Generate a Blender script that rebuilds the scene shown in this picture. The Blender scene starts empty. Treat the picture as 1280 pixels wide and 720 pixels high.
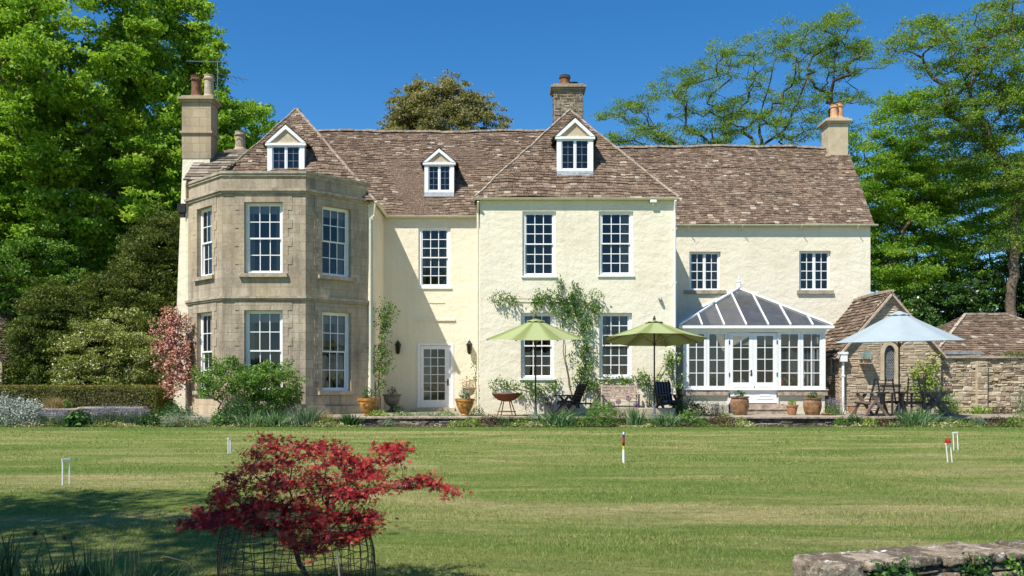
import bpy, math, random
import numpy as np
from mathutils import Matrix, Vector

# ------------------------------------------------------------------ camera, sky, sun, exposure
S = bpy.context.scene
COL = S.collection
EYE = 1.30            # eye height of the photographer above the lawn
F = 1120.0            # focal length in pixels of a 1280 wide picture
HZ = 478.0            # row of the horizon in that picture
cam_d = bpy.data.cameras.new('camera'); cam = bpy.data.objects.new('camera', cam_d); COL.objects.link(cam)
cam.location = (0, 0, EYE); cam.rotation_euler = (math.radians(90), 0, 0)
cam_d.sensor_width = 36.0; cam_d.lens = 36.0 * F / 1280.0
cam_d.shift_y = (HZ - 360.0) / 1280.0
cam_d.clip_start = 0.05; cam_d.clip_end = 3000
S.camera = cam
SUN = Vector((-0.91, -1.0, 1.99)).normalized()      # direction towards the sun
elev = math.asin(SUN.z); azim = math.atan2(SUN.x, SUN.y)   # azimuth clockwise from +Y
W = bpy.data.worlds.new("World"); S.world = W; W.use_nodes = True
wn = W.node_tree.nodes; wl = W.node_tree.links
sky = wn.new('ShaderNodeTexSky'); sky.sky_type = 'NISHITA'; sky.sun_disc = False
sky.sun_elevation = elev; sky.sun_rotation = azim
sky.altitude = 0; sky.air_density = 1.0; sky.dust_density = 0.0; sky.ozone_density = 6.0
wn['Background'].inputs[1].default_value = 0.085
hs = wn.new('ShaderNodeHueSaturation'); hs.inputs['Saturation'].default_value = 1.27
wl.new(sky.outputs[0], hs.inputs['Color']); wl.new(hs.outputs[0], wn['Background'].inputs[0])
sl = bpy.data.lights.new('sun', 'SUN'); sl.energy = 4.2; sl.angle = math.radians(0.5); sl.color = (1.0, 0.95, 0.87)
so = bpy.data.objects.new('sun', sl); COL.objects.link(so)
so.rotation_euler = SUN.to_track_quat('Z', 'Y').to_euler(); so.location = (-30, -30, 60)
S.view_settings.view_transform = 'Standard'; S.view_settings.look = 'None'
S.view_settings.exposure = 0.80; S.view_settings.gamma = 1.0; S.view_settings.use_curve_mapping = False
S.render.engine = 'CYCLES'
S.cycles.max_bounces = 7; S.cycles.transparent_max_bounces = 16; S.cycles.caustics_reflective = False; S.cycles.caustics_refractive = False

R = random.Random(7)
rng = np.random.default_rng(11)
PI = math.pi

def at(px, py, Y):
    """point at depth Y seen at that place of the photograph (used for measuring only)"""
    return Vector(((px - 640) / F * Y, Y, EYE + (HZ - py) / F * Y))
def X_(px, Y): return (px - 640) / F * Y
def Z_(py, Y): return EYE + (HZ - py) / F * Y

# ------------------------------------------------------------------ materials
MATS = {}
def srgb(c):
    return tuple(((x / 12.92) if x <= 0.04045 else ((x + 0.055) / 1.055) ** 2.4) for x in c)
class NT:
    def __init__(s, name):
        m = bpy.data.materials.new(name); m.use_nodes = True
        s.m = m; s.n = m.node_tree.nodes; s.l = m.node_tree.links
        s.b = s.n['Principled BSDF']; s.out = s.n['Material Output']
        MATS[name] = m
    def node(s, t, ins=None, **kw):
        n = s.n.new(t)
        for k, v in kw.items(): setattr(n, k, v)
        if ins:
            for k, v in ins.items():
                if hasattr(v, 'is_linked') or isinstance(v, bpy.types.NodeSocket): s.l.new(v, n.inputs[k])
                else: n.inputs[k].default_value = v
        return n
    def coord(s, scale=(1, 1, 1), kind='Object'):
        t = s.node('ShaderNodeTexCoord')
        return s.node('ShaderNodeMapping', {0: t.outputs[kind], 3: scale}).outputs[0]
    def noise(s, scale, detail=4, rough=0.6, vec=None, dist=0.0):
        v = vec if vec is not None else s.coord()
        return s.node('ShaderNodeTexNoise', {'Vector': v, 'Scale': scale, 'Detail': detail, 'Roughness': rough, 'Distortion': dist}).outputs[0]
    def ramp(s, fac, stops):
        r = s.node('ShaderNodeValToRGB', {0: fac}).color_ramp
        while len(r.elements) < len(stops): r.elements.new(0.5)
        for e, (p, c) in zip(r.elements, stops):
            e.position = p; e.color = (c[0], c[1], c[2], 1) if not isinstance(c, (int, float)) else (c, c, c, 1)
        return s.n[-1].outputs[0]
    def mix(s, fac, a, b, mode='MIX'):
        n = s.node('ShaderNodeMix', data_type='RGBA', blend_type=mode)
        for i, v in ((0, fac), (6, a), (7, b)):
            if isinstance(v, bpy.types.NodeSocket): s.l.new(v, n.inputs[i])
            elif isinstance(v, (int, float)): n.inputs[i].default_value = v if i == 0 else (v, v, v, 1)
            else: n.inputs[i].default_value = (v[0], v[1], v[2], 1)
        return n.outputs[2]
    def math(s, op, a, b=0.0, c=0.0):
        n = s.node('ShaderNodeMath', operation=op)
        for i, v in enumerate((a, b, c)):
            if isinstance(v, bpy.types.NodeSocket): s.l.new(v, n.inputs[i])
            else: n.inputs[i].default_value = v
        return n.outputs[0]
    def attr(s, name='rnd'):
        return s.node('ShaderNodeAttribute', attribute_name=name).outputs['Fac']
    def color(s, c):
        if isinstance(c, bpy.types.NodeSocket): s.l.new(c, s.b.inputs['Base Color'])
        else: s.b.inputs['Base Color'].default_value = (c[0], c[1], c[2], 1)
    def bump(s, h, dist=0.01, strength=1.0, prev=None):
        ins = {'Height': h, 'Distance': dist, 'Strength': strength}
        if prev is not None: ins['Normal'] = prev
        n = s.node('ShaderNodeBump', ins)
        s.l.new(n.outputs[0], s.b.inputs['Normal']); return n.outputs[0]
    def rough(s, v, spec=0.3):
        s.b.inputs['Roughness'].default_value = v; s.b.inputs['Specular IOR Level'].default_value = spec

def simple(name, c, rough=0.7, var=0.12, scale=6.0, bump=0.0, bscale=40, metallic=0.0, spec=0.3):
    t = NT(name); t.rough(rough, spec); t.b.inputs['Metallic'].default_value = metallic
    n = t.noise(scale, 5, 0.65)
    lo = tuple(x * (1 - var * 2) for x in c); hi = tuple(min(1, x * (1 + var * 2)) for x in c)
    t.color(t.ramp(n, [(0.3, lo), (0.7, hi)]))
    if bump: t.bump(t.noise(bscale, 4), bump)
    return t.m

# lime-washed roughcast over old rubble: uneven, a few damp stains
t = NT('cream_render'); t.rough(0.9, 0.15)
c = t.coord()
big = t.noise(0.8, 5, 0.6, c); fine = t.noise(9, 5, 0.7, c)
col = t.ramp(big, [(0.25, (0.71, 0.635, 0.475)), (0.5, (0.785, 0.722, 0.56)), (0.8, (0.815, 0.765, 0.62))])
col = t.mix(t.math('MULTIPLY', t.ramp(fine, [(0.35, 0.0), (0.75, 1.0)]), 0.35), col, (0.70, 0.63, 0.48))
st = t.ramp(t.noise(1.0, 6, 0.7, t.coord((5.0, 5.0, 0.6))), [(0.52, 0.0), (0.78, 0.34)])
col = t.mix(st, col, (0.50, 0.45, 0.33))
tc = t.node('ShaderNodeTexCoord'); sp = t.node('ShaderNodeSeparateXYZ', {0: tc.outputs['Object']})
low = t.node('ShaderNodeMapRange', {0: sp.outputs[2], 1: 0.2, 2: 1.1, 3: 0.8, 4: 0.0}).outputs[0]
low = t.math('MULTIPLY', low, t.noise(3.0, 5, 0.7, c))
col = t.mix(low, col, (0.42, 0.40, 0.28)); t.color(col)
vo = t.node('ShaderNodeTexVoronoi', {'Vector': t.node('ShaderNodeMapping', {0: tc.outputs['Object'], 3: (2.2, 2.2, 4.4)}).outputs[0], 'Scale': 1.0, 'Randomness': 1.0}, feature='SMOOTH_F1').outputs[0]
p = t.bump(vo, 0.016, 0.8)
p = t.bump(t.noise(7, 6, 0.68, c), 0.028, 0.85, p)
t.bump(t.noise(38, 3, 0.6, c), 0.008, 0.9, p)

def ashlar(name, c0, c1, c2, bw=0.62, bh=0.29, mortar=0.008):
    t = NT(name); t.rough(0.88, 0.15)
    tc = t.node('ShaderNodeTexCoord')
    br = t.node('ShaderNodeTexBrick', {'Vector': tc.outputs['UV'], 'Color1': (*c0, 1), 'Color2': (*c1, 1), 'Mortar': (c2[0], c2[1], c2[2], 1), 'Scale': 1.0,
        'Mortar Size': mortar, 'Mortar Smooth': 0.4, 'Bias': -0.1, 'Brick Width': bw, 'Row Height': bh})
    c = t.coord()
    n1 = t.noise(1.1, 6, 0.65, c); n2 = t.noise(14, 5, 0.7, c)
    col = t.mix(t.ramp(n1, [(0.35, 0.0), (0.65, 0.7)]), br.outputs[0], tuple(x * 0.58 for x in c0))
    col = t.mix(t.ramp(n2, [(0.5, 0.0), (0.75, 0.45)]), col, tuple(min(1, x * 1.35) for x in c1))
    stn = t.ramp(t.noise(1.0, 6, 0.7, t.coord((4.0, 4.0, 0.5))), [(0.46, 0.0), (0.66, 0.6)])
    col = t.mix(stn, col, (0.15, 0.125, 0.09)); col = t.mix(t.ramp(t.noise(0.35, 4, 0.6, c), [(0.42, 0.0), (0.62, 0.35)]), col, (0.62, 0.47, 0.27))
    t.color(col)
    p = t.bump(br.outputs['Fac'], 0.006, -1.0)
    t.bump(n2, 0.010, 0.8, p); return t.m
ashlar('bath_stone', (0.40, 0.325, 0.235), (0.54, 0.455, 0.34), (0.20, 0.16, 0.11))
ashlar('chimney_stone', (0.30, 0.25, 0.19), (0.42, 0.35, 0.25), (0.13, 0.11, 0.085), 0.5, 0.3, 0.013)

t = NT('dressed_stone'); t.rough(0.9, 0.15)       # mouldings and sills, lichen-spotted
c = t.coord(); n = t.noise(2.5, 6, 0.7, c); n2 = t.noise(17, 5, 0.7, c)
col = t.ramp(n, [(0.3, (0.20, 0.165, 0.12)), (0.55, (0.42, 0.35, 0.25)), (0.8, (0.50, 0.43, 0.32))])
col = t.mix(t.ramp(n2, [(0.55, 0.0), (0.66, 0.6)]), col, (0.10, 0.09, 0.075))
col = t.mix(t.ramp(t.noise(11, 3, 0.6, t.coord((1, 1, 1.3))), [(0.62, 0.0), (0.68, 0.6)]), col, (0.58, 0.56, 0.48)); t.color(col)
t.bump(n2, 0.012, 0.9)

t = NT('pale_stone'); t.rough(0.9, 0.15)
c = t.coord(); n = t.noise(3, 6, 0.7, c); n2 = t.noise(22, 5, 0.7, c)
col = t.ramp(n, [(0.3, (0.40, 0.32, 0.21)), (0.7, (0.58, 0.48, 0.34))])
col = t.mix(t.ramp(n2, [(0.56, 0.0), (0.7, 0.4)]), col, (0.22, 0.19, 0.14)); t.color(col); t.bump(n2, 0.008, 0.8)

def attr_stone(name, stops, dark, lich, bscale=25, bdist=0.01, lstop=(0.64, 0.70)):
    t = NT(name); t.rough(0.92, 0.12)
    col = t.ramp(t.attr(), stops)
    c = t.coord(); n = t.noise(9, 6, 0.7, c); n2 = t.noise(26, 5, 0.75, c)
    col = t.mix(t.ramp(n, [(0.42, 0.0), (0.75, 0.75)]), col, dark)
    col = t.mix(t.ramp(n2, [(lstop[0] - .06, 0.0), (lstop[1] - .04, 0.65)]), col, lich)
    lg = t.ramp(t.noise(0.6, 5, 0.7, c), [(0.45, 0.0), (0.7, 0.35)])
    col = t.mix(lg, col, dark); t.color(col)
    t.bump(t.noise(bscale, 5, 0.7, c), bdist, 1.0); return t
attr_stone('stone_slate', [(0.0, (0.08, 0.051, 0.034)), (0.4, (0.155, 0.102, 0.067)), (0.75, (0.215, 0.148, 0.098)), (0.93, (0.27, 0.20, 0.14)), (1.0, (0.45, 0.39, 0.31))],
           (0.085, 0.063, 0.047), (0.60, 0.55, 0.46), lstop=(0.62, 0.67))
attr_stone('old_slate', [(0.0, (0.15, 0.12, 0.09)), (0.5, (0.27, 0.22, 0.17)), (0.9, (0.37, 0.33, 0.26)), (1.0, (0.5, 0.47, 0.4))], (0.11, 0.09, 0.07), (0.42, 0.38, 0.30))
attr_stone('rubble_stone', [(0.0, (0.26, 0.19, 0.12)), (0.35, (0.42, 0.33, 0.215)), (0.7, (0.55, 0.45, 0.31)), (1.0, (0.68, 0.59, 0.45))], (0.25, 0.19, 0.13), (0.58, 0.53, 0.42), 30, 0.015)
attr_stone('squared_rubble', [(0.0, (0.36, 0.275, 0.19)), (0.5, (0.48, 0.38, 0.265)), (1.0, (0.60, 0.50, 0.36))], (0.28, 0.22, 0.155), (0.55, 0.48, 0.36), 30, 0.01)
t = attr_stone('dry_stone', [(0.0, (0.13, 0.10, 0.07)), (0.5, (0.24, 0.185, 0.13)), (1.0, (0.38, 0.31, 0.23))], (0.09, 0.075, 0.055), (0.48, 0.45, 0.38), 45, 0.012, (0.60, 0.66))
c = t.coord(); base = t.b.inputs['Base Color'].links[0].from_socket
base = t.mix(t.ramp(t.noise(4.5, 6, 0.75, c), [(0.50, 0.0), (0.56, 0.8)]), base, (0.095, 0.075, 0.055))
base = t.mix(t.ramp(t.noise(7, 6, 0.7, t.coord((1, 1, 3))), [(0.60, 0.0), (0.63, 0.85)]), base, (0.60, 0.58, 0.52))
t.color(t.mix(t.ramp(t.noise(5, 4, 0.6, c), [(0.66, 0.0), (0.69, 0.75)]), base, (0.42, 0.24, 0.04)))
simple('mortar', (0.36, 0.285, 0.20), 0.95, 0.2, 5, 0.02, 12)
simple('dark_mortar', (0.09, 0.075, 0.055), 0.95, 0.2, 5, 0.02, 12)
simple('ridge_stone', (0.36, 0.29, 0.22), 0.9, 0.3, 6, 0.015, 18)
simple('white_paint', (0.80, 0.80, 0.78), 0.45, 0.03, 5, 0.0015, 30, spec=0.4)
simple('cream_paint', (0.70, 0.66, 0.50), 0.5, 0.06, 5, 0.001, 30, spec=0.35)
simple('lead', (0.22, 0.235, 0.25), 0.55, 0.2, 7, 0.004, 10, spec=0.4)
simple('black_iron', (0.02, 0.02, 0.02), 0.5, 0.2, 10, 0.001, 60)
simple('grey_metal', (0.25, 0.25, 0.26), 0.4, 0.1, 10, metallic=0.7)
simple('rust', (0.20, 0.065, 0.03), 0.85, 0.25, 9, 0.004, 50)
simple('terracotta', (0.42, 0.20, 0.10), 0.85, 0.18, 8, 0.004, 40)
simple('glazed_ochre', (0.42, 0.20, 0.045), 0.4, 0.3, 9, 0.004, 25, spec=0.4)
simple('brown_glaze', (0.24, 0.13, 0.06), 0.4, 0.35, 6, 0.004, 25, spec=0.4)
simple('lead_urn', (0.16, 0.145, 0.12), 0.8, 0.2, 9, 0.004, 40)
simple('sooty_clay', (0.17, 0.085, 0.05), 0.9, 0.3, 6, 0.005, 30)
simple('buff_clay', (0.42, 0.34, 0.24), 0.85, 0.15, 6, 0.005, 30)
simple('orange_clay', (0.55, 0.30, 0.17), 0.85, 0.12, 6, 0.005, 30)
simple('teak', (0.17, 0.125, 0.09), 0.8, 0.2, 14, 0.003, 60)
simple('brown_teak', (0.19, 0.14, 0.11), 0.85, 0.22, 14, 0.003, 60)
simple('grey_teak', (0.42, 0.33, 0.265), 0.85, 0.22, 14, 0.003, 60)
simple('dark_wood', (0.07, 0.045, 0.028), 0.6, 0.2, 10, 0.002, 60)
simple('dark_fabric', (0.028, 0.027, 0.03), 0.9, 0.2, 12, 0.003, 60)
simple('pale_fabric', (0.14, 0.14, 0.16), 0.9, 0.2, 12, 0.003, 60)
simple('bark', (0.15, 0.115, 0.08), 0.95, 0.3, 8, 0.03, 14)
simple('dark_bark', (0.085, 0.065, 0.048), 0.95, 0.3, 8, 0.03, 14)
simple('twig', (0.14, 0.10, 0.06), 0.9, 0.2, 12)
simple('pale_twig', (0.26, 0.21, 0.14), 0.9, 0.2, 12)
simple('wire', (0.085, 0.055, 0.035), 0.7, 0.2, 12)
simple('soil', (0.06, 0.042, 0.028), 0.98, 0.35, 6, 0.05, 12)
simple('verdigris', (0.10, 0.16, 0.14), 0.8, 0.2, 10)
simple('hose_blue', (0.02, 0.045, 0.25), 0.5, 0.05)
simple('peg_red', (0.42, 0.02, 0.015), 0.5, 0.05)
simple('peg_black', (0.012, 0.012, 0.012), 0.5, 0.05)
simple('peg_yellow', (0.65, 0.52, 0.03), 0.5, 0.05)
simple('room', (0.40, 0.36, 0.30), 0.9, 0.1)
simple('room_floor', (0.16, 0.10, 0.06), 0.6, 0.2)
simple('porcelain', (0.10, 0.22, 0.50), 0.3, 0.1)
simple('red_cloth', (0.40, 0.05, 0.04), 0.9, 0.1)
simple('teal_cloth', (0.05, 0.22, 0.24), 0.9, 0.1)
simple('wicker', (0.32, 0.20, 0.09), 0.8, 0.3, 30)
simple('daffodil_dry', (0.33, 0.24, 0.12), 0.9, 0.2)

def fabric(name, c, tr=0.35, stripes=None):
    t = NT(name); t.rough(0.85, 0.1)
    n = t.noise(3, 4, 0.6); col = t.ramp(n, [(0.3, tuple(x * 0.92 for x in c)), (0.7, c)])
    if stripes is not None:
        tc = t.node('ShaderNodeTexCoord'); sp = t.node('ShaderNodeSeparateXYZ', {0: tc.outputs['UV']})
        w = t.math('FRACT', t.math('MULTIPLY', sp.outputs[0], 1.0))
        w = t.math('ABSOLUTE', t.math('SUBTRACT', w, 0.5))
        k = t.ramp(w, [(0.26, 1.0), (0.40, 0.0)])
        col = t.mix(t.math('MULTIPLY', k, 0.9), col, stripes)
    t.color(col); t.bump(t.noise(2.2, 3, 0.5), 0.02, 0.5)
    tl = t.node('ShaderNodeBsdfTranslucent'); t.l.new(col, tl.inputs[0])
    mx = t.node('ShaderNodeMixShader', {0: tr, 1: t.b.outputs[0], 2: tl.outputs[0]}); t.l.new(mx.outputs[0], t.out.inputs[0])
    return t.m
fabric('green_canvas', (0.205, 0.245, 0.085), 0.05, (0.32, 0.36, 0.17))
fabric('blue_canvas', (0.37, 0.44, 0.465), 0.15)
fabric('curtain', (0.72, 0.68, 0.60), 0.35)
t = NT('stripe_cushion'); t.rough(0.9, 0.1)
tc = t.node('ShaderNodeTexCoord'); sp = t.node('ShaderNodeSeparateXYZ', {0: tc.outputs['Object']})
w = t.math('FRACT', t.math('MULTIPLY', sp.outputs[0], 9.0)); t.color(t.ramp(w, [(0.30, (0.018, 0.018, 0.026)), (0.36, (0.14, 0.14, 0.18)), (0.62, (0.14, 0.14, 0.18)), (0.68, (0.018, 0.018, 0.026))]))

t = NT('window_glass')
gl = t.node('ShaderNodeBsdfGlossy', {'Roughness': 0.015, 'Color': (0.95, 0.97, 1, 1)})
tp = t.node('ShaderNodeBsdfTransparent', {0: (0.72, 0.76, 0.78, 1)})
lw = t.node('ShaderNodeFresnel', {0: 1.5}); fac = t.math('MULTIPLY_ADD', lw.outputs[0], 1.0, 0.012)
n = t.noise(1.7, 2, 0.5); bp = t.node('ShaderNodeBump', {'Height': n, 'Distance': 0.012, 'Strength': 0.5}); t.l.new(bp.outputs[0], gl.inputs['Normal'])
t.l.new(t.node('ShaderNodeMixShader', {0: fac, 1: tp.outputs[0], 2: gl.outputs[0]}).outputs[0], t.out.inputs[0])
t = NT('roof_glass')
gl = t.node('ShaderNodeBsdfGlossy', {'Roughness': 0.08, 'Color': (0.9, 0.95, 1, 1)})
tp = t.node('ShaderNodeBsdfTransparent', {0: (0.45, 0.46, 0.47, 1)})
df = t.node('ShaderNodeBsdfDiffuse', {0: (0.42, 0.43, 0.45, 1)})          # dust on the panes
lw = t.node('ShaderNodeFresnel', {0: 1.5}); fac = t.math('MULTIPLY_ADD', lw.outputs[0], 0.9, 0.02)
m1 = t.node('ShaderNodeMixShader', {0: fac, 1: tp.outputs[0], 2: gl.outputs[0]})
dust = t.math('MULTIPLY_ADD', t.noise(3.0, 4, 0.6), 0.16, 0.06)
t.l.new(t.node('ShaderNodeMixShader', {0: dust, 1: m1.outputs[0], 2: df.outputs[0]}).outputs[0], t.out.inputs[0])

def leafmat(name, stops, tr=0.35, spec=0.25, rough=0.55, patch=None, pscale=0.4):
    t = NT(name); t.rough(rough, spec)
    col = t.ramp(t.attr(), stops)
    if patch is not None:
        col = t.mix(t.ramp(t.noise(pscale, 3, 0.5), [(0.42, 0.0), (0.62, 0.7)]), col, patch)
    t.color(col)
    tl = t.node('ShaderNodeBsdfTranslucent'); t.l.new(t.mix(1.0, col, (1.0, 1.0, 0.45), 'MULTIPLY'), tl.inputs[0])
    mx = t.node('ShaderNodeMixShader', {0: tr, 1: t.b.outputs[0], 2: tl.outputs[0]}); t.l.new(mx.outputs[0], t.out.inputs[0])
    return t.m
leafmat('lime_leaf', [(0, (0.08, 0.18, 0.014)), (0.4, (0.20, 0.37, 0.028)), (1, (0.46, 0.62, 0.09))], 0.5)
leafmat('pale_leaf', [(0, (0.08, 0.17, 0.02)), (0.5, (0.13, 0.26, 0.035)), (1, (0.20, 0.33, 0.06))])
leafmat('robinia_leaf', [(0, (0.05, 0.115, 0.014)), (0.5, (0.17, 0.30, 0.032)), (1, (0.38, 0.50, 0.09))], 0.48)
leafmat('robinia_dense', [(0, (0.06, 0.15, 0.015)), (0.5, (0.19, 0.36, 0.03)), (1, (0.40, 0.56, 0.08))], 0.5)
leafmat('yew_leaf', [(0, (0.035, 0.055, 0.010)), (0.5, (0.085, 0.12, 0.018)), (1, (0.19, 0.22, 0.035))], 0.25)
leafmat('oak_leaf', [(0, (0.14, 0.145, 0.055)), (0.5, (0.27, 0.26, 0.10)), (1, (0.42, 0.38, 0.17))], 0.38)
leafmat('shrub_leaf', [(0, (0.09, 0.13, 0.02)), (0.5, (0.24, 0.28, 0.06)), (0.85, (0.40, 0.42, 0.13)), (1, (0.58, 0.56, 0.30))], 0.25, 0.4, 0.4)
leafmat('laurel_leaf', [(0, (0.02, 0.05, 0.01)), (0.6, (0.05, 0.12, 0.02)), (1, (0.10, 0.20, 0.04))], 0.2, 0.5, 0.3)
leafmat('vine_leaf', [(0, (0.05, 0.12, 0.018)), (0.5, (0.11, 0.22, 0.035)), (1, (0.22, 0.35, 0.08))], 0.3)
leafmat('rose_leaf', [(0, (0.05, 0.12, 0.02)), (0.5, (0.12, 0.24, 0.035)), (0.9, (0.25, 0.38, 0.07)), (1, (0.40, 0.28, 0.10))], 0.3)
leafmat('dark_leaf', [(0, (0.02, 0.06, 0.012)), (0.6, (0.045, 0.12, 0.02)), (1, (0.09, 0.19, 0.04))], 0.25)
leafmat('silver_leaf', [(0, (0.20, 0.23, 0.20)), (0.6, (0.38, 0.42, 0.37)), (1, (0.55, 0.58, 0.52))], 0.15)
leafmat('grey_green_leaf', [(0, (0.09, 0.15, 0.08)), (0.6, (0.17, 0.25, 0.13)), (1, (0.28, 0.37, 0.22))], 0.2)
leafmat('iris_leaf', [(0, (0.07, 0.15, 0.05)), (0.6, (0.14, 0.26, 0.10)), (1, (0.30, 0.40, 0.22))], 0.25)
leafmat('straw_leaf', [(0, (0.25, 0.18, 0.07)), (0.6, (0.40, 0.30, 0.13)), (1, (0.55, 0.45, 0.24))], 0.3)
leafmat('bronze_leaf', [(0, (0.06, 0.03, 0.025)), (0.6, (0.12, 0.07, 0.04)), (1, (0.10, 0.13, 0.05))], 0.2)
leafmat('lime_green_leaf', [(0, (0.12, 0.22, 0.02)), (0.6, (0.24, 0.36, 0.04)), (1, (0.42, 0.46, 0.10))], 0.3)
leafmat('hedge_leaf', [(0, (0.08, 0.105, 0.018)), (0.5, (0.16, 0.18, 0.032)), (1, (0.28, 0.26, 0.05))], 0.2)
leafmat('hedge_tip', [(0, (0.20, 0.13, 0.03)), (1, (0.38, 0.24, 0.07))], 0.3)
leafmat('pink_flower', [(0, (0.50, 0.18, 0.16)), (0.5, (0.72, 0.36, 0.32)), (1, (0.85, 0.58, 0.52))], 0.3)
leafmat('lilac_flower', [(0, (0.20, 0.20, 0.27)), (0.6, (0.30, 0.29, 0.38)), (1, (0.42, 0.41, 0.48))], 0.3)
leafmat('purple_flower', [(0, (0.13, 0.03, 0.16)), (1, (0.32, 0.09, 0.36))], 0.3)
leafmat('white_flower', [(0, (0.6, 0.6, 0.5)), (1, (0.8, 0.8, 0.72))], 0.3)
leafmat('maple_leaf', [(0, (0.10, 0.005, 0.012)), (0.4, (0.30, 0.012, 0.022)), (0.8, (0.50, 0.028, 0.038)), (1, (0.60, 0.10, 0.08))], 0.35, 0.3, 0.45)
leafmat('daffodil_leaf', [(0, (0.03, 0.075, 0.035)), (0.6, (0.06, 0.13, 0.06)), (1, (0.16, 0.22, 0.09))], 0.3)

def lawn_nodes(t, blade=False):
    """mown turf: broad faint stripes across, straw patches, darker lush patches (same pattern on turf sheet and blades)"""
    tc = t.node('ShaderNodeTexCoord')
    def mp(sx, sy, off=(0, 0, 0)): return t.node('ShaderNodeMapping', {0: tc.outputs['Object'], 1: off, 3: (sx, sy, 0.0)}).outputs[0]
    a = t.noise(1.0, 5, 0.65, mp(0.17, 0.60, (3, 7, 0)), 1.1)
    b = t.noise(1.0, 6, 0.7, mp(0.45, 1.5, (9, 2, 0)), 0.4)
    f = t.noise(1.0, 5, 0.7, mp(7.0, 16.0)); 
    col = t.ramp(a, [(0.30, (0.10, 0.17, 0.028)), (0.43, (0.185, 0.235, 0.052)), (0.53, (0.31, 0.30, 0.105)), (0.64, (0.48, 0.38, 0.19))])
    col = t.mix(t.ramp(b, [(0.48, 0.0), (0.70, 0.75)]), col, (0.10, 0.165, 0.03))
    col = t.mix(t.ramp(f, [(0.40, 0.5), (0.62, 0.0)]), col, (0.08, 0.12, 0.03))
    sp = t.node('ShaderNodeSeparateXYZ', {0: tc.outputs['Object']})
    edge = t.node('ShaderNodeMapRange', {0: sp.outputs[1], 1: 23.6, 2: 24.3, 3: 0.0, 4: 0.8}).outputs[0]   # lusher strip that the mower leaves at the bed
    col = t.mix(edge, col, (0.075, 0.14, 0.022))
    return col
t = NT('turf'); t.rough(0.95, 0.1); t.color(lawn_nodes(t)); t.bump(t.noise(1, 6, 0.75, t.coord((22, 40, 1))), 0.04, 1.0)
t = NT('blade'); t.rough(0.6, 0.2)
base = lawn_nodes(t); col = t.mix(0.65, base, t.ramp(t.attr(), [(0, (0.06, 0.105, 0.02)), (0.5, (0.15, 0.225, 0.045)), (0.85, (0.26, 0.30, 0.085)), (1.0, (0.48, 0.38, 0.18))]))
t.color(t.mix(1.0, col, (1.25, 1.25, 1.2), 'MULTIPLY'))
tl = t.node('ShaderNodeBsdfTranslucent'); t.l.new(t.mix(1.0, col, (1.25, 1.25, 1.2), 'MULTIPLY'), tl.inputs[0])
t.l.new(t.node('ShaderNodeMixShader', {0: 0.3, 1: t.b.outputs[0], 2: tl.outputs[0]}).outputs[0], t.out.inputs[0])
t = NT('paving'); t.rough(0.9, 0.15)
tc = t.node('ShaderNodeTexCoord')
br = t.node('ShaderNodeTexBrick', {'Vector': tc.outputs['Object'], 'Color1': (0.30, 0.26, 0.20, 1), 'Color2': (0.38, 0.33, 0.26, 1), 'Mortar': (0.10, 0.11, 0.05, 1), 'Scale': 1.0, 'Mortar Size': 0.02, 'Brick Width': 0.9, 'Row Height': 0.6})
t.color(t.mix(t.ramp(t.noise(2.2, 6, 0.7), [(0.4, 0.0), (0.7, 0.6)]), br.outputs[0], (0.16, 0.15, 0.10))); t.bump(t.noise(18, 5), 0.01)

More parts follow.
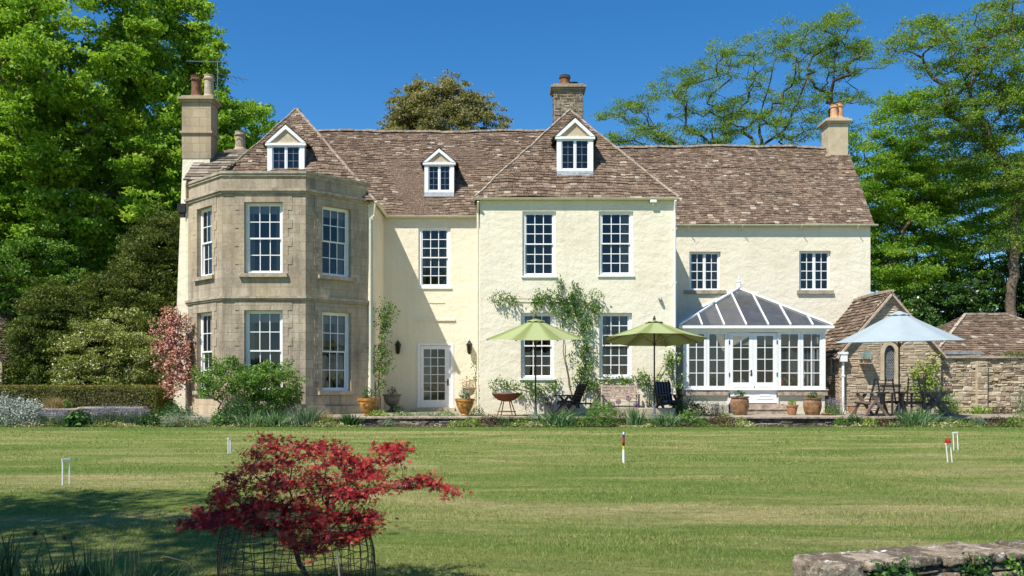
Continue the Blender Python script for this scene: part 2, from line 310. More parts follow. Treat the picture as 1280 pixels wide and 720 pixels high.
# ------------------------------------------------------------------ mesh building
def M_(x, y, z=0.0, ang=0.0):
    return Matrix.Translation((x, y, z)) @ Matrix.Rotation(math.radians(ang), 4, 'Z')
I4 = Matrix.Identity(4)
OFF = {}          # object name -> origin of its thing (children meshes are stored relative to it)
class MB:
    def __init__(s, xf=None):
        s.v = []; s.f = []; s.uv = []; s.r = []; s.xf = xf or I4
    def add(s, pts, faces, uvs=None, r=None):
        b = len(s.v)
        for p in pts: s.v.append(tuple(s.xf @ Vector(p)))
        for i, f in enumerate(faces):
            s.f.append(tuple(b + k for k in f))
            if uvs: s.uv.append([uvs[k] for k in f])
            else: s.uv.append([(pts[k][0] + pts[k][1], pts[k][2]) for k in f])
            s.r.append(R.random() if r is None else r)
    def box(s, x0, x1, y0, y1, z0, z1, r=None):
        p = [(x0, y0, z0), (x1, y0, z0), (x1, y1, z0), (x0, y1, z0), (x0, y0, z1), (x1, y0, z1), (x1, y1, z1), (x0, y1, z1)]
        s.add(p, [(0, 1, 5, 4), (1, 2, 6, 5), (2, 3, 7, 6), (3, 0, 4, 7), (4, 5, 6, 7), (3, 2, 1, 0)], r=R.random() if r is None else r)
    def prism(s, poly, d0, d1, r=None):
        """poly in (x,z), extruded along y"""
        n = len(poly); p = [(x, d0, z) for x, z in poly] + [(x, d1, z) for x, z in poly]
        f = [tuple(range(n)), tuple(range(2 * n - 1, n - 1, -1))] + [(i, i + n, (i + 1) % n + n, (i + 1) % n) for i in range(n)]
        s.add(p, f, r=r)
    def slab(s, poly, z0, z1, r=None):
        n = len(poly); p = [(x, y, z0) for x, y in poly] + [(x, y, z1) for x, y in poly]
        f = [tuple(range(n - 1, -1, -1)), tuple(range(n, 2 * n))] + [(i, (i + 1) % n, (i + 1) % n + n, i + n) for i in range(n)]
        s.add(p, f, r=r)
    def quad(s, a, b, c, d, uvs=None, r=None): s.add([a, b, c, d], [(0, 1, 2, 3)], uvs, r)
    def bar(s, a, b, w, h=None, up=(0, 0, 1), r=None):
        """square bar from a to b"""
        h = h or w; a = Vector(a); b = Vector(b); d = (b - a).normalized(); up = Vector(up)
        if abs(d.dot(up)) > 0.95: up = Vector((0, 1, 0))
        x = d.cross(up).normalized() * w / 2; y = d.cross(x).normalized() * h / 2
        p = [a - x - y, a + x - y, a + x + y, a - x + y, b - x - y, b + x - y, b + x + y, b - x + y]
        s.add([tuple(q) for q in p], [(0, 1, 5, 4), (1, 2, 6, 5), (2, 3, 7, 6), (3, 0, 4, 7), (4, 5, 6, 7), (3, 2, 1, 0)], r=R.random() if r is None else r)
    def tube(s, pts, rad, n=8, cap=True, r=None):
        pts = [Vector(p) for p in pts]; m = len(pts)
        if isinstance(rad, (int, float)): rad = [rad] * m
        V = []; fr = None
        for i, p in enumerate(pts):
            d = (pts[min(i + 1, m - 1)] - pts[max(i - 1, 0)])
            d = d.normalized() if d.length > 1e-9 else Vector((0, 0, 1))
            if fr is None: fr = Vector((1, 0, 0)) if abs(d.x) < 0.8 else Vector((0, 1, 0))
            fr = (fr - d * fr.dot(d)).normalized(); g = d.cross(fr)
            for k in range(n):
                a = 2 * PI * k / n; V.append(tuple(p + (fr * math.cos(a) + g * math.sin(a)) * rad[i]))
        fs = [(i * n + k, i * n + (k + 1) % n, (i + 1) * n + (k + 1) % n, (i + 1) * n + k) for i in range(m - 1) for k in range(n)]
        if cap: fs += [tuple(range(n - 1, -1, -1)), tuple(range((m - 1) * n, m * n))]
        s.add(V, fs, r=R.random() if r is None else r)
    def lathe(s, c, prof, n=20, r=None):
        """profile of (radius, z) about a vertical axis through c"""
        V = [(c[0] + q * math.cos(2 * PI * k / n), c[1] + q * math.sin(2 * PI * k / n), c[2] + z) for q, z in prof for k in range(n)]
        m = len(prof); fs = [(i * n + k, i * n + (k + 1) % n, (i + 1) * n + (k + 1) % n, (i + 1) * n + k) for i in range(m - 1) for k in range(n)]
        fs += [tuple(range(n - 1, -1, -1)), tuple(range((m - 1) * n, m * n))]
        s.add(V, fs, r=r)
    def build(s, name, mat, parent=None, smooth=False, loc=None, bevel=0.0):
        off = Vector(OFF.get(parent.name, (0, 0, 0))) if parent is not None else Vector(loc or (0, 0, 0))
        me = bpy.data.meshes.new(name)
        me.from_pydata([(x - off.x, y - off.y, z - off.z) for x, y, z in s.v], [], s.f)
        uvl = me.uv_layers.new(name='UVMap'); uvl.data.foreach_set('uv', np.array([c for f in s.uv for c in f], dtype=np.float32).ravel())
        at_ = me.attributes.new('rnd', 'FLOAT', 'FACE'); at_.data.foreach_set('value', np.array(s.r, dtype=np.float32))
        me.materials.append(MATS[mat] if isinstance(mat, str) else mat)
        if smooth: me.polygons.foreach_set('use_smooth', [True] * len(me.polygons))
        return link(name, me, parent, off, bevel)
def link(name, me, parent, off, bevel=0.0):
    o = bpy.data.objects.new(name, me); COL.objects.link(o)
    if parent is not None:
        o.parent = parent; OFF[o.name] = tuple(off)
    else: o.location = off
    if bevel:
        b = o.modifiers.new('bevel', 'BEVEL'); b.width = bevel; b.segments = 2; b.limit_method = 'ANGLE'
    return o
def arr_obj(name, V, Fc, rnd, mat, parent=None, loc=(0, 0, 0), smooth=False):
    """fast mesh from numpy arrays, all faces with the same corner count"""
    off = Vector(OFF.get(parent.name, (0, 0, 0))) if parent is not None else Vector(loc)
    V = np.asarray(V, dtype=np.float32) - np.array(off, dtype=np.float32); Fc = np.asarray(Fc, dtype=np.int32)
    me = bpy.data.meshes.new(name); nf, k = Fc.shape
    me.vertices.add(len(V)); me.vertices.foreach_set('co', V.ravel())
    me.loops.add(nf * k); me.loops.foreach_set('vertex_index', Fc.ravel())
    me.polygons.add(nf); me.polygons.foreach_set('loop_start', np.arange(0, nf * k, k, dtype=np.int32)); 
    if smooth: me.polygons.foreach_set('use_smooth', np.ones(nf, dtype=bool))
    me.update(calc_edges=True)
    a = me.attributes.new('rnd', 'FLOAT', 'FACE'); a.data.foreach_set('value', np.asarray(rnd, dtype=np.float32))
    me.materials.append(MATS[mat]); 
    return link(name, me, parent, off)
def tag(o, label=None, cat=None, group=None, kind=None):
    if label: o['label'] = label
    if cat: o['category'] = cat
    if group: o['group'] = group
    if kind: o['kind'] = kind
    return o
def thing(name, label, cat, loc=(0, 0, 0), group=None):
    o = bpy.data.objects.new(name, None); COL.objects.link(o); o.location = loc; o.empty_display_size = 0.3
    OFF[o.name] = tuple(loc); return tag(o, label, cat, group)
def copy_tree(o, parent=None):
    c = o.copy(); COL.objects.link(c)
    if parent is not None: c.parent = parent
    for ch in list(o.children): copy_tree(ch, c)
    return c

# ------------------------------------------------------------------ leaves, blades, branches
def unit(a): return a / np.maximum(np.linalg.norm(a, axis=1, keepdims=True), 1e-9)
def leaf_quads(C, L, wr=0.5, up=0.4, out=None):
    """one rhombic leaf per centre; L lengths"""
    n = len(C); N = rng.normal(size=(n, 3)) * 0.75
    N[:, 2] += up
    if out is not None: N += out * 0.6
    N = unit(N); T = rng.normal(size=(n, 3)); T -= N * np.sum(T * N, axis=1, keepdims=True); T = unit(T); B = np.cross(N, T)
    L = np.broadcast_to(L, (n,))[:, None]
    V = np.empty((n, 4, 3)); V[:, 0] = C - T * L * 0.5; V[:, 1] = C + B * L * wr * 0.5 - T * L * 0.05; V[:, 2] = C + T * L * 0.5; V[:, 3] = C - B * L * wr * 0.5 - T * L * 0.05
    return V.reshape(-1, 3), np.arange(n * 4).reshape(n, 4)
def blades(B, H, Wd, lean, seg=3, curl=1.0, flat=None):
    """tapering curved strips: bases B, heights H, widths Wd, lean vectors (n,2)"""
    n = len(B); H = np.broadcast_to(H, (n,)); Wd = np.broadcast_to(Wd, (n,)); V = np.empty((n, (seg + 1) * 2, 3))
    ang = rng.uniform(0, 2 * PI, n); side = np.stack([np.cos(ang), np.sin(ang), np.zeros(n)], 1)
    for i in range(seg + 1):
        t = i / seg; p = B.copy()
        p[:, :2] += lean * (t ** (1 + curl))[..., None] if False else lean * (t ** (1.0 + curl))
        ln = np.linalg.norm(lean, axis=1)
        p[:, 2] += H * (t - 0.35 * t * t * np.clip(ln / np.maximum(H, 1e-6), 0, 1.2))
        w = Wd * (1 - t ** 1.6) * 0.5 + 0.0004
        V[:, 2 * i] = p - side * w[:, None]; V[:, 2 * i + 1] = p + side * w[:, None]
    q = np.array([[2 * i, 2 * i + 1, 2 * i + 3, 2 * i + 2] for i in range(seg)])
    Fc = (np.arange(n)[:, None, None] * ((seg + 1) * 2) + q[None]).reshape(-1, 4)
    return V.reshape(-1, 3), Fc, np.repeat(rng.random(n), seg)

def grow(trunk, tips, tip_r=0.012, wig=0.12, expo=2.4, step=0.5, down=1.6, maxr=None):
    """branch skeleton: joins every tip to the nearest point of what has grown so far; returns chains of (points, radii)"""
    P = []; par = []
    for pl in trunk:                    # polylines; the first starts at the ground
        prev = -1
        if P:
            d = [(Vector(pl[0]) - q).length for q in P]; prev = int(np.argmin(d))
        for k, p in enumerate(pl):
            p = Vector(p)
            if k == 0 and prev >= 0: continue
            if prev >= 0:
                a = P[prev]; m = max(1, int((p - a).length / step))
                for j in range(1, m + 1):
                    q = a.lerp(p, j / m)
                    if j < m: q += Vector((R.gauss(0, 1), R.gauss(0, 1), R.gauss(0, .6))) * wig * 0.35
                    P.append(q); par.append(prev); prev = len(P) - 1
            else: P.append(p); par.append(-1); prev = 0
    base = Vector(trunk[0][0]); tips = sorted(tips, key=lambda q: (Vector(q) - P[len(P) // 2]).length)
    cap = len(P) + len(tips) * 14 + 10; A = np.zeros((cap, 3)); A[:len(P)] = np.array([tuple(q) for q in P]); n = len(P); isleaf = []
    for q in tips:
        q = np.array(tuple(q)); D = A[:n] - q; dz = np.maximum(D[:, 2], 0)       # avoid hanging down from above
        d = np.sqrt(D[:, 0] ** 2 + D[:, 1] ** 2 + D[:, 2] ** 2) + dz * down
        j = int(np.argmin(d)); a = A[j].copy(); L = float(np.linalg.norm(q - a))
        m = min(12, max(1, int(round(L / step)))); prev = j
        bow = rng.normal(size=3) * wig * L * 0.8; bow[2] = abs(bow[2]) * -0.4
        for k in range(1, m + 1):
            t = k / m; p = a + (q - a) * t + bow * math.sin(PI * t)
            if k < m: p = p + rng.normal(size=3) * wig * 0.5 * min(1, L)
            A[n] = p; par.append(prev); prev = n; n += 1
        isleaf.append(prev)
    par = np.array(par); rad = np.zeros(n)
    for i in isleaf: rad[i] = max(rad[i], tip_r ** expo)
    for i in range(n - 1, -1, -1):
        if rad[i] == 0: rad[i] = tip_r ** expo
        if par[i] >= 0: rad[par[i]] += rad[i]
    rad = rad ** (1 / expo)
    if maxr and rad[0] > tip_r * 1.5: rad = tip_r * (rad / tip_r) ** (math.log(maxr / tip_r) / math.log(rad[0] / tip_r))
    kids = {}
    for i in range(n):
        if par[i] >= 0: kids.setdefault(par[i], []).append(i)
    chains = []; stack = [(0, None)]
    while stack:
        i, pr = stack.pop(); ch = ([pr] if pr is not None else []) + [i]
        while i in kids:
            ks = sorted(kids[i], key=lambda k: -rad[k])
            for k in ks[1:]: stack.append((k, i))
            i = ks[0]; ch.append(i)
        if len(ch) > 1:
            pts = [tuple(A[k]) for k in ch]; rr = [rad[k] for k in ch]
            if pr is not None: rr[0] = min(rad[pr], rr[1] * 1.25)
            chains.append((pts, rr))
    return chains
def trunk_mesh(name, chains, mat, parent, minr=0.0, flare=True):
    mb = MB()
    for pts, rr in chains:
        if rr[0] < minr: continue
        n = 9 if rr[0] > 0.12 else (6 if rr[0] > 0.04 else 4)
        mb.tube(pts, rr, n, cap=True)
    return mb.build(name, mat, parent, smooth=True)
def clump_points(c, r, n, flat=0.6, shell=0.5):
    d = unit(rng.normal(size=(n, 3))); q = rng.random(n) ** (1 / 3.0)
    q = shell + (1 - shell) * q if shell else q
    q = q * rng.uniform(0.75, 1.08, n)
    p = d * q[:, None] * r; p[:, 2] *= flat
    return np.array(tuple(c)) + p, d
def crown_leaves(name, clumps, mat, parent, dens=260, L=0.13, flat=0.6, wr=0.55, shell=0.35, up=0.5, sub=0):
    """clumps: (centre, radius); dens leaves per square metre of clump cross-section"""
    Vs, Fs, Rs = [], [], []; b = 0
    for c, r in clumps:
        n = int(dens * r * r * PI)
        if sub:                          # break the clump into smaller sprays
            k = max(3, int(sub * r * r)); sc, _ = clump_points(c, r, k, flat, 0.1)
            pid = rng.integers(0, k, n); sr = 0.30 * math.sqrt(max(r, 0.4))
            d = rng.normal(size=(n, 3)) * sr * np.array([0.75, 0.75, 0.26]); C = sc[pid] + d; out = None
            tone = (rng.random(k) * 0.5)[pid]
        else:
            C, out = clump_points(c, r, n, flat, shell); tone = rng.random() * 0.45
        V, Fc = leaf_quads(C, L * rng.uniform(0.6, 1.25, n), wr, up, out)
        Vs.append(V); Fs.append(Fc + b); b += len(V); Rs.append(np.clip(tone + rng.random(n) * 0.55, 0, 1))
    return arr_obj(name, np.concatenate(Vs), np.concatenate(Fs), np.concatenate(Rs), mat, parent)
def ell_clumps(c, rx, ry, rz, n, r0, r1, inner=0.25, zmin=None, cone=0.0, lump=0.18, seed=1):
    q = np.random.default_rng(seed); out = []
    ph = q.uniform(0, 6.28, 6)
    for i in range(n):
        d = q.normal(size=3); d /= np.linalg.norm(d)
        if q.random() < inner: k = q.uniform(0.35, 0.8)
        else: k = q.uniform(0.82, 1.0)
        k *= 1 + lump * (math.sin(3.1 * d[0] * 2 + ph[0]) * math.sin(2.7 * d[2] * 2 + ph[1]) + 0.6 * math.sin(5 * d[0] + 4 * d[2] + ph[2]))
        s = 1 - cone * max(0, d[2]) ** 1.2
        p = Vector((c[0] + d[0] * rx * k * s, c[1] + d[1] * ry * k * s, c[2] + d[2] * rz * k))
        if zmin is not None and p.z < zmin: continue
        out.append((p, q.uniform(r0, r1)))
    return out

# ------------------------------------------------------------------ ground
TZ = 0.25                                  # level of the paved terrace
g = MB(); g.quad((-900, -60, 0), (900, -60, 0), (900, 1500, 0), (-900, 1500, 0))
tag(g.build('ground', 'turf'), kind='structure')
g = MB(); g.slab([(-30, 26.0), (24, 26.0), (24, 26.95), (-30, 26.95)], -0.05, 0.012); g.slab([(-30, 26.95), (-11.9, 26.95), (-11.9, 32), (-30, 32)], -0.05, 0.05)
tag(g.build('flower_bed', 'soil'), kind='structure')
g = MB(); g.slab([(-11.85, 27.06), (24, 27.06), (24, 33.9), (-11.85, 33.9)], -0.05, TZ)
tag(g.build('terrace', 'paving'), kind='structure')

# ------------------------------------------------------------------ wall, roof and window builders
def wall(mb, M, L, z0, z1, holes=(), reveal=0.16, top=None):
    """single wall face along local x with reveals around rectangular holes (u0,u1,z0,z1)"""
    old = mb.xf; mb.xf = M
    us = sorted({0.0, L, *[h[0] for h in holes], *[h[1] for h in holes]}); zs = sorted({z0, z1, *[h[2] for h in holes], *[h[3] for h in holes]})
    for a, b in zip(us, us[1:]):
        for c, d in zip(zs, zs[1:]):
            if any(h[0] <= (a + b) / 2 <= h[1] and h[2] <= (c + d) / 2 <= h[3] for h in holes): continue
            mb.quad((a, 0, c), (b, 0, c), (b, 0, d), (a, 0, d), uvs=[(a, c), (b, c), (b, d), (a, d)])
    for u0, u1, c, d in holes:
        if reveal <= 0: continue
        mb.quad((u0, 0, c), (u0, 0, d), (u0, reveal, d), (u0, reveal, c)); mb.quad((u1, 0, d), (u1, 0, c), (u1, reveal, c), (u1, reveal, d))
        mb.quad((u0, 0, d), (u1, 0, d), (u1, reveal, d), (u0, reveal, d)); mb.quad((u1, 0, c), (u0, 0, c), (u0, reveal, c), (u1, reveal, c))
    mb.xf = old
CURT = 0
def sash(parent, M, u0, u1, z0, z1, cols, rows, depth=0.10, frame=0.09, meet=True, stile=0.045, bar=0.027, sill=None, curtain=None, mullion=False, wall_d=0.3, label=None):
    """box sash or casement set into a hole: frame is the part; pane, sill, curtain are its pieces"""
    f = MB(M); d0, d1 = depth, depth + 0.08
    e = 0.003
    f.box(u0 + e, u0 + frame, d0, d1, z0 + e, z1 - e); f.box(u1 - frame, u1 - e, d0, d1, z0 + e, z1 - e)
    f.box(u0 + frame, u1 - frame, d0, d1, z1 - frame * .8, z1 - e); f.box(u0 + frame, u1 - frame, d0 - 0.03, d1, z0 + e, z0 + frame * .7)
    a0, a1, b0, b1 = u0 + frame, u1 - frame, z0 + frame * .7, z1 - frame * .8
    mid = (b0 + b1) / 2
    if mullion:
        um = (a0 + a1) / 2; groups = [(a0, um - .025, b0, b1, cols // 2, rows, 0.0), (um + .025, a1, b0, b1, cols // 2, rows, 0.0)]
        f.box(um - .025, um + .025, d0 + .01, d1, b0, b1)
    elif meet: groups = [(a0, a1, mid - .02, b1, cols, rows // 2, 0.0), (a0, a1, b0, mid + .02, cols, rows - rows // 2, 0.045)]
    else: groups = [(a0, a1, b0, b1, cols, rows, 0.0)]
    p = MB(M)
    for (x0, x1, c0, c1, nc, nr, dd) in groups:
        y0, y1 = d0 + 0.018 + dd, d0 + 0.055 + dd
        f.box(x0, x0 + stile, y0, y1, c0, c1); f.box(x1 - stile, x1, y0, y1, c0, c1)
        f.box(x0 + stile, x1 - stile, y0, y1, c0, c0 + stile); f.box(x0 + stile, x1 - stile, y0, y1, c1 - stile * .8, c1)
        gx0, gx1, gz0, gz1 = x0 + stile, x1 - stile, c0 + stile, c1 - stile * .8
        for k in range(1, nc):
            x = gx0 + (gx1 - gx0) * k / nc; f.box(x - bar / 2, x + bar / 2, y0 + .006, y1 - .008, gz0, gz1)
        for k in range(1, nr):
            z = gz0 + (gz1 - gz0) * k / nr; f.box(gx0, gx1, y0 + .004, y1 - .010, z - bar / 2, z + bar / 2)
        for i in range(nc):                      # every pane lies at a slightly different angle
            for j in range(nr):
                xa, xb = gx0 + (gx1 - gx0) * i / nc, gx0 + (gx1 - gx0) * (i + 1) / nc; za, zb = gz0 + (gz1 - gz0) * j / nr, gz0 + (gz1 - gz0) * (j + 1) / nr
                yy = y0 + .022; q = [R.gauss(0, .0012) for _ in range(3)]
                p.quad((xa, yy + q[0], za), (xb, yy + q[1], za), (xb, yy + q[1] + q[2], zb), (xa, yy + q[0] + q[2], zb))
    fr = f.build('window', 'white_paint', parent)
    if label: fr['label'] = label
    p.build('pane', 'window_glass', fr)
    if sill:
        s = MB(M); ov, out, th, mat = sill
        s.box(u0 - ov, u1 + ov, -out, depth - 0.033, z0 - th, z0); s.build('sill', mat, fr)
    if curtain:
        c = MB(M)
        for side, wd in curtain:
            x0, x1 = (a0 - .05, a0 - .05 + (a1 - a0) * wd) if side == 'l' else (a1 + .05 - (a1 - a0) * wd, a1 + .05)
            n = 26; yb = d1 + 0.10
            for k in range(n):
                xa, xb = x0 + (x1 - x0) * k / n, x0 + (x1 - x0) * (k + 1) / n
                ya, yc = yb + .035 * math.sin(k * 1.25), yb + .035 * math.sin((k + 1) * 1.25)
                c.quad((xa, ya, z0), (xb, yc, z0), (xb, yc, z1 + .1), (xa, ya, z1 + .1))
        c.build('curtain', 'curtain', fr)
    return fr
def slates(mb, P0, P1, poly, course=(0.155, 0.095), wid=(0.13, 0.28), th=0.026, rag=0.013):
    """stone slates laid in courses on the planar convex polygon poly (3D); P0->P1 is the eave direction seen from outside"""
    o = Vector(P0); u = (Vector(P1) - o).normalized(); q = [Vector(p) for p in poly]
    nrm = Vector((0, 0, 0))
    for i in range(len(q)): nrm += (q[i] - o).cross(q[(i + 1) % len(q)] - o)
    nrm.normalize(); 
    if nrm.z < 0: nrm = -nrm
    v = nrm.cross(u).normalized()
    if v.z < 0: v = -v
    c2 = [((p - o).dot(u), (p - o).dot(v)) for p in q]
    base = [p - nrm * 0.015 for p in q]; mb.add([tuple(p) for p in base], [tuple(range(len(q)))], r=0.2)
    vmin, vmax = min(p[1] for p in c2), max(p[1] for p in c2); w = vmin
    def span(h):
        xs = []
        for i in range(len(c2)):
            a, b = c2[i], c2[(i + 1) % len(c2)]
            if (a[1] - h) * (b[1] - h) <= 0 and abs(a[1] - b[1]) > 1e-9: xs.append(a[0] + (b[0] - a[0]) * (h - a[1]) / (b[1] - a[1]))
        return (min(xs), max(xs)) if len(xs) > 1 else None
    while w < vmax - 0.03:
        t = (w - vmin) / (vmax - vmin); ch = course[0] + (course[1] - course[0]) * t; ch = min(ch, vmax - w)
        s0, s1 = span(w + 0.002), span(min(w + ch, vmax - 0.002))
        if s0 and s1:
            x = s0[0] - R.random() * 0.1; lift = R.gauss(0, .004)
            while x < s0[1] - 0.03:
                ww = R.uniform(*wid); x1 = x + ww
                if x1 > s0[1] - 0.06: x1 = s0[1]
                xa, xb = max(x, s0[0]), x1
                def cl(a): return min(max(a, s1[0]), s1[1])
                ta, tb = cl(xa), cl(xb); dv = R.gauss(0, rag); h0 = th * R.uniform(0.9, 1.7) + lift; h1 = 0.004
                b0 = w - 0.02 + dv; g = 0.004
                def P(a, b, c): return tuple(o + u * a + v * b + nrm * c)
                top = w + ch + 0.03
                pts = [P(xa + g, b0, 0), P(xb - g, b0 + R.gauss(0, .006), 0), P(xb - g, b0, h0 * R.uniform(.85, 1.1)), P(xa + g, b0, h0), P(ta + g, top, h1), P(tb - g, top, h1), P(ta + g, top, -.01), P(tb - g, top, -.01)]
                rr = R.random() ** 1.1
                mb.add(pts, [(0, 1, 2, 3), (3, 2, 5, 4), (0, 3, 4, 6), (2, 1, 7, 5)], r=rr)
                x = x1
        w += ch
def ridge(mb, a, b, w=0.16, seg=0.42, h=0.05):
    a, b = Vector(a), Vector(b); n = max(1, int((b - a).length / seg)); d = (b - a) / n
    for i in range(n):
        p, q = a + d * (i + .015), a + d * (i + 1 - .015); j = Vector((0, 0, R.gauss(0, .008)))
        mb.bar(p + j, q + j, w * R.uniform(.9, 1.1), h * R.uniform(.9, 1.3))
def rubble(mb, M, L, z0, z1, holes=(), course=(0.07, 0.15), wid=(0.14, 0.42), proud=0.05, gap=0.008, rough=0.012, zf=None, hw=0.0):
    """individual stones laid in uneven courses on a backing; zf(u) gives the top line"""
    old = mb.xf; mb.xf = M; z = z0
    while z < z1 - 0.02:
        ch = min(R.uniform(*course), z1 - z); x = -R.random() * .2
        while x < L - 0.01:
            w = R.uniform(*wid) * (1.0 if ch > .09 else .9); xa, xb = max(0.0, x), min(L, x + w); x += w
            if xb - xa < .03: continue
            sub = [(z, z + ch)]
            if ch > course[0] * 1.35 and R.random() < .3: m = z + ch * R.uniform(.4, .6); sub = [(z, m), (m, z + ch)]
            for c, d in sub:
                if zf and (c + d) / 2 > zf((xa + xb) / 2): continue
                if any(xb > h[0] + .01 and xa < h[1] - .01 and d > h[2] + .01 and c < h[3] - .01 for h in holes):
                    hh = [h for h in holes if xb > h[0] and xa < h[1] and d > h[2] and c < h[3]][0]
                    if xa < hh[0] - .04: xb2 = hh[0]; xa2 = xa
                    elif xb > hh[1] + .04: xa2 = hh[1]; xb2 = xb
                    else: continue
                else: xa2, xb2 = xa, xb
                j = lambda: R.gauss(0, rough * .5)
                y = -proud * R.uniform(.35, 1.0); gg = gap
                a0, a1, c0, c1 = xa2 + gg, xb2 - gg, c + gg, d - gg
                bv = min(.018, (c1 - c0) * .25)
                f = [(a0 + bv + j(), y + j(), c0 + bv + j()), (a1 - bv + j(), y + j(), c0 + bv + j()), (a1 - bv + j(), y + j(), c1 - bv + j()), (a0 + bv + j(), y + j(), c1 - bv + j())]
                e = [(a0, y + .02, c0), (a1, y + .02, c0), (a1, y + .02, c1), (a0, y + .02, c1)]
                k = [(a0, .01, c0), (a1, .01, c0), (a1, .01, c1), (a0, .01, c1)]
                q = [(0, 1, 2, 3)] + [(4 + i, 4 + (i + 1) % 4, (i + 1) % 4, i) for i in range(4)] + [(8 + i, 8 + (i + 1) % 4, 4 + (i + 1) % 4, 4 + i) for i in range(4)]
                mb.add(f + e + k, q, r=R.random())
        z += ch
    mb.xf = old
def gutter(mb, a, b, r=0.055):
    a, b = Vector(a), Vector(b); d = (b - a).normalized(); s = d.cross(Vector((0, 0, 1))).normalized()
    n = 7; pr = [(math.cos(PI + PI * k / (n - 1)) * r, math.sin(PI + PI * k / (n - 1)) * r) for k in range(n)]
    P = [tuple(a + s * x + Vector((0, 0, z))) for x, z in pr] + [tuple(b + s * x + Vector((0, 0, z))) for x, z in pr]
    mb.add(P, [(i, i + 1, n + i + 1, n + i) for i in range(n - 1)] + [tuple(range(n)), tuple(range(2 * n - 1, n - 1, -1))])
    mb.bar(a + s * r + Vector((0, 0, 0)), b + s * r, .014); mb.bar(a - s * r, b - s * r, .014)

# ------------------------------------------------------------------ the country house
HX = 1.2
house = thing('country_house', 'long cream rendered country house with stone slate roofs and a two storey stone bay', 'house', (1.0, 33.0, 0.0))
EZ = 7.45; RZ = 11.44; AZ = 11.26
LX0, LX1 = -11.08, -4.72; CX0, CX1 = -1.068, 5.47; RX1 = 13.44
YL, YC, YM, YR = 30.4, 29.9, 33.0, 33.6; YB = 39.8

def hole(px0, px1, py0, py1, Y, x0): return (X_(px0, Y) - x0, X_(px1, Y) - x0, Z_(py1, Y), Z_(py0, Y))
w = MB()
bayx0, bayx1 = -10.99, -4.886
wall(w, M_(LX0, YL), LX1 - LX0, 0, EZ + .1, [(bayx0 - LX0, bayx1 - LX0, 0.0, 7.35)], 0)
wall(w, M_(LX1, YL, 0, 90), YM - YL, 0, EZ + .1)
mw = hole(523, 563, 284, 359, YM, LX1); md = hole(525, 564, 431, 510, YM, LX1)
wall(w, M_(LX1, YM), CX0 - LX1, 0, EZ + .1, [mw, md], .2)
wall(w, M_(CX0, YM, 0, -90), YM - YC, 0, EZ + .1)
ch = [hole(653, 695, 264, 345, YC, CX0), hole(748.5, 791.5, 264, 344, YC, CX0), hole(651, 693, 391, 473, YC, CX0), hole(749, 790, 391, 472, YC, CX0)]
wall(w, M_(CX0, YC), CX1 - CX0, 0, EZ + .1, ch, .2)
wall(w, M_(CX1, YC, 0, 90), YR - YC, 0, EZ + .1)
rh = [hole(861.7, 900.7, 314.5, 363, YR, CX1), hole(999, 1038.5, 313.5, 363, YR, CX1)]
kd = (X_(913, YR) - CX1, X_(985, YR) - CX1, TZ + .3, TZ + 2.45)
RE = 7.22
wall(w, M_(CX1, YR), RX1 - CX1, 0, RE, rh + [kd], .2)
w.add([(RX1, YR, 0), (RX1, YB - .6, 0), (RX1, YB - .6, RE), (RX1, 36.4, 10.75), (RX1, YR, RE)], [(0, 1, 2, 3, 4)])
w.add([(CX1 - 3, YB, 0), (LX0, YB, 0), (LX0, YB, EZ), (CX1 - 3, YB, EZ)], [(0, 1, 2, 3)])
w.add([(RX1, YB - .6, 0), (CX1 - 3.3, YB - .6, 0), (CX1 - 3.3, YB - .6, RE), (RX1, YB - .6, RE)], [(0, 1, 2, 3)])
w.quad((LX0, YB, 0), (LX0, YL, 0), (LX0, YL, EZ + .6), (LX0, YB, EZ + .6))
w.quad((CX1 - 3.2, YB - .6, 0), (CX1 - 3.2, YB, 0), (CX1 - 3.2, YB, 11), (CX1 - 3.2, YB - .6, 11))
# hood ledges over the garden door, recessed panel edge
w.box(X_(519, YM), X_(569, YM), YM - .05, YM + .0, Z_(401, YM), Z_(398.5, YM)); w.box(X_(536, YM), X_(556, YM), YM - .02, YM, Z_(379, YM), Z_(377.5, YM))
wl_o = w.build('wall', 'cream_render', house)
# rooms behind the windows
w = MB()
w.box(LX0, RX1 - .1, YR + 3.2, YR + 3.3, .2, 7.2)
w.build('inner_wall', 'room', house)
w = MB(); w.box(LX0, LX1 - .05, YL + .25, YB - .1, 0.2, 0.3); w.box(LX0, LX1 - .05, YL + .25, YB - .1, 3.85, 4.05); w.box(LX1, CX0, YM + .25, YB - .1, .3, .38); w.box(LX1, CX0, YM + .25, YB - .1, 3.85, 4.05)
w.box(CX0 + .05, CX1 - .05, YC + .25, YB - .1, .25, .33); w.box(CX0 + .05, CX1 - .05, YC + .25, YB - .1, 3.85, 4.05); w.box(CX1 + .05, RX1 - .05, YR + .25, YB - .8, .5, .56); w.box(CX1 + .05, RX1 - .05, YR + .25, YB - .8, 3.85, 4.05)
w.box(CX0 + .05, CX1 - .05, YC + .25, YB - .1, 7.3, 7.4); w.box(LX1, CX0, YM + .25, YB - .1, 7.3, 7.4); w.box(CX1 + .05, RX1 - .05, YR + .25, YB - .8, 7.1, 7.2)
w.box(LX0, LX1 - .05, YL + .3, YB - .1, 7.32, 7.40)
w.build('floor', 'room_floor', house)

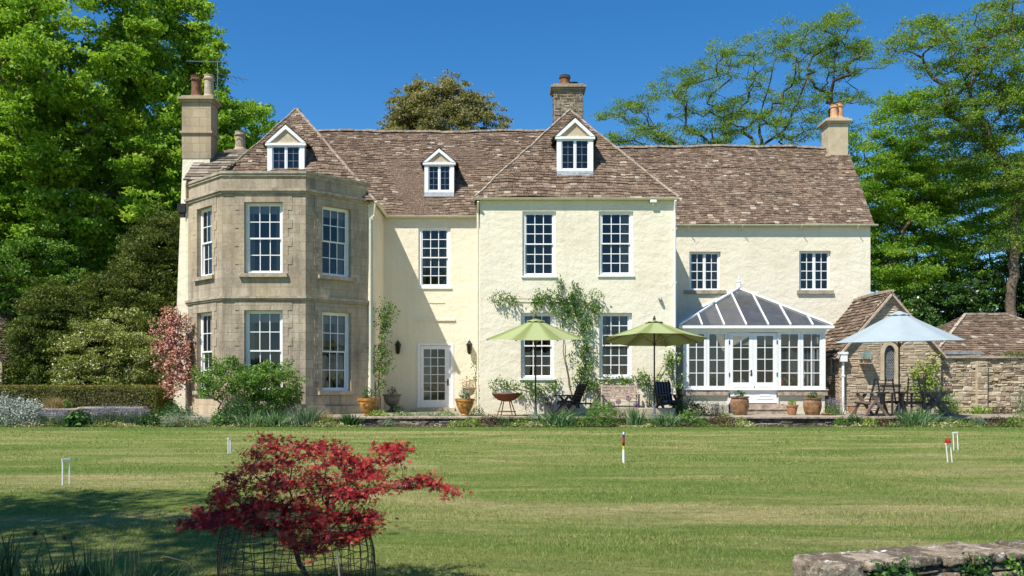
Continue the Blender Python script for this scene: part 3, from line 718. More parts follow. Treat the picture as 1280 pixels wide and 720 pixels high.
# windows of the rendered walls
cs = (.03, .045, .05, 'cream_paint'); MC = M_(CX0, YC)
for i, h in enumerate(ch):
    sash(house, MC, *h, 3, 6, depth=.07 if i < 2 else .11, frame=.085, sill=(.04, .05, .055, 'white_paint'), curtain=[[('l', .16), ('r', .16)], [('r', .40)], [('l', .30), ('r', .2)], [('r', .36), ('l', .25)]][i])
sash(house, M_(LX1, YM), *mw, 3, 6, depth=.06, frame=.10, sill=(.05, .05, .06, 'white_paint'), curtain=[('l', .2), ('r', .2)])
for i, h in enumerate(rh):
    sash(house, M_(CX1, YR), *h, 4, 4, depth=.10, frame=.07, mullion=True, stile=.03, sill=(.09 if i else .2, .08, .13, 'dressed_stone'), curtain=[('r', .22)] if i == 0 else None)

# garden door in the recessed wall
M = M_(LX1, YM); u0, u1, z0, z1 = md
f = MB(M); f.box(u0 - .09, u0 + .02, -.02, .1, z0, z1 + .06); f.box(u1 - .02, u1 + .09, -.02, .1, z0, z1 + .06); f.box(u0 + .02, u1 - .02, -.02, .1, z1 - .02, z1 + .06)
f.build('door_frame', 'white_paint', house)
def door(parent, M, u0, u1, z0, z1, cols, rows, gu0, gu1, gz0, gz1, d=.05, panel=None, hinge=None):
    f = MB(M); f.box(u0, gu0, d, d + .045, z0, z1); f.box(gu1, u1, d, d + .045, z0, z1); f.box(gu0, gu1, d, d + .045, z0, gz0); f.box(gu0, gu1, d, d + .045, gz1, z1)
    for k in range(1, cols): x = gu0 + (gu1 - gu0) * k / cols; f.box(x - .012, x + .012, d + .006, d + .04, gz0, gz1)
    for k in range(1, rows): z = gz0 + (gz1 - gz0) * k / rows; f.box(gu0, gu1, d + .008, d + .038, z - .012, z + .012)
    if panel:
        a, b, c, e = panel; f.box(a, b, d - .012, d + .001, c, c + .03); f.box(a, b, d - .012, d + .001, e - .03, e); f.box(a, a + .03, d - .012, d + .001, c + .03, e - .03); f.box(b - .03, b, d - .012, d + .001, c + .03, e - .03)
        f.box(a + .09, b - .09, d - .010, d + .001, c + .09, e - .09)
    o = f.build('door', 'white_paint', parent)
    p = MB(M); p.quad((gu0, d + .024, gz0), (gu1, d + .024, gz0), (gu1, d + .024, gz1), (gu0, d + .024, gz1)); p.build('pane', 'window_glass', o)
    return o
dr = door(house, M, u0 + .03, u1 - .03, z0 + .02, z1 - .03, 3, 6, X_(529.5, YM) - LX1, X_(556, YM) - LX1, Z_(500, YM), Z_(436.5, YM), d=.03)
h_ = MB(M); h_.tube([(u1 - .12, .03, 1.32), (u1 - .12, -.03, 1.32)], .012); h_.tube([(u1 - .12, -.03, 1.32), (u1 - .21, -.035, 1.32)], .011); h_.box(u1 - .145, u1 - .095, .02, .031, 1.18, 1.42); h_.build('handle', 'black_iron', dr)
c = MB(M)
for k in range(12):
    xa = u0 + .12 + k * .02; c.quad((xa, .25 + .02 * (k % 2), z0 + .2), (xa + .02, .25 + .02 * ((k + 1) % 2), z0 + .2), (xa + .02, .25 + .02 * ((k + 1) % 2), z1), (xa, .25 + .02 * (k % 2), z1))
c.build('curtain', 'curtain', dr)
s = MB(M); s.box(u0 - .15, u1 + .15, -.42, .2, TZ - .02, z0 + .015); s.build('door_step', 'pale_stone', house)

# ---- stone bay
bx = [(-10.99, 30.4), (-9.28, 28.69), (-6.61, 28.69), (-4.886, 30.4)]
Lf = math.hypot(1.71, 1.71); facets = [(M_(*bx[0], 0, -45), Lf), (M_(*bx[1], 0, 0), 2.67), (M_(*bx[2], 0, 45), math.hypot(1.724, 1.71))]
fu = [(.68, 1.75), (X_(305.5, 28.7) + 9.28, X_(353.5, 28.7) + 9.28), (.62, 1.74)]
UZ = (4.79, 7.07); GZ = (1.02, 3.61)
b = MB(); dress = MB()
for (M, L), (a0, a1) in zip(facets, fu):
    wall(b, M, L, 0, 7.9, [(a0, a1, *UZ), (a0, a1, *GZ)], .2)
    for z0, z1 in (UZ, GZ):                # blocked jambs: long and short stones standing slightly proud
        dress.xf = M; z = z0; k = 0
        while z < z1 - .05:
            hh = min(.29, z1 - z); wd = .30 if k % 2 else .17
            dress.box(a0 - wd, a0 - .002, -.016, .02, z + .003, z + hh - .003); dress.box(a1 + .002, a1 + wd, -.016, .02, z + .003, z + hh - .003); z += hh; k += 1
        dress.box(a0 - .30, a1 + .30, -.016, .02, z1 + .003, z1 + .27)
bay = b.build('bay', 'bath_stone', house)
dress.xf = I4; dress.build('window_surround', 'bath_stone', bay)
def bayring(mb, out, z0, z1, yb=30.4):
    """moulding that runs round the three faces of the bay, a closed ring segment per face"""
    t2 = out * math.tan(math.radians(22.5)); o_ = [(-10.99 - out * .7071 * 2 + 0 * t2, 30.4 + 0), (-9.28 - t2, 28.69 - out), (-6.61 + t2, 28.69 - out), (-4.886 + out * 1.4142, 30.4)]
    i_ = bx
    for k in range(3): mb.slab([o_[k], o_[k + 1], i_[k + 1], i_[k]], z0, z1)
m = MB(); bayring(m, .10, 7.42, 7.50); bayring(m, .055, 7.34, 7.419); m.build('cornice', 'dressed_stone', bay)
m = MB(); bayring(m, .075, 7.98, 8.06); bayring(m, .045, 7.905, 7.979); m.build('coping', 'dressed_stone', bay)
m = MB(); bayring(m, .085, 3.99, 4.07); bayring(m, .05, 3.93, 3.989); m.build('string_course', 'dressed_stone', bay)
m = MB(); bayring(m, .05, 0.0, .52); m.build('plinth', 'bath_stone', bay)
m = MB(); m.slab([(-10.9, 30.38), (-9.25, 28.8), (-6.64, 28.8), (-4.95, 30.38)], 7.55, 7.6); m.build('flat_roof', 'lead', bay)
m = MB(); m.slab([(-10.9, 30.5), (-9.2, 28.8), (-6.64, 28.8), (-4.95, 30.5)], 3.9, 3.98); m.build('floor', 'room_floor', bay); m = MB(); m.slab([(-10.9, 30.5), (-9.2, 28.8), (-6.64, 28.8), (-4.95, 30.5)], .28, .34); m.build('floor', 'room_floor', bay)
for i, ((M, L), (a0, a1)) in enumerate(zip(facets, fu)):
    for (z0, z1) in (UZ, GZ):
        cu = {0: [('l', .3)], 1: [('l', .2), ('r', .24)], 2: [('r', .34), ('l', .12)]}[i] if z0 > 3 else {0: [('l', .35)], 1: [('l', .2), ('r', .16)], 2: [('l', .3), ('r', .42)]}[i]
        sash(house, M, a0, a1, z0, z1, 3, 4, depth=.13, frame=.08, stile=.05, sill=(.16, .10, .12, 'dressed_stone'), curtain=cu)

for (M, L), (a0, a1) in zip(facets[1:2] + facets[2:], fu[1:]):
    for (z0, z1), dr_ in ((UZ, .34), (GZ, .38)):
        m = MB(M); m.box(a0 + .1, a1 - .1, .245, .252, z1 - dr_, z1 - .02); m.build('blind', 'curtain', bay)
# ---- roofs
sl = MB(); RDS = []
def rdg(*a):
    q_ = MB(); ridge(q_, *a); RDS.append(q_)
pl = MB()
t1 = (RZ - EZ) / 3.5
# main range
slates(sl, (-7.9, 32.87, EZ - .02), (2.2, 32.87, EZ - .02), [(-7.9, 32.87, EZ - .02), (2.2, 32.87, EZ - .02), (2.2, 36.3, RZ), (-7.9, 36.3, RZ)])
rdg((-7.9, 36.3, RZ + .03), (2.15, 36.3, RZ + .03), .2, .5, .07)
pl.quad((2.2, YB + .2, EZ), (-11.2, YB + .2, EZ), (-7.9, 36.3, RZ - .02), (2.2, 36.3, RZ - .02))
pl.add([(2.2, 32.75, EZ), (2.2, YB + .2, EZ), (2.2, 36.3, RZ - .02)], [(0, 1, 2)])
# left wing
LA = (-7.93, 32.9, AZ + .02); le, re_ = -10.75, -4.62; ye = 30.2
slates(sl, (le, ye, EZ), (re_, ye, EZ), [(le, ye, EZ), (re_, ye, EZ), LA])
slates(sl, (re_, ye, EZ), (re_, 36.3, EZ), [(re_, ye, EZ), (re_, 36.3, EZ), (-7.93, 36.3, AZ), LA])
pl.add([(le, 38.0, EZ), (le, ye, EZ), LA, (-7.93, 36.3, AZ)], [(0, 1, 2, 3)])
for p in ((le, ye, EZ), (re_, ye, EZ)): rdg(Vector(p) + Vector((0, 0, .03)), Vector(LA) + Vector((0, 0, .04)), .09, .32, .04)
rdg(Vector(LA) + Vector((0, 0, .03)), (-7.93, 36.3, AZ + .05), .16)
# centre wing
CA = (2.15, 32.9, AZ); c0, c1 = -1.24, 5.56; ye = 29.80
slates(sl, (c0, ye, EZ), (c1, ye, EZ), [(c0, ye, EZ), (c1, ye, EZ), CA])
slates(sl, (c1, ye, EZ), (c1, 36.3, EZ), [(c1, ye, EZ), (c1, 36.3, EZ), (2.15, 36.3, AZ), CA])
slates(sl, (c0, 36.3, EZ), (c0, ye, EZ), [(c0, 36.3, EZ), (c0, ye, EZ), CA, (2.15, 36.3, AZ)])
for p in ((c0, ye, EZ), (c1, ye, EZ)): rdg(Vector(p) + Vector((0, 0, .03)), Vector(CA) + Vector((0, 0, .04)), .09, .32, .04)
rdg(Vector(CA) + Vector((0, 0, .03)), (2.15, 36.3, AZ + .03), .16)
# right wing
e0 = (3.0, 33.48, RE); e1 = (RX1 + .1, 33.48, RE); RR = 10.82
slates(sl, e0, e1, [e0, e1, (RX1 + .14, 36.3, RR), (3.0, 36.3, RR)], course=(.135, .09), wid=(.11, .24), th=.021)
slates(sl, (RX1 + .14, 39.4, RE), (3.0, 39.4, RE), [(RX1 + .14, 39.4, RE), (3.0, 39.4, RE), (3.0, 36.3, RR), (RX1 + .14, 36.3, RR)], course=(.3, .25), wid=(.3, .5))
rdg((2.3, 36.3, RR + .03), (RX1 + .12, 36.3, RR + .03), .2, .5, .07)
def sag(mb):
    mb.v = [(x, y, z + .028 * math.sin(x * .8 + 1) + .018 * math.sin(x * 2.1 + y * 1.3) + .010 * math.sin(x * 5.3 + y * 3)) for x, y, z in mb.v]
for q_ in [sl, pl] + RDS: sag(q_)
roof = sl.build('roof', 'stone_slate', house)
for q_ in RDS: q_.build('ridge_tile', 'ridge_stone', roof)
pl.build('back_slope', 'stone_slate', roof)
so_ = MB(); so_.box(LX0, RX1 - .1, 36.2, 36.3, EZ - .4, EZ - .3); 
# low older roof at the left end
lo = MB(); slates(lo, (LX0, 30.2, 8.12), (-9.0, 30.2, 8.12), [(LX0, 30.2, 8.12), (-10.25, 30.2, 8.12), (-9.22, 31.75, 9.42), (LX0, 31.75, 9.42)], course=(.22, .16), wid=(.25, .42), th=.035)
lo.build('low_roof', 'old_slate', house)
w = MB(); w.add([(LX0 + .06, 30.3, EZ - .2), (LX0 + .06, 33.3, EZ - .2), (LX0 + .06, 33.3, 8.1), (LX0 + .06, 31.75, 9.38), (LX0 + .06, 30.3, 8.1)], [(0, 1, 2, 3, 4)])
w.quad((LX0 + .06, 30.42, 7.3), (-9, 30.42, 7.3), (-9, 30.42, 8.15), (LX0 + .06, 30.42, 8.15)); w.quad((LX0 + .05, 33.3, 8.1), (LX0 + .05, 31.75, 9.4), (-9, 31.75, 9.4), (-9, 33.3, 8.1)); w.build('gable', 'cream_render', house)

# ---- dormers
def dormer(pxl, pxr, pyt, pyb, pya, Y, back, label=None):
    x0, x1 = X_(pxl, Y), X_(pxr, Y); zt, zb, za = Z_(pyt, Y), Z_(pyb, Y), Z_(pya, Y); xm = (x0 + x1) / 2
    d = MB(); pw = .16 * (x1 - x0) / 1.25
    d.box(x0, x0 + pw, Y, Y + .12, zb, zt); d.box(x1 - pw, x1, Y, Y + .12, zb, zt); d.box(x0 + pw, x1 - pw, Y, Y + .12, zb, zb + .07)
    d.box(x0 - .06, x1 + .06, Y - .05, Y + .12, zt, zt + .085)
    h = za - zt - .085; k = h / ((x1 - x0) / 2 + .06)
    for sg in (-1, 1):
        e = xm + sg * ((x1 - x0) / 2 + .07)
        d.prism([(e, zt + .087), (e - sg * .16, zt + .087), (xm, za - .16 * k + .0), (xm, za)] if sg < 0 else [(e - sg * .16, zt + .087), (e, zt + .087), (xm, za), (xm, za - .16 * k)], Y - .06, Y + .06)
    o = d.build('dormer', 'white_paint', house)
    s = MB(); s.prism([(x0 + .02, zt + .088), (x1 - .02, zt + .088), (xm, za - .1)], Y + .01, Y + .09); s.build('tympanum', 'mortar' if False else 'pale_stone', o)
    for x in (x0 + .01, x1 - .05):
        s = MB(); s.add([(x, Y + .1, zb), (x + .04, Y + .1, zb), (x + .04, Y + .1, zt), (x, Y + .1, zt), (x, Y + back, zt), (x + .04, Y + back, zt)], [(0, 1, 2, 3), (3, 2, 5, 4), (0, 3, 4), (1, 5, 2)])
        s.build('cheek', 'lead', o)
    r = MB()
    for sg in (-1, 1):
        e = xm + sg * ((x1 - x0) / 2 + .13); zz = zt + .05
        P = [(e, Y - .07, zz), (e, Y + back, zz), (xm, Y + back + .7, za + .05), (xm, Y - .07, za + .05)]
        if sg > 0: slates(r, P[0], P[1], P, course=(.15, .12), wid=(.15, .25), th=.02)
        else: slates(r, P[1], P[0], P, course=(.15, .12), wid=(.15, .25), th=.02)
    r.build('dormer_roof', 'stone_slate', o)
    g_ = MB(); a0, a1, b0, b1 = x0 + pw, x1 - pw, zb + .07, zt; m_ = (a0 + a1) / 2
    p = MB()
    for q0, q1 in ((a0, m_ - .015), (m_ + .015, a1)):
        g_.box(q0, q0 + .035, Y + .03, Y + .07, b0, b1); g_.box(q1 - .035, q1, Y + .03, Y + .07, b0, b1); g_.box(q0 + .035, q1 - .035, Y + .03, Y + .07, b0, b0 + .05); g_.box(q0 + .035, q1 - .035, Y + .03, Y + .07, b1 - .05, b1)
        p.quad((q0, Y + .05, b0), (q1, Y + .05, b0), (q1, Y + .05, b1), (q0, Y + .05, b1))
    g_.box(m_ - .015, m_ + .015, Y + .02, Y + .09, b0, b1); wn_ = g_.build('casement', 'white_paint', o); 
    pp = p.build('pane', 'window_glass', o)
    l = MB()
    for q0, q1 in ((a0 + .035, m_ - .05), (m_ + .05, a1 - .035)):
        l.box((q0 + q1) / 2 - .006, (q0 + q1) / 2 + .006, Y + .04, Y + .06, b0, b1)
        for kk in (1, 2, 3): l.box(q0, q1, Y + .042, Y + .058, b0 + (b1 - b0) * kk / 4 - .006, b0 + (b1 - b0) * kk / 4 + .006)
    l.build('glazing_bar', 'lead', o)
    s = MB(); s.add([(x0 + .0, Y - .1, zb - .16), (x1, Y - .1, zb - .16), (x1, Y + .0, zb + .02), (x0, Y + .0, zb + .02), (x0, Y + .3, zb - .2), (x1, Y + .3, zb - .2)], [(0, 1, 2, 3), (1, 5, 2), (0, 3, 4)]); s.build('flashing', 'lead', o)
dormer(696, 741.5, 174, 214.5, 148, 30.58, 1.35)
dormer(334, 380.5, 182, 222, 156.5, 31.02, 1.2)
dormer(530.5, 567.5, 206, 241, 186, 33.62, 1.1)

# ---- chimneys
def stack(x0, x1, y0, y1, z0, bands, mat, pots, capz, name='chimney', neck=None):
    c = MB(); c.box(x0, x1, y0, y1, z0, capz - .22)
    for z, o_ in bands: c.box(x0 - o_, x1 + o_, y0 - o_, y1 + o_, z, z + .07); c.box(x0 - o_ * .5, x1 + o_ * .5, y0 - o_ * .5, y1 + o_ * .5, z - .06, z - .001)
    c.box(x0 - .06, x1 + .06, y0 - .06, y1 + .06, capz - .215, capz - .13); c.box(x0 - .12, x1 + .12, y0 - .12, y1 + .12, capz - .129, capz - .05)
    c.box(x0 - .02, x1 + .02, y0 - .02, y1 + .02, capz - .049, capz + .02)
    o = c.build(name, mat, house)
    for (x, y, r, h, pm) in pots:
        p = MB(); p.lathe((x, y, capz + .02), [(r * 1.35, 0), (r * 1.2, .08), (r * 1.0, .12), (r * .92, h * .75), (r * 1.12, h * .8), (r * 1.12, h * .86), (r * .95, h * .9), (r * 1.05, h), (r * .8, h), (r * .75, h - .15)], 16); p.build('chimney_pot', pm, o, smooth=False)
    return o
c = stack(-11.46, -10.45, 31.1, 31.78, 9.08, [(9.95, .06)], 'chimney_stone', [(-11.08, 31.44, .17, .78, 'sooty_clay'), (-10.63, 31.44, .165, .82, 'buff_clay')], 11.24)
w = MB(); w.add([(-11.80, 31.12, 0), (-10.5, 31.12, 0), (-10.5, 31.12, 9.08), (-11.44, 31.12, 9.08), (-11.80, 31.76, 0), (-10.5, 31.76, 0), (-10.5, 31.76, 9.08), (-11.44, 31.76, 9.08)], [(0, 1, 2, 3), (3, 2, 6, 7), (4, 0, 3, 7), (1, 5, 6, 2)]); w.build('chimney_breast', 'cream_render', house)
stack(-10.45, -9.75, 33.0, 33.6, 8.5, [], 'chimney_stone', [(-10.1, 33.3, .19, .72, 'buff_clay')], 9.87)
c = stack(X_(692.5, 33.5), X_(728.5, 33.5), 33.5, 34.3, 10.2, [], 'chimney_stone', [(X_(706, 33.9), 33.9, .2, .42, 'sooty_clay')], 12.45)
q_ = MB(); rubble(q_, M_(X_(692.5, 33.5), 33.5), X_(728.5, 33.5) - X_(692.5, 33.5), 10.3, 12.2, course=(.1, .2), wid=(.16, .4), proud=.02); rubble(q_, M_(X_(692.5, 33.5), 34.3, 0, -90), .8, 10.3, 12.2, course=(.1, .2), wid=(.16, .4), proud=.02); rubble(q_, M_(X_(728.5, 33.5), 33.5, 0, 90), .8, 10.3, 12.2, course=(.1, .2), wid=(.16, .4), proud=.02); q_.build('stonework', 'dry_stone', c)
p = MB(); p.lathe((X_(716.5, 33.9), 33.9, 12.47), [(.09, 0), (.09, .10), (.2, .12), (.2, .15), (.05, .19)], 12); p.build('cowl', 'black_iron', c)
stack(X_(1035, 36.0), X_(1060, 36.0), 36.0, 36.75, 10.3, [], 'cream_stack' if False else 'pale_stone', [(X_(1042, 36.3), 36.25, .15, .58, 'orange_clay'), (X_(1049.5, 36.3), 36.35, .155, .66, 'orange_clay'), (X_(1045, 36.7), 36.65, .14, .55, 'orange_clay')], 11.92)

# ---- gutters, downpipes
g = MB(); gutter(g, (c0 - .03, 29.77, EZ - .03), (c1 + .03, 29.77, EZ - .03)); gutter(g, (-4.58, 30.1, EZ - .05), (-4.58, 32.87, EZ - .05)); gutter(g, (-4.6, 32.85, EZ - .05), (c0 - .04, 32.85, EZ - .05)); gutter(g, (c1 + .1, 33.44, RE - .03), (RX1 + .22, 33.44, RE - .03))
gutter(g, (c1 + .02, 29.7, EZ - .03), (c1 + .02, 33.2, EZ - .03)); 
for x in (6.6, 8.6, 10.8, 12.9): g.bar((x, 33.3, RE - .05), (x, 33.58, RE - .25), .02)
g.build('gutter', 'cream_paint', house)
d = MB()
d.tube([(5.42, 29.68, EZ - .12), (5.42, 29.80, EZ - .38), (5.42, 29.83, EZ - .5), (5.42, 29.83, TZ)], .042, 10)
for z in (6.4, 4.6, 2.8, 1.1): d.box(5.36, 5.48, 29.81, 29.898, z, z + .05)
d.build('downpipe', 'white_paint', house)
d = MB(); d.tube([(-1.12, 29.72, EZ - .15), (-1.14, 29.95, EZ - .5), (-1.14, 29.98, TZ)], .038, 8); d.build('downpipe', 'cream_paint', house)
d = MB(); d.tube([(-4.6, 30.2, EZ - .1), (-4.66, 30.33, EZ - .5), (-4.80, 30.35, EZ - .6), (-4.80, 30.35, .3)], .035, 8); d.build('downpipe', 'cream_paint', house)
d = MB(); d.box(-11.32, -11.05, 30.3, 30.5, 7.05, 7.35); d.box(-11.27, -11.1, 30.33, 30.47, 6.9, 7.049); d.build('rainwater_head', 'black_iron', house)

# ------------------------------------------------------------------ conservatory
YK = 30.3; K0, K1 = 5.80, 10.60
cons = thing('conservatory', 'white glazed conservatory with a hipped glass roof and finial against the cream wall', 'conservatory', (8.2, 31.9, TZ))
kz0, kz1 = 1.06, 2.99; dk0, dk1 = X_(911, YK), X_(971.5, YK)
w = MB(); w.box(K0, dk0, YK + .05, YK + .3, TZ, .86); w.box(K0, K0 + .25, YK + .3, YR - .01, TZ, .86); w.build('dwarf_wall', 'cream_render', cons)
w = MB(); w.box(dk1, K1, YK + .05, YK + .3, TZ, .86); w.box(K1 - .25, K1, YK + .3, YR - .01, TZ, .86); w.build('dwarf_wall', 'cream_render', cons)
for a, b in ((K0 - .06, dk0 - .002), (dk1 + .002, K1 + .06)):
    w = MB(); n = 3
    for i in range(n): w.box(a + (b - a) * i / n + .004, a + (b - a) * (i + 1) / n - .004, YK - .05, YK + .3, .862, 1.04)
    if a < 7: w.box(K0 - .06, K0 + .25, YK + .31, YR - .01, .862, 1.04)
    else: w.box(K1 - .25, K1 + .06, YK + .31, YR - .01, .862, 1.04)
    w.build('sill', 'ridge_stone', cons)
w = MB(); w.box(K0 + .26, K1 - .26, YK + .31, YR - .1, .5, .56); w.build('floor', 'paving', cons)
fr = MB(); pn = MB(M_(0, 0))
def kpanel(M, u0, u1, z0, z1, cols, rows, f, p):
    f.xf = M; p.xf = M; s = .085
    f.box(u0, u0 + s, 0, .09, z0, z1); f.box(u1 - s, u1, 0, .09, z0, z1); f.box(u0 + s, u1 - s, 0, .09, z0, z0 + .12); f.box(u0 + s, u1 - s, 0, .09, z1 - .06, z1)
    a, b, c, d = u0 + s, u1 - s, z0 + .12, z1 - .06
    for k in range(1, cols): x = a + (b - a) * k / cols; f.box(x - .013, x + .013, .02, .07, c, d)
    for k in range(1, rows): z = c + (d - c) * k / rows; f.box(a, b, .022, .068, z - .013, z + .013)
    p.quad((a, .045, c), (b, .045, c), (b, .045, d), (a, .045, d)); f.xf = I4; p.xf = I4
F0 = M_(0, YK)
for a, b in ((K0 + .10, (K0 + dk0) / 2 + .02), ((K0 + dk0) / 2 + .02, dk0 - .04), (dk1 + .04, (K1 + dk1) / 2 - .02), ((K1 + dk1) / 2 - .02, K1 - .10)):
    f = MB(); p = MB(); kpanel(F0, a + .004, b - .004, kz0, kz1, 2, 4, f, p); o = f.build('window', 'white_paint', cons); p.build('pane', 'window_glass', o)
for sx, ang, x, y in ((0, -90, K0, YR - .02), (1, 90, K1, YK + .12)):
    for k in range(3):
        L = (YR - .14 - YK) / 3; f = MB(); p = MB(); kpanel(M_(x, y, 0, ang), L * k + .004, L * (k + 1) - .004, kz0, kz1, 2, 4, f, p); o = f.build('window', 'white_paint', cons); p.build('pane', 'window_glass', o)
w = MB()
for x in (K0, K1 - .10): w.box(x, x + .10, YK - .012, YK + .10, 1.042, kz1)
for x in (dk0 - .04, dk1 - .0): w.box(x, x + .04, YK - .012, YK + .1, 1.042 if False else .55, kz1)
w.box(K0 - .03, K1 + .03, YK - .03, YK + .12, kz1 + .002, kz1 + .12); w.box(K0 - .03, K0 + .1, YK + .12, YR - .02, kz1 + .002, kz1 + .12); w.box(K1 - .1, K1 + .03, YK + .12, YR - .02, kz1 + .002, kz1 + .12)
w.box(K0 - .06, K1 + .08, YK - .08, YK + .0, kz0 - .018, kz0 - .002)
w.build('frame', 'white_paint', cons)
ez = 3.22; ey = YK - .16; kx0, kx1 = 5.62, 10.84; KA = Vector((8.245, 32.56, 4.70)); KB = Vector((8.245, YR - .02, 4.70))
w = MB(); w.box(kx0, kx1, ey - .03, ey + .09, ez - .10, ez - .005); w.box(kx0 + .05, kx1 - .05, ey + .02, YK - .031, ez - .115, ez - .101)
w.box(kx0, kx0 + .12, ey + .09, YR - .02, ez - .1, ez - .005); w.box(kx1 - .12, kx1, ey + .09, YR - .02, ez - .1, ez - .005)
w.build('gutter', 'white_paint', cons)
A = Vector((kx0 + .03, ey, ez)); B = Vector((kx1 - .03, ey, ez)); C_ = Vector((kx0 + .03, YR - .02, ez)); D = Vector((kx1 - .03, YR - .02, ez))
g = MB(); g.add([tuple(A), tuple(B), tuple(KA)], [(0, 1, 2)]); g.add([tuple(C_), tuple(A), tuple(KA), tuple(KB)], [(0, 1, 2, 3)]); g.add([tuple(B), tuple(D), tuple(KB), tuple(KA)], [(0, 1, 2, 3)])
ro = g.build('glass_roof', 'roof_glass', cons)
raf = MB(); up = Vector((0, 0, .03))
raf.bar(A + up, KA + up, .07, .06); raf.bar(B + up, KA + up, .07, .06); raf.bar(KA + up, KB + up, .09, .12); raf.bar(C_ + up, KB + up, .07, .06); raf.bar(D + up, KB + up, .07, .06)
for k in range(1, 7):
    x = kx0 + (kx1 - kx0) * k / 7 + .03
    t_ = (x - A.x) / (KA.x - A.x) if x < KA.x else (B.x - x) / (B.x - KA.x)
    q = (A.lerp(KA, t_) if x < KA.x else B.lerp(KA, t_)); q = Vector((x, q.y, q.z)); raf.bar((x, ey, ez + .025), q + up, .045, .05)
for k in range(1, 4):
    y = ey + (YR - ey) * k / 4; yy = min(y, 32.56); t_ = min(1, (y - ey) / (KA.y - ey))
    for P, in ((A,), (B,)):
        e = P.lerp(KA, t_); raf.bar((P.x, y, ez + .025), (e.x, y, e.z + .03), .045, .05)
raf.build('rafter', 'white_paint', ro)
w = MB(); w.lathe((KA.x, KA.y, 4.74), [(.09, 0), (.09, .14), (.06, .16), (.085, .22), (.03, .28), (.05, .34), (.015, .42), (.008, .56)], 10); w.build('finial', 'white_paint', ro)
dm = (dk0 + dk1) / 2
for i, (a, b) in enumerate(((dk0 + .01, dm - .003), (dm + .003, dk1 - .01))):
    o = door(cons, F0, a, b, .60, kz1 - .02, 2, 4, a + .13, b - .13, 1.30, kz1 - .12, d=.0, panel=(a + .13, b - .13, .74, 1.18))
    h_ = MB()
    if i == 0: h_.box(b - .075, b - .035, -.012, -.001, 1.52, 1.72); h_.tube([(b - .055, YK * 0 - .012, 1.66), (b - .055, -.05, 1.66), (b - .15, -.055, 1.66)], .011, 6)
    else: h_.box(a + .03, a + .06, -.012, -.001, 1.12, 1.16)
    h_.xf = F0; hh = MB(F0); hh.v = [tuple(F0 @ Vector(v)) for v in h_.v]; hh.f = h_.f; hh.uv = h_.uv; hh.r = h_.r; hh.build('handle', 'black_iron', o)
    hg = MB(F0)
    for z in (.8, 1.5, 2.6): hg.box((a - .012) if i == 0 else (b - .012), (a + .024) if i == 0 else (b + .024), -.02, -.001, z, z + .13)
    hg.build('hinge', 'black_iron', o)
st = MB(); st.box(7.55, 9.15, YK - .36, YK - .0, TZ + .17, .57); st.build('upper_step', 'ridge_stone', cons)
st = MB(); st.box(7.35, 9.35, YK - .72, YK - .361, TZ - .02, TZ + .15); st.box(7.3, 9.4, YK - .75, YK - .361, TZ + .151, TZ + .168); st.build('lower_step', 'ridge_stone', cons)
# things inside it
def potplant(name, label, x, y, z, pr, ph, pmat, lmat, lr, n, cat='potted plant', prof=None, L=.07, group=None, stems=True, lh=None, blade=False):
    o = thing(name, label, cat, (x, y, z), group)
    p = MB(); pf = prof or [(pr * .62, 0), (pr * .8, ph * .4), (pr * .97, ph * .86), (pr * 1.06, ph * .87), (pr * 1.08, ph), (pr * .92, ph), (pr * .9, ph * .9)]
    p.lathe((x, y, z), pf, 22); p.build('pot', pmat, o, smooth=False)
    if n:
        lh = lh or lr; c = Vector((x, y, z + ph + lh * .6))
        C, out = clump_points(c, 1.0, n, 1, .2); C = (C - np.array(tuple(c))) * np.array([lr, lr, lh]) + np.array(tuple(c))
        if blade:
            Bs = np.array([x, y, z + ph - .05]) + rng.normal(size=(n, 3)) * np.array([pr * .3, pr * .3, 0]); V, Fc, rr = blades(Bs, rng.uniform(.6, 1.1, n) * lh * 1.6, .03, rng.normal(size=(n, 2)) * lr * .6)
            arr_obj('foliage', V, Fc, rr, lmat, o)
        else:
            V, Fc = leaf_quads(C, L * rng.uniform(.6, 1.2, n), .55, .5, out); arr_obj('foliage', V, Fc, rng.random(n), lmat, o)
            if stems:
                s = MB()
                for k in range(7): q = C[k]; s.tube([(x, y, z + ph - .05), tuple((np.array([x, y, z + ph]) * .4 + q * .6)), tuple(q)], .006, 4)
                s.build('stem', 'twig', o)
    return o
def wicker_chair(x, y, rot, cushion, label):
    o = thing('wicker_armchair', label, 'armchair', (0, 0, 0)); 
    m = MB(); m.box(-.3, .3, -.3, .3, .28, .38)
    for sx in (-.28, .28):
        for sy in (-.28, .28): m.tube([(sx, sy, 0), (sx, sy, .38)], .022, 6)
    m.build('seat', 'wicker', o)
    m = MB(); pts = [(.33 * math.cos(a), .02 + .33 * math.sin(a)) for a in [PI * k / 12 for k in range(-1, 14)]]
    for a, b in zip(pts, pts[1:]):
        ha, hb = [.62 + .32 * max(0, p[1] - .02) / .33 for p in (a, b)]; m.add([(a[0], a[1], .38), (b[0], b[1], .38), (b[0], b[1], hb), (a[0], a[1], ha), (a[0] * .92, a[1] * .92, .38), (b[0] * .92, b[1] * .92, .38), (b[0] * .92, b[1] * .92, hb), (a[0] * .92, a[1] * .92, ha)], [(0, 1, 2, 3), (5, 4, 7, 6), (3, 2, 6, 7)])
    m.build('backrest', 'wicker', o)
    m = MB(); m.box(-.25, .25, -.24, .2, .382, .46); m.box(-.2, .2, .12, .24, .46, .8); m.build('cushion', cushion, o, bevel=.03)
    o.location = (x, y, .56); o.rotation_euler[2] = rot; return o
wicker_chair(9.45, 31.7, -.4, 'red_cloth', 'wicker armchair with a red cushion inside the conservatory')
wicker_chair(8.35, 32.6, .3, 'teal_cloth', 'wicker armchair with a teal cushion behind the conservatory doors')
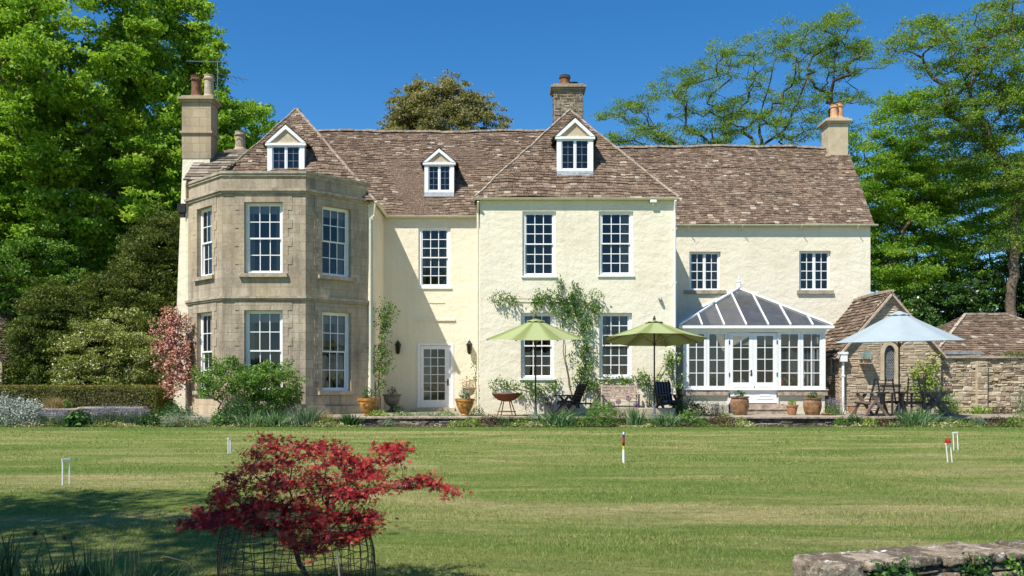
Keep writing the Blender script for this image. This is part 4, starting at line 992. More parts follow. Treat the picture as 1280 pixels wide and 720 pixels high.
o = thing('side_table', 'small dark table inside the conservatory doors', 'table', (8.35, 31.45, .56)); m = MB()
m.lathe((8.35, 31.45, 1.06), [(.36, 0), (.37, .015), (.36, .03)], 20); m.build('tabletop', 'dark_wood', o); m = MB()
for a in range(3): m.tube([(8.35 + .25 * math.cos(a * 2.1), 31.45 + .25 * math.sin(a * 2.1), .56), (8.35 + .05 * math.cos(a * 2.1), 31.45 + .05 * math.sin(a * 2.1), 1.06)], .02, 6)
m.build('leg', 'dark_wood', o)
m = MB(); m.lathe((8.35, 31.4, 1.091), [(.08, 0), (.10, .02), (.20, .14), (.235, .24), (.22, .24), (.1, .06)], 22); tag(m.build('bowl', 'porcelain', None, smooth=True, loc=(8.35, 31.4, 1.091)), 'blue porcelain bowl on the small table behind the conservatory doors', 'bowl')
potplant('house_plant', 'leafy house plant behind the left conservatory windows', 6.95, 31.2, .56, .17, .45, 'terracotta', 'rose_leaf', .32, 260, L=.1)
potplant('house_plant', 'leafy house plant behind the right conservatory windows', 9.75, 31.0, .56, .17, .55, 'terracotta', 'vine_leaf', .36, 320, L=.1)

# ------------------------------------------------------------------ stone annex with the arched window
YA = 30.5
ann = thing('stone_annex', 'small gabled stone annex with an arched leaded window, right of the conservatory', 'annex', (12.9, 31.8, TZ))
ax0, ax1, axm = 11.16, 14.60, 12.88; az, ae = 4.33, 2.36
gw0, gw1, gzb, gzs, gza = X_(1105, YA), X_(1119, YA), Z_(476, YA), Z_(443, YA), Z_(431.5, YA)
def gz(u): x = ax0 + u; return ae + (az - ae) * (1 - abs(x - axm) / (axm - ax0))
w = MB(); hl = [(gw0 - ax0 - .06, gw1 - ax0 + .06, gzb - .02, gza + .05)]
w.quad((ax0, YA + .001, 0), (ax0 + hl[0][0], YA + .001, 0), (ax0 + hl[0][0], YA + .001, ae), (ax0, YA + .001, ae)); w.quad((ax0 + hl[0][1], YA + .001, 0), (ax1, YA + .001, 0), (ax1, YA + .001, ae), (ax0 + hl[0][1], YA + .001, ae))
w.quad((ax0 + hl[0][0], YA + .001, 0), (ax0 + hl[0][1], YA + .001, 0), (ax0 + hl[0][1], YA + .001, hl[0][2]), (ax0 + hl[0][0], YA + .001, hl[0][2]))
xa, xb = ax0 + hl[0][0], ax0 + hl[0][1]; zt_ = hl[0][3]
w.add([(ax0, YA + .001, ae), (xa, YA + .001, ae), (xa, YA + .001, zt_), (xb, YA + .001, zt_), (xb, YA + .001, ae), (ax1, YA + .001, ae), (axm, YA + .001, az)], [(0, 1, 2, 6), (2, 3, 6), (3, 4, 5, 6)] if zt_ > ae else [(0, 5, 6)])
sw0, sw1 = .35, .75
wall(w, M_(ax0, YR, 0, -90), YR - YA, 0, ae, [(2.05, 2.65, 1.55, 2.2)], .15)
w.quad((ax1, YA, 0), (ax1, YR + 2, 0), (ax1, YR + 2, ae), (ax1, YA, ae)); w.add([(ax1, YR + 2, 0), (RX1, YR + 2, 0), (RX1, YR + 2, ae)], [(0, 1, 2)])
aw = w.build('wall', 'mortar', ann)
w = MB(); rubble(w, M_(ax0, YA), ax1 - ax0, 0.1, az, [(gw0 - ax0 - .13, gw1 - ax0 + .13, gzb - .12, gza + .1)], course=(.09, .16), wid=(.18, .45), proud=.018, gap=.007, zf=gz)
rubble(w, M_(ax0, YR, 0, -90), YR - YA, 0.1, ae, [(2.05, 2.65, 1.55, 2.2)], course=(.09, .16), wid=(.18, .45), proud=.02)
w.build('stonework', 'squared_rubble', aw)
w = MB()           # pointed surround, drawn as segments of stone round the arch
def arch(o_, n=7):
    xm = (gw0 + gw1) / 2; hw = (gw1 - gw0) / 2 + o_; top = gza + o_ * 1.2; L_ = [(xm - hw, gzb - .02 - (0))]
    for k in range(n + 1):
        t_ = k / n; L_.append((xm - hw * math.cos(t_ * PI / 2) ** .9 if k < n else xm, gzs + (top - gzs) * math.sin(t_ * PI / 2) ** 1.15))
    return L_ + [(2 * xm - a, b) for a, b in L_[:-1][::-1]]
ai, ao = arch(0), arch(.12)
for i in range(len(ai) - 1):
    P = [(ao[i][0], YA - .03, ao[i][1]), (ao[i + 1][0], YA - .03, ao[i + 1][1]), (ai[i + 1][0], YA - .03, ai[i + 1][1]), (ai[i][0], YA - .03, ai[i][1])]
    Q = [(a, YA + .12, c) for a, _, c in P]; w.add(P + Q, [(3, 2, 1, 0), (0, 1, 5, 4), (3, 7, 6, 2)])
w.box(gw0 - .16, gw1 + .16, YA - .06, YA + .1, gzb - .12, gzb - .021)
su = w.build('window_surround', 'pale_stone', ann)
g = MB(); g.add([(a, YA + .09, b) for a, b in ai], [tuple(range(len(ai)))]); g.build('pane', 'window_glass', su)
g = MB(); xm = (gw0 + gw1) / 2; hw = (gw1 - gw0) / 2; n = 0
def inside(x, z): 
    if not (gzb <= z <= gza and abs(x - xm) <= hw): return False
    if z <= gzs: return True
    t_ = (z - gzs) / (gza - gzs); return abs(x - xm) <= hw * max(0, 1 - t_ ** 1.6)
for k in range(-14, 30):
    for sg in (1, -1):
        pts = []; 
        for q in range(60):
            x = xm - hw + 2 * hw * q / 59; z = gzb + k * .105 + sg * (x - xm) * 1.6
            if inside(x, z): pts.append((x, z))
        if len(pts) > 1: g.bar((pts[0][0], YA + .075, pts[0][1]), (pts[-1][0], YA + .075, pts[-1][1]), .017)
g.build('leading', 'lead', su)
kz = gzb - .1
w = MB(); w.xf = M_(ax0, YR, 0, -90); 
sash(ann, M_(ax0, YR, 0, -90), 2.05, 2.65, 1.55, 2.2, 2, 2, depth=.05, frame=.06, meet=False)
r = MB(); rb = RZ
ymid = YR + .0
slates(r, (ax0 - .15, YR + 0, ae - .17), (ax0 - .15, YA - .08, ae - .17), [(ax0 - .15, YR, ae - .17), (ax0 - .15, YA - .08, ae - .17), (axm, YA - .08, az + .04), (axm, YR, az + .04)], course=(.2, .14), wid=(.2, .36), th=.035)
slates(r, (ax1 + .15, YA - .08, ae - .17), (ax1 + .15, YR + 2, ae - .17), [(ax1 + .15, YA - .08, ae - .17), (ax1 + .15, YR + 2, ae - .17), (axm, YR + 2, az + .04), (axm, YA - .08, az + .04)], course=(.2, .14), wid=(.2, .36), th=.035)
ar = r.build('roof', 'stone_slate', ann)
r = MB(); ridge(r, (axm, YA - .08, az + .08), (axm, YR, az + .08), .2, .45, .08); r.build('ridge_tile', 'ridge_stone', ar)
r = MB()
for sg in (-1, 1):
    e = ax0 - .14 if sg < 0 else ax1 + .14; r.bar((e, YA - .09, ae - .24), (axm, YA - .09, az - .04), .06, .16, up=(0, 1, 0))
r.build('bargeboard', 'grey_teak', ar)
d = MB(); dx = X_(1055, 30.3); d.tube([(dx, 30.38, Z_(452, 30.4)), (dx, 30.38, TZ + .06)], .045, 10); d.box(dx - .11, dx + .11, 30.27, 30.47, Z_(452, 30.4), Z_(443, 30.4)); d.box(dx - .15, dx + .13, 30.25, 30.49, Z_(443, 30.4), Z_(440, 30.4)); d.box(dx - .07, dx + .07, 30.3, 30.46, TZ, TZ + .1)
d.box(dx - .055, dx + .055, 30.33, 30.42, 1.5, 1.55); d.build('downpipe', 'white_paint', ann)
g = MB(); gutter(g, (ax0 - .2, YA - .1, ae - .22), (ax0 - .2, YR - .1, ae - .22)); g.build('gutter', 'lead', ann)

# ------------------------------------------------------------------ rubble garden wall, right
YW = 30.7; wx0, wx1 = 14.5, 25.0; wz = Z_(448, YW)
gwall = thing('garden_wall', 'rough rubble stone garden wall with a projecting pier, running off to the right', 'wall', (19, YW + .2, 0))
w = MB(); w.box(wx0, wx1, YW + .02, YW + .4, 0, wz); w.build('core', 'mortar', gwall)
w = MB(); rubble(w, M_(wx0, YW + .02), wx1 - wx0, .1, wz, course=(.06, .19), wid=(.10, .38), proud=.055, gap=.006, rough=.022)
w.build('stonework', 'rubble_stone', gwall)
w = MB(); px_ = X_(1219, YW); w.box(px_, px_ + .36, YW - .13, YW - .0, 0, wz - .12)
rubble(w, M_(px_, YW - .13), .36, .1, wz - .1, course=(.1, .22), wid=(.2, .4), proud=.03); w.build('pier', 'rubble_stone', gwall)
w = MB(); x = wx0
while x < wx1: l_ = R.uniform(.35, .7); w.box(x + .006, x + l_ - .006, YW - .09, YW + .45, wz + .005, wz + R.uniform(.05, .08)); x += l_
w.build('coping', 'dressed_stone', gwall)
w = MB(); gx0, gx1 = X_(1176, 30.9), X_(1226, 30.9)
w.box(gx0, gx1, 30.8, 32.4, Z_(443, 31), Z_(439, 31)); w.bar((gx0 - .05, 30.72, Z_(446.5, 30.7)), (X_(1262, 30.7), 30.72, Z_(446.5, 30.7)), .07, .06); w.build('lead_gutter', 'lead', gwall)

# ------------------------------------------------------------------ outbuilding with hipped roof behind the wall
YO = 33.5; ob = thing('outbuilding', 'low stone outbuilding with a lichen-covered hipped slate roof behind the garden wall', 'outbuilding', (18.5, 35.5, 0))
ox0, ox1, oe = X_(1166, YO), 25.0, Z_(446, YO); oy1 = 39.5; ory = YO + 3.0; orz = Z_(393.5, ory); oxa = X_(1207, ory); oxb = X_(1259, ory) ; orx1 = oxb + (oxa - ox0)
w = MB(); w.box(ox0 + .15, orx1 - .15, YO + .15, oy1 - .2, 0, oe - .02); w.build('wall', 'mortar', ob)
r = MB(); P = [(ox0, YO, oe), (orx1, YO, oe), (oxb, ory, orz), (oxa, ory, orz)]; slates(r, P[0], P[1], P, course=(.18, .13), wid=(.16, .32), th=.03)
P2 = [(ox0, oy1, oe), (ox0, YO, oe), (oxa, ory, orz)]; slates(r, P2[0], P2[1], P2, course=(.18, .13)); P3 = [(orx1, YO, oe), (orx1, oy1, oe), (oxb, ory, orz)]; slates(r, P3[0], P3[1], P3, course=(.18, .13)); r.add([(orx1, oy1, oe), (ox0, oy1, oe), (oxa, ory, orz), (oxb, ory, orz)], [(0, 1, 2, 3)])
o = r.build('roof', 'stone_slate', ob); r = MB(); ridge(r, (oxa, ory, orz + .03), (oxb, ory, orz + .03), .2, .4, .07); ridge(r, (ox0, YO, oe + .03), (oxa, ory, orz + .04), .12, .35, .05); ridge(r, (orx1, YO, oe + .03), (oxb, ory, orz + .04), .12, .35, .05); r.build('ridge_tile', 'ridge_stone', o)

# ------------------------------------------------------------------ low walls at the bed
tw = thing('terrace_wall', 'low dry stone wall holding up the paved terrace above the lawn', 'wall', (6, 27, 0))
w = MB(); w.box(-6.4, 24, 27.0, 27.058, 0, TZ - .03); w.build('core', 'dark_mortar', tw)
w = MB(); rubble(w, M_(-6.4, 27.0), 30.4, 0.01, TZ - .04, course=(.05, .09), wid=(.15, .5), proud=.06, gap=.006); w.build('stonework', 'dry_stone', tw)
w = MB(); x = -6.4
while x < 24: l_ = R.uniform(.5, 1.0); w.box(x + .006, x + l_ - .006, 26.9 + R.gauss(0, .015), 27.35, TZ - .035, TZ + .012 + R.uniform(0, .008)); x += l_
w.build('coping', 'ridge_stone', tw)
for x0, x1, Y, z, lab in ((X_(99, 27.6), X_(178, 27.6), 27.6, .54, 'low pale stone wall behind the lavender in front of the clipped hedge'), (X_(54, 27.4), X_(97, 27.4), 27.4, .50, 'short low stone wall beneath the tuft of dry grass')):
    o = thing('low_wall', lab, 'wall', ((x0 + x1) / 2, Y, 0)); w = MB(); w.box(x0, x1, Y, Y + .35, 0, z - .06)
    rubble(w, M_(x0, Y), x1 - x0, .05, z - .07, course=(.08, .15), wid=(.25, .6), proud=.03); w.build('stonework', 'squared_rubble', o)
    w = MB(); w.box(x0 - .04, x1 + .04, Y - .05, Y + .4, z - .058, z); w.build('coping', 'dressed_stone', o, bevel=.01)
o = thing('stone_kerb', 'weathered stone blocks edging the terrace behind the irises, below the wooden bench', 'stone block', (3.2, 27.3, TZ)); w = MB()
for a, b in ((713, 742), (743, 770), (771, 798), (799, 845)): w.box(X_(a, 27.3), X_(b, 27.3) - .01, 27.3 + R.gauss(0, .02), 27.65, TZ + .0, TZ + .27 + R.gauss(0, .02))
w.build('block', 'dressed_stone', o, bevel=.02)
o = thing('stone_kerb', 'low stone kerb under the bay between the green bushes', 'stone block', (-10.2, 27.2, 0)); w = MB(); w.box(X_(233, 27.2), X_(322, 27.2), 27.2, 27.5, 0, .22); w.build('block', 'pale_stone', o, bevel=.02)

# curved dry stone wall in the right foreground
fw = thing('dry_stone_wall', 'weathered dry stone wall with a lichened end block in the right foreground', 'wall', (2.4, 5.4, 0))
pl_ = [(2.08, 5.30), (2.4, 5.42), (2.8, 5.56), (3.3, 5.70), (3.9, 5.80), (4.6, 5.86), (5.6, 5.85), (7.0, 5.8)]
Ht = .24
w = MB(); w2 = MB(); w3 = MB()
for (x0, y0), (x1, y1) in zip(pl_, pl_[1:]):
    L = math.hypot(x1 - x0, y1 - y0); a = math.degrees(math.atan2(y1 - y0, x1 - x0)); M = M_(x0, y0, 0, a)
    rubble(w2, M, L, 0, Ht - .075, course=(.03, .075), wid=(.08, .26), proud=.06, gap=.004, rough=.014)
    w.xf = M; w.box(-.01, L + .01, 0, .30, 0, Ht - .07)
    w3.xf = M; u = 0
    while u < L - .02:
        l_ = min(R.uniform(.10, .30), L - u); l_ = L - u if L - u - l_ < .08 else l_
        n = 4; zt = Ht + R.gauss(0, .006); P = []
        hx = [(u + .004, -.055 + R.gauss(0, .012)), (u + l_ * .5, -.06 + R.gauss(0, .012)), (u + l_ - .004, -.055 + R.gauss(0, .012)), (u + l_ - .004, .14), (u + l_ - .004, .33 + R.gauss(0, .012)), (u + l_ * .5, .34), (u + .004, .33), (u + .004, .14)]
        w3.slab(hx, zt - .055 + R.gauss(0, .008), zt + R.gauss(0, .008), r=R.random()); u += l_
w.build('core', 'dark_mortar', fw); w2.build('stonework', 'dry_stone', fw); w3.xf = I4; o = w3.build('coping', 'dry_stone', fw, bevel=.014)
s_ = o.modifiers.new('sub', 'SUBSURF'); s_.subdivision_type = 'SIMPLE'; s_.levels = s_.render_levels = 3
tx2 = bpy.data.textures.new('coping_noise', 'CLOUDS'); tx2.noise_scale = .07; dp = o.modifiers.new('disp', 'DISPLACE'); dp.texture = tx2; dp.strength = .03
o.data.polygons.foreach_set('use_smooth', [True] * len(o.data.polygons))
w = MB(M_(1.77, 5.06, 0, 20)); w.slab([(0, .02), (.27, -.02), (.30, .14), (.28, .34), (.02, .33), (-.02, .16)], 0, .27); o = w.build('end_block', 'dry_stone', fw, bevel=.03)
s_ = o.modifiers.new('sub', 'SUBSURF'); s_.subdivision_type = 'SIMPLE'; s_.levels = s_.render_levels = 4
tx = bpy.data.textures.new('stone_noise', 'CLOUDS'); tx.noise_scale = .09; dp = o.modifiers.new('disp', 'DISPLACE'); dp.texture = tx; dp.strength = .035
o.data.polygons.foreach_set('use_smooth', [True] * len(o.data.polygons))

# little gabled shed at the left edge
sh = thing('garden_shed', 'stone gabled shed with dark roof verge at the left edge of the garden', 'shed', (-21.5, 36, 0)); w = MB()
sx = X_(14, 34.5); w.add([(sx - .35, 34.5, 0), (sx - 3.6, 34.5, 0), (sx - 3.6, 34.5, 2.3), (sx - 1.95, 34.5, Z_(385, 34.5)), (sx - .35, 34.5, 2.3)], [(0, 1, 2, 3, 4)]); w.add([(sx - .35, 34.5, 0), (sx - .35, 38, 0), (sx - .35, 38, 2.3), (sx - .35, 34.5, 2.3)], [(0, 1, 2, 3)]); w.build('wall', 'squared_rubble', sh)
w = MB(); zt = Z_(385, 34.5); slates(w, (sx - .1, 34.3, 2.1), (sx - .1, 38, 2.1), [(sx - .1, 34.3, 2.1), (sx - .1, 38, 2.1), (sx - 1.95, 38, zt + .1), (sx - 1.95, 34.3, zt + .1)]); slates(w, (sx - 3.8, 38, 2.1), (sx - 3.8, 34.3, 2.1), [(sx - 3.8, 38, 2.1), (sx - 3.8, 34.3, 2.1), (sx - 1.95, 34.3, zt + .1), (sx - 1.95, 38, zt + .1)]); w.build('roof', 'stone_slate', sh)
w = MB(); w.bar((sx - .08, 34.28, 2.03), (sx - 1.95, 34.28, zt + .03), .05, .14, up=(0, 1, 0)); w.build('bargeboard', 'dark_wood', sh)

# ------------------------------------------------------------------ fittings on the walls
def lantern(x, y, z, label):
    o = thing('wall_lantern', label, 'lantern', (x, y, z)); m = MB(); m.lathe((x, y - .16, z), [(.02, -.24), (.05, -.21), (.075, -.17), (.105, .10), (.12, .11), (.12, .13), (.06, .20), (.05, .24), (.012, .25), (.012, .31)], 6); m.build('lamp_body', 'black_iron', o)
    g_ = MB(); g_.lathe((x, y - .16, z), [(.079, -.16), (.107, .09)], 6); g_.build('glass', 'window_glass', o)
    m = MB(); m.box(x - .04, x + .04, y - .015, y - .001, z - .2, z + .2); m.tube([(x, y - .01, z - .12), (x, y - .1, z - .24), (x, y - .16, z - .24)], .012, 6); m.tube([(x, y - .01, z + .12), (x, y - .10, z + .28), (x, y - .16, z + .26)], .012, 6); m.build('bracket', 'black_iron', o)
lantern(X_(498, YM), YM, Z_(435, YM), 'black wall lantern left of the garden door, beside the climbing plant'); lantern(X_(587, YM), YM, Z_(435, YM), 'black wall lantern right of the garden door')
o = thing('floodlight', 'white floodlight under the eaves of the centre wing', 'floodlight', (X_(817, YC), YC, Z_(255, YC))); x, z = X_(816, YC), Z_(253.5, YC); m = MB(); m.box(x - .11, x + .11, YC - .17, YC - .05, z - .02, z + .09); m.build('housing', 'white_paint', o, bevel=.015); m = MB(); m.tube([(x, YC, z - .06), (x, YC - .11, z - .06), (x, YC - .11, z - .02)], .02, 8); m.box(x - .04, x + .04, YC - .03, YC - .001, z - .11, z - .02); m.build('bracket', 'white_paint', o)
o = thing('wall_vent', 'small round grey vent cover high on the centre wing near the downpipe', 'vent', (X_(826, YC), YC, Z_(375, YC))); m = MB(); m.tube([(X_(825, YC), YC + .01, Z_(373.5, YC)), (X_(825, YC), YC - .08, Z_(374, YC)), (X_(826, YC), YC - .12, Z_(376, YC))], [.055, .06, .045], 12); m.build('cover', 'grey_metal', o)
# aerial
ar_ = thing('tv_aerial', 'thin tv aerial on a mast beside the left chimney', 'aerial', (-10.3, 31.9, 10.6)); m = MB(); ax, ay = X_(272, 31.9), 31.9; zt = Z_(76, 31.9)
m.tube([(ax, ay, 9.9), (ax, ay, zt)], .018, 6); m.build('mast', 'grey_metal', ar_)
m = MB(); za = Z_(77, 31.9); m.bar((X_(233, 31.9), ay, za + .02), (X_(287, 31.9), ay, za - .02), .018)
for k in range(13): xx = X_(236 + k * 4, 31.9); m.bar((xx, ay - .16, za), (xx, ay + .16, za), .008)
m.bar((X_(284, 31.9), ay, za - .1), (X_(284, 31.9), ay, za + .15), .012); m.bar((X_(284, 31.9), ay - .15, za - .1), (X_(284, 31.9), ay + .15, za - .1), .012); m.build('boom', 'grey_metal', ar_)
m = MB(); zb = Z_(92, 31.9); m.bar((ax, ay, zb), (X_(311, 32.3), ay + .4, zb - .1), .014); m.bar((ax, ay, zb - .16), (X_(299, 32.3), ay + .3, zb - .32), .012)
for k in range(5): t_ = k / 5; m.bar((ax + .9 * t_, ay - .3 + .4 * t_, zb - .02 - .08 * t_), (ax + .9 * t_, ay + .4 + .4 * t_, zb - .02 - .08 * t_), .008)
m.build('lower_boom', 'grey_metal', ar_)
# bird house
o = thing('bird_table', 'wooden bird house with green pitched roof on the annex wall', 'bird house', (X_(1080, YA), YA, Z_(448, YA))); x, z = X_(1080, YA), Z_(455, YA); y = YA - .22
m = MB(); m.box(x - .17, x + .17, y - .15, y + .2, z, z + .03); m.box(x - .11, x + .11, y - .08, y + .15, z + .031, z + .16)
for sx_ in (-.14, .14): m.box(x + sx_ - .012, x + sx_ + .012, y - .12, y - .1, z + .03, z + .24)
m.build('box', 'grey_teak', o); m = MB(); m.add([(x - .2, y - .18, z + .22), (x + .2, y - .18, z + .22), (x + .2, y + .18, z + .22), (x - .2, y + .18, z + .22), (x, y, z + .47)], [(0, 1, 4), (1, 2, 4), (2, 3, 4), (3, 0, 4), (3, 2, 1, 0)]); m.build('roof', 'verdigris', o); m = MB(); m.bar((x, y + .1, z), (x, YA - .01, z - .15), .03); m.build('bracket', 'grey_teak', o)

# ------------------------------------------------------------------ parasols
def parasol(label, px, Y, ptop, pedge, R_, canvas, tilt=(0, 0), pole='dark_wood', base=True, yoff=0):
    x = X_(px, Y); zt, zr = Z_(ptop, Y), Z_(pedge, Y); o = thing('garden_parasol', label, 'parasol', (x, Y, TZ))
    T = Matrix.Translation((x, Y, zr)) @ Matrix.Rotation(tilt[0], 4, 'X') @ Matrix.Rotation(tilt[1], 4, 'Y'); h = zt - zr; m = MB(T); n = 8; sub = 6; rings = 8; V = []; uv = []
    for i in range(rings + 1):
        t_ = .10 + .90 * i / rings
        for k in range(n * sub):
            a = 2 * PI * k / (n * sub) + PI / 8; f_ = (k % sub) / sub; w_ = abs(f_ - .5) * 2
            rr = R_ * (math.cos(PI / 8) / math.cos((f_ - .5) * PI / 4)) * t_ * (1 - .02 * (1 - w_ ** 2) * t_)
            z = h * (1 - t_) * (1 + .10 * (1 - t_)) * 0.93 - .035 * (1 - w_ ** 2) * t_ * math.sin(PI * min(1, t_ * 1.0)) - .0
            V.append((rr * math.cos(a), rr * math.sin(a), z)); uv.append((k / sub, t_))
    N = n * sub; fs = [(i * N + k, i * N + (k + 1) % N, (i + 1) * N + (k + 1) % N, (i + 1) * N + k) for i in range(rings) for k in range(N)]
    m.add(V, fs, r=.5); m.uv = [[(f[0] % N / sub, 0), ((f[0] % N + 1) / sub, 0), ((f[0] % N + 1) / sub, 1), (f[0] % N / sub, 1)] for f in fs]
    cn = m.build('canopy', canvas, o, smooth=True)
    m = MB(T); V = []; r1 = R_ * .17
    for i in range(4):
        t_ = i / 3
        for k in range(32):
            a = 2 * PI * k / 32; V.append((r1 * t_ * math.cos(a), r1 * t_ * math.sin(a), h * (.99 - .145 * t_) + (.012 * math.cos(k * PI / 2) if i == 3 else 0) + .03))
    m.add(V, [(i * 32 + k, i * 32 + (k + 1) % 32, (i + 1) * 32 + (k + 1) % 32, (i + 1) * 32 + k) for i in range(3) for k in range(32)]); m.build('vent', canvas, cn, smooth=True)
    for k in range(8):
        a = 2 * PI * k / 8 + PI / 8; m = MB(T); e = (R_ * .985 * math.cos(a), R_ * .985 * math.sin(a), -.02); s_ = (.05 * math.cos(a), .05 * math.sin(a), h * .95 - .06); m.bar(s_, e, .022, .03)
        mid = Vector(s_).lerp(Vector(e), .48); m.bar(mid, (.04 * math.cos(a), .04 * math.sin(a), -.10), .016, .022); m.build('rib', 'grey_teak', o)
    m = MB(); m.tube([(x, Y, TZ), tuple(T @ Vector((0, 0, h * .9)))], .024, 10); m.build('pole', pole, o)
    m = MB(T); m.lathe((0, 0, h * .9), [(.03, 0), (.035, .10), (.05, .13), (.03, .17), (.018, .22)], 10); m.build('finial', pole, o); m = MB(T); m.lathe((0, 0, -.16), [(.05, 0), (.06, .03), (.06, .09), (.04, .12)], 10); m.build('hub', pole, o)
    m = MB(); m.lathe((x, Y, TZ), [(.22, 0), (.22, .05), (.05, .09), (.035, .42), (.03, .42)], 14); m.build('base', 'grey_metal', o)
    return o
parasol('green canvas parasol beside the rusty fire bowl, in front of the left window', 669.5, 27.35, 399, 423.5, 1.62, 'green_canvas', (.075, .0))
parasol('green canvas parasol with dark underside showing, beside the striped chair', 818, 27.35, 401, 425, 1.62, 'green_canvas', (-.085, .01))
parasol('pale blue canvas parasol over the wooden table by the annex', 1124, 27.4, 389, 427, 1.84, 'blue_canvas', (.03, -.02))

# ------------------------------------------------------------------ garden furniture
def teak_chair(label, x, y, rot, mat='teak', cushion=None, group=None, recline=.28, cat='garden chair', name='garden_chair', wide=.56, seatz=.42, backh=.68):
    o = thing(name, label, cat, (0, 0, 0), group); hw = wide / 2
    m = MB()
    for k in range(6): y0 = -.26 + k * .085; m.box(-hw + .03, hw - .03, y0, y0 + .065, seatz - .02 - .012 * k, seatz - .012 * k)
    for sx_ in (-hw + .03, hw - .05): m.bar((sx_ + .01, -.28, seatz - .04), (sx_ + .01, .26, seatz - .10), .025, .05)
    m.build('seat', mat, o)
    def bp(s, t_): return (s, .22 + math.sin(recline) * t_, seatz - .10 + math.cos(recline) * t_)
    m = MB()
    for sx_ in (-hw + .06, hw - .06): m.bar(bp(sx_, -.02), bp(sx_, backh + .08), .035, .03)
    for k in range(7): t_ = .14 + k * (backh - .08) / 6.4; m.bar(bp(-hw + .045, t_), bp(hw - .045, t_), .02, .08, up=(0, -math.sin(recline) * 0 + 1, 0))
    m.build('backrest', mat, o)
    for sx_ in (-hw, hw):
        m = MB(); m.bar((sx_, -.36, 0), (sx_, .16, seatz + .22), .045, .075); m.build('leg', mat, o)
        m = MB(); m.bar((sx_, .42, 0), (sx_, -.14, seatz + .22), .043, .075); m.build('leg', mat, o)
        m = MB(); m.box(sx_ - .045, sx_ + .045, -.34, .32, seatz + .215, seatz + .25); m.build('armrest', mat, o)
    if cushion:
        m = MB(); m.slab([(-hw + .04, -.28), (hw - .04, -.28), (hw - .04, .2), (-hw + .04, .2)], seatz + .002, seatz + .07)
        for t0 in (.06, .42):
            P = [bp(-hw + .03, t0), bp(hw - .03, t0), bp(hw - .03, t0 + .35), bp(-hw + .03, t0 + .35)]; Q = [(a, b - .07 * math.cos(recline) - .02, c - .07 * math.sin(recline)) for a, b, c in P]
            m.add(P + Q, [(0, 1, 2, 3), (7, 6, 5, 4), (0, 4, 5, 1), (1, 5, 6, 2), (2, 6, 7, 3), (3, 7, 4, 0)])
        m.build('cushion', cushion, o, bevel=.02)
    o.location = (x, y, TZ); o.rotation_euler[2] = rot
    if group: o.scale = (1.12, 1.12, 1.12)
    return o
gch = 'slatted wooden chairs round the table by the annex'
tx_, ty_ = X_(1122, 27.8), 27.8
teak_chair('weathered wooden garden chair left of the table, seen from the side', X_(1085, 27.6), 27.6, -1.25, 'brown_teak', group=gch)
teak_chair('weathered wooden garden chair on the far side of the table under the arched window', X_(1115, 28.7), 28.7, .05, 'brown_teak', group=gch)
teak_chair('weathered wooden garden chair with its slatted back turned to the lawn', X_(1141, 27.35), 27.35, PI - .12, 'brown_teak', group=gch, recline=.18)
teak_chair('weathered wooden garden chair at the right end of the table by the rubble wall', X_(1170, 27.8), 27.8, 1.75 - .35, 'brown_teak', group=gch)
o = thing('garden_table', 'round slatted wooden table under the blue parasol', 'table', (tx_, ty_, TZ)); m = MB()
for k in range(-7, 8): yy = k * .085; hw = math.sqrt(max(.02, .62 ** 2 - yy ** 2)); m.box(tx_ - hw, tx_ + hw, ty_ + yy - .036, ty_ + yy + .036, TZ + .70, TZ + .725)
m.build('tabletop', 'brown_teak', o)
for a in range(4): m = MB(); m.bar((tx_ + .42 * math.cos(a * PI / 2 + .8), ty_ + .42 * math.sin(a * PI / 2 + .8), TZ), (tx_ + .42 * math.cos(a * PI / 2 + .8), ty_ + .42 * math.sin(a * PI / 2 + .8), TZ + .70), .05); m.build('leg', 'brown_teak', o)
teak_chair('reclined wooden chair with dark cushions between the parasols', X_(711, 28.4), 28.6, -2.35 + PI * 0 + .25, 'dark_wood', 'dark_fabric', recline=.42, name='reclining_chair', wide=.62, backh=.82, seatz=.4)
teak_chair('dark wooden armchair with black and grey striped cushions under the right green parasol', X_(836, 28.1), 28.1, .5, 'dark_wood', 'stripe_cushion', recline=.2, name='cushioned_armchair', wide=.66, backh=.74)
o = thing('footstool', 'low dark slatted footrest in front of the reclined chair', 'footrest', (X_(733, 28.3), 28.4, TZ)); x = X_(732, 28.3); m = MB(); m.box(x - .3, x + .22, 28.2, 28.7, TZ + .36, TZ + .40); m.build('top', 'dark_wood', o)
for a, b in ((-.26, 28.24), (.18, 28.24), (-.26, 28.66), (.18, 28.66)): m = MB(); m.bar((x + a, b, TZ), (x + a, b, TZ + .36), .035); m.build('leg', 'dark_wood', o)
o = thing('garden_bench', 'weathered wooden slatted bench against the cream wall between the parasols', 'bench', (X_(775, 29.3), 29.3, TZ)); x0, x1 = X_(753, 29.3), X_(797, 29.3)
m = MB()
for k in range(4): m.box(x0, x1, 29.0 + k * .11, 29.09 + k * .11, TZ + .41, TZ + .435)
m.build('seat', 'grey_teak', o); m = MB()
for k in range(5): m.box(x0 + .03, x1 - .03, 29.46 + .02 * k, 29.48 + .02 * k, TZ + .50 + k * .095, TZ + .575 + k * .095)
for xx in (x0, x1): m.bar((xx, 29.44, TZ), (xx, 29.6, TZ + .98), .05)
m.build('backrest', 'grey_teak', o)
for xx in (x0, x1):
    m = MB(); m.bar((xx, 29.0, TZ), (xx, 29.0, TZ + .64), .05); m.build('leg', 'grey_teak', o); m = MB(); m.box(xx - .035, xx + .035, 28.95, 29.5, TZ + .641, TZ + .665); m.build('armrest', 'grey_teak', o)
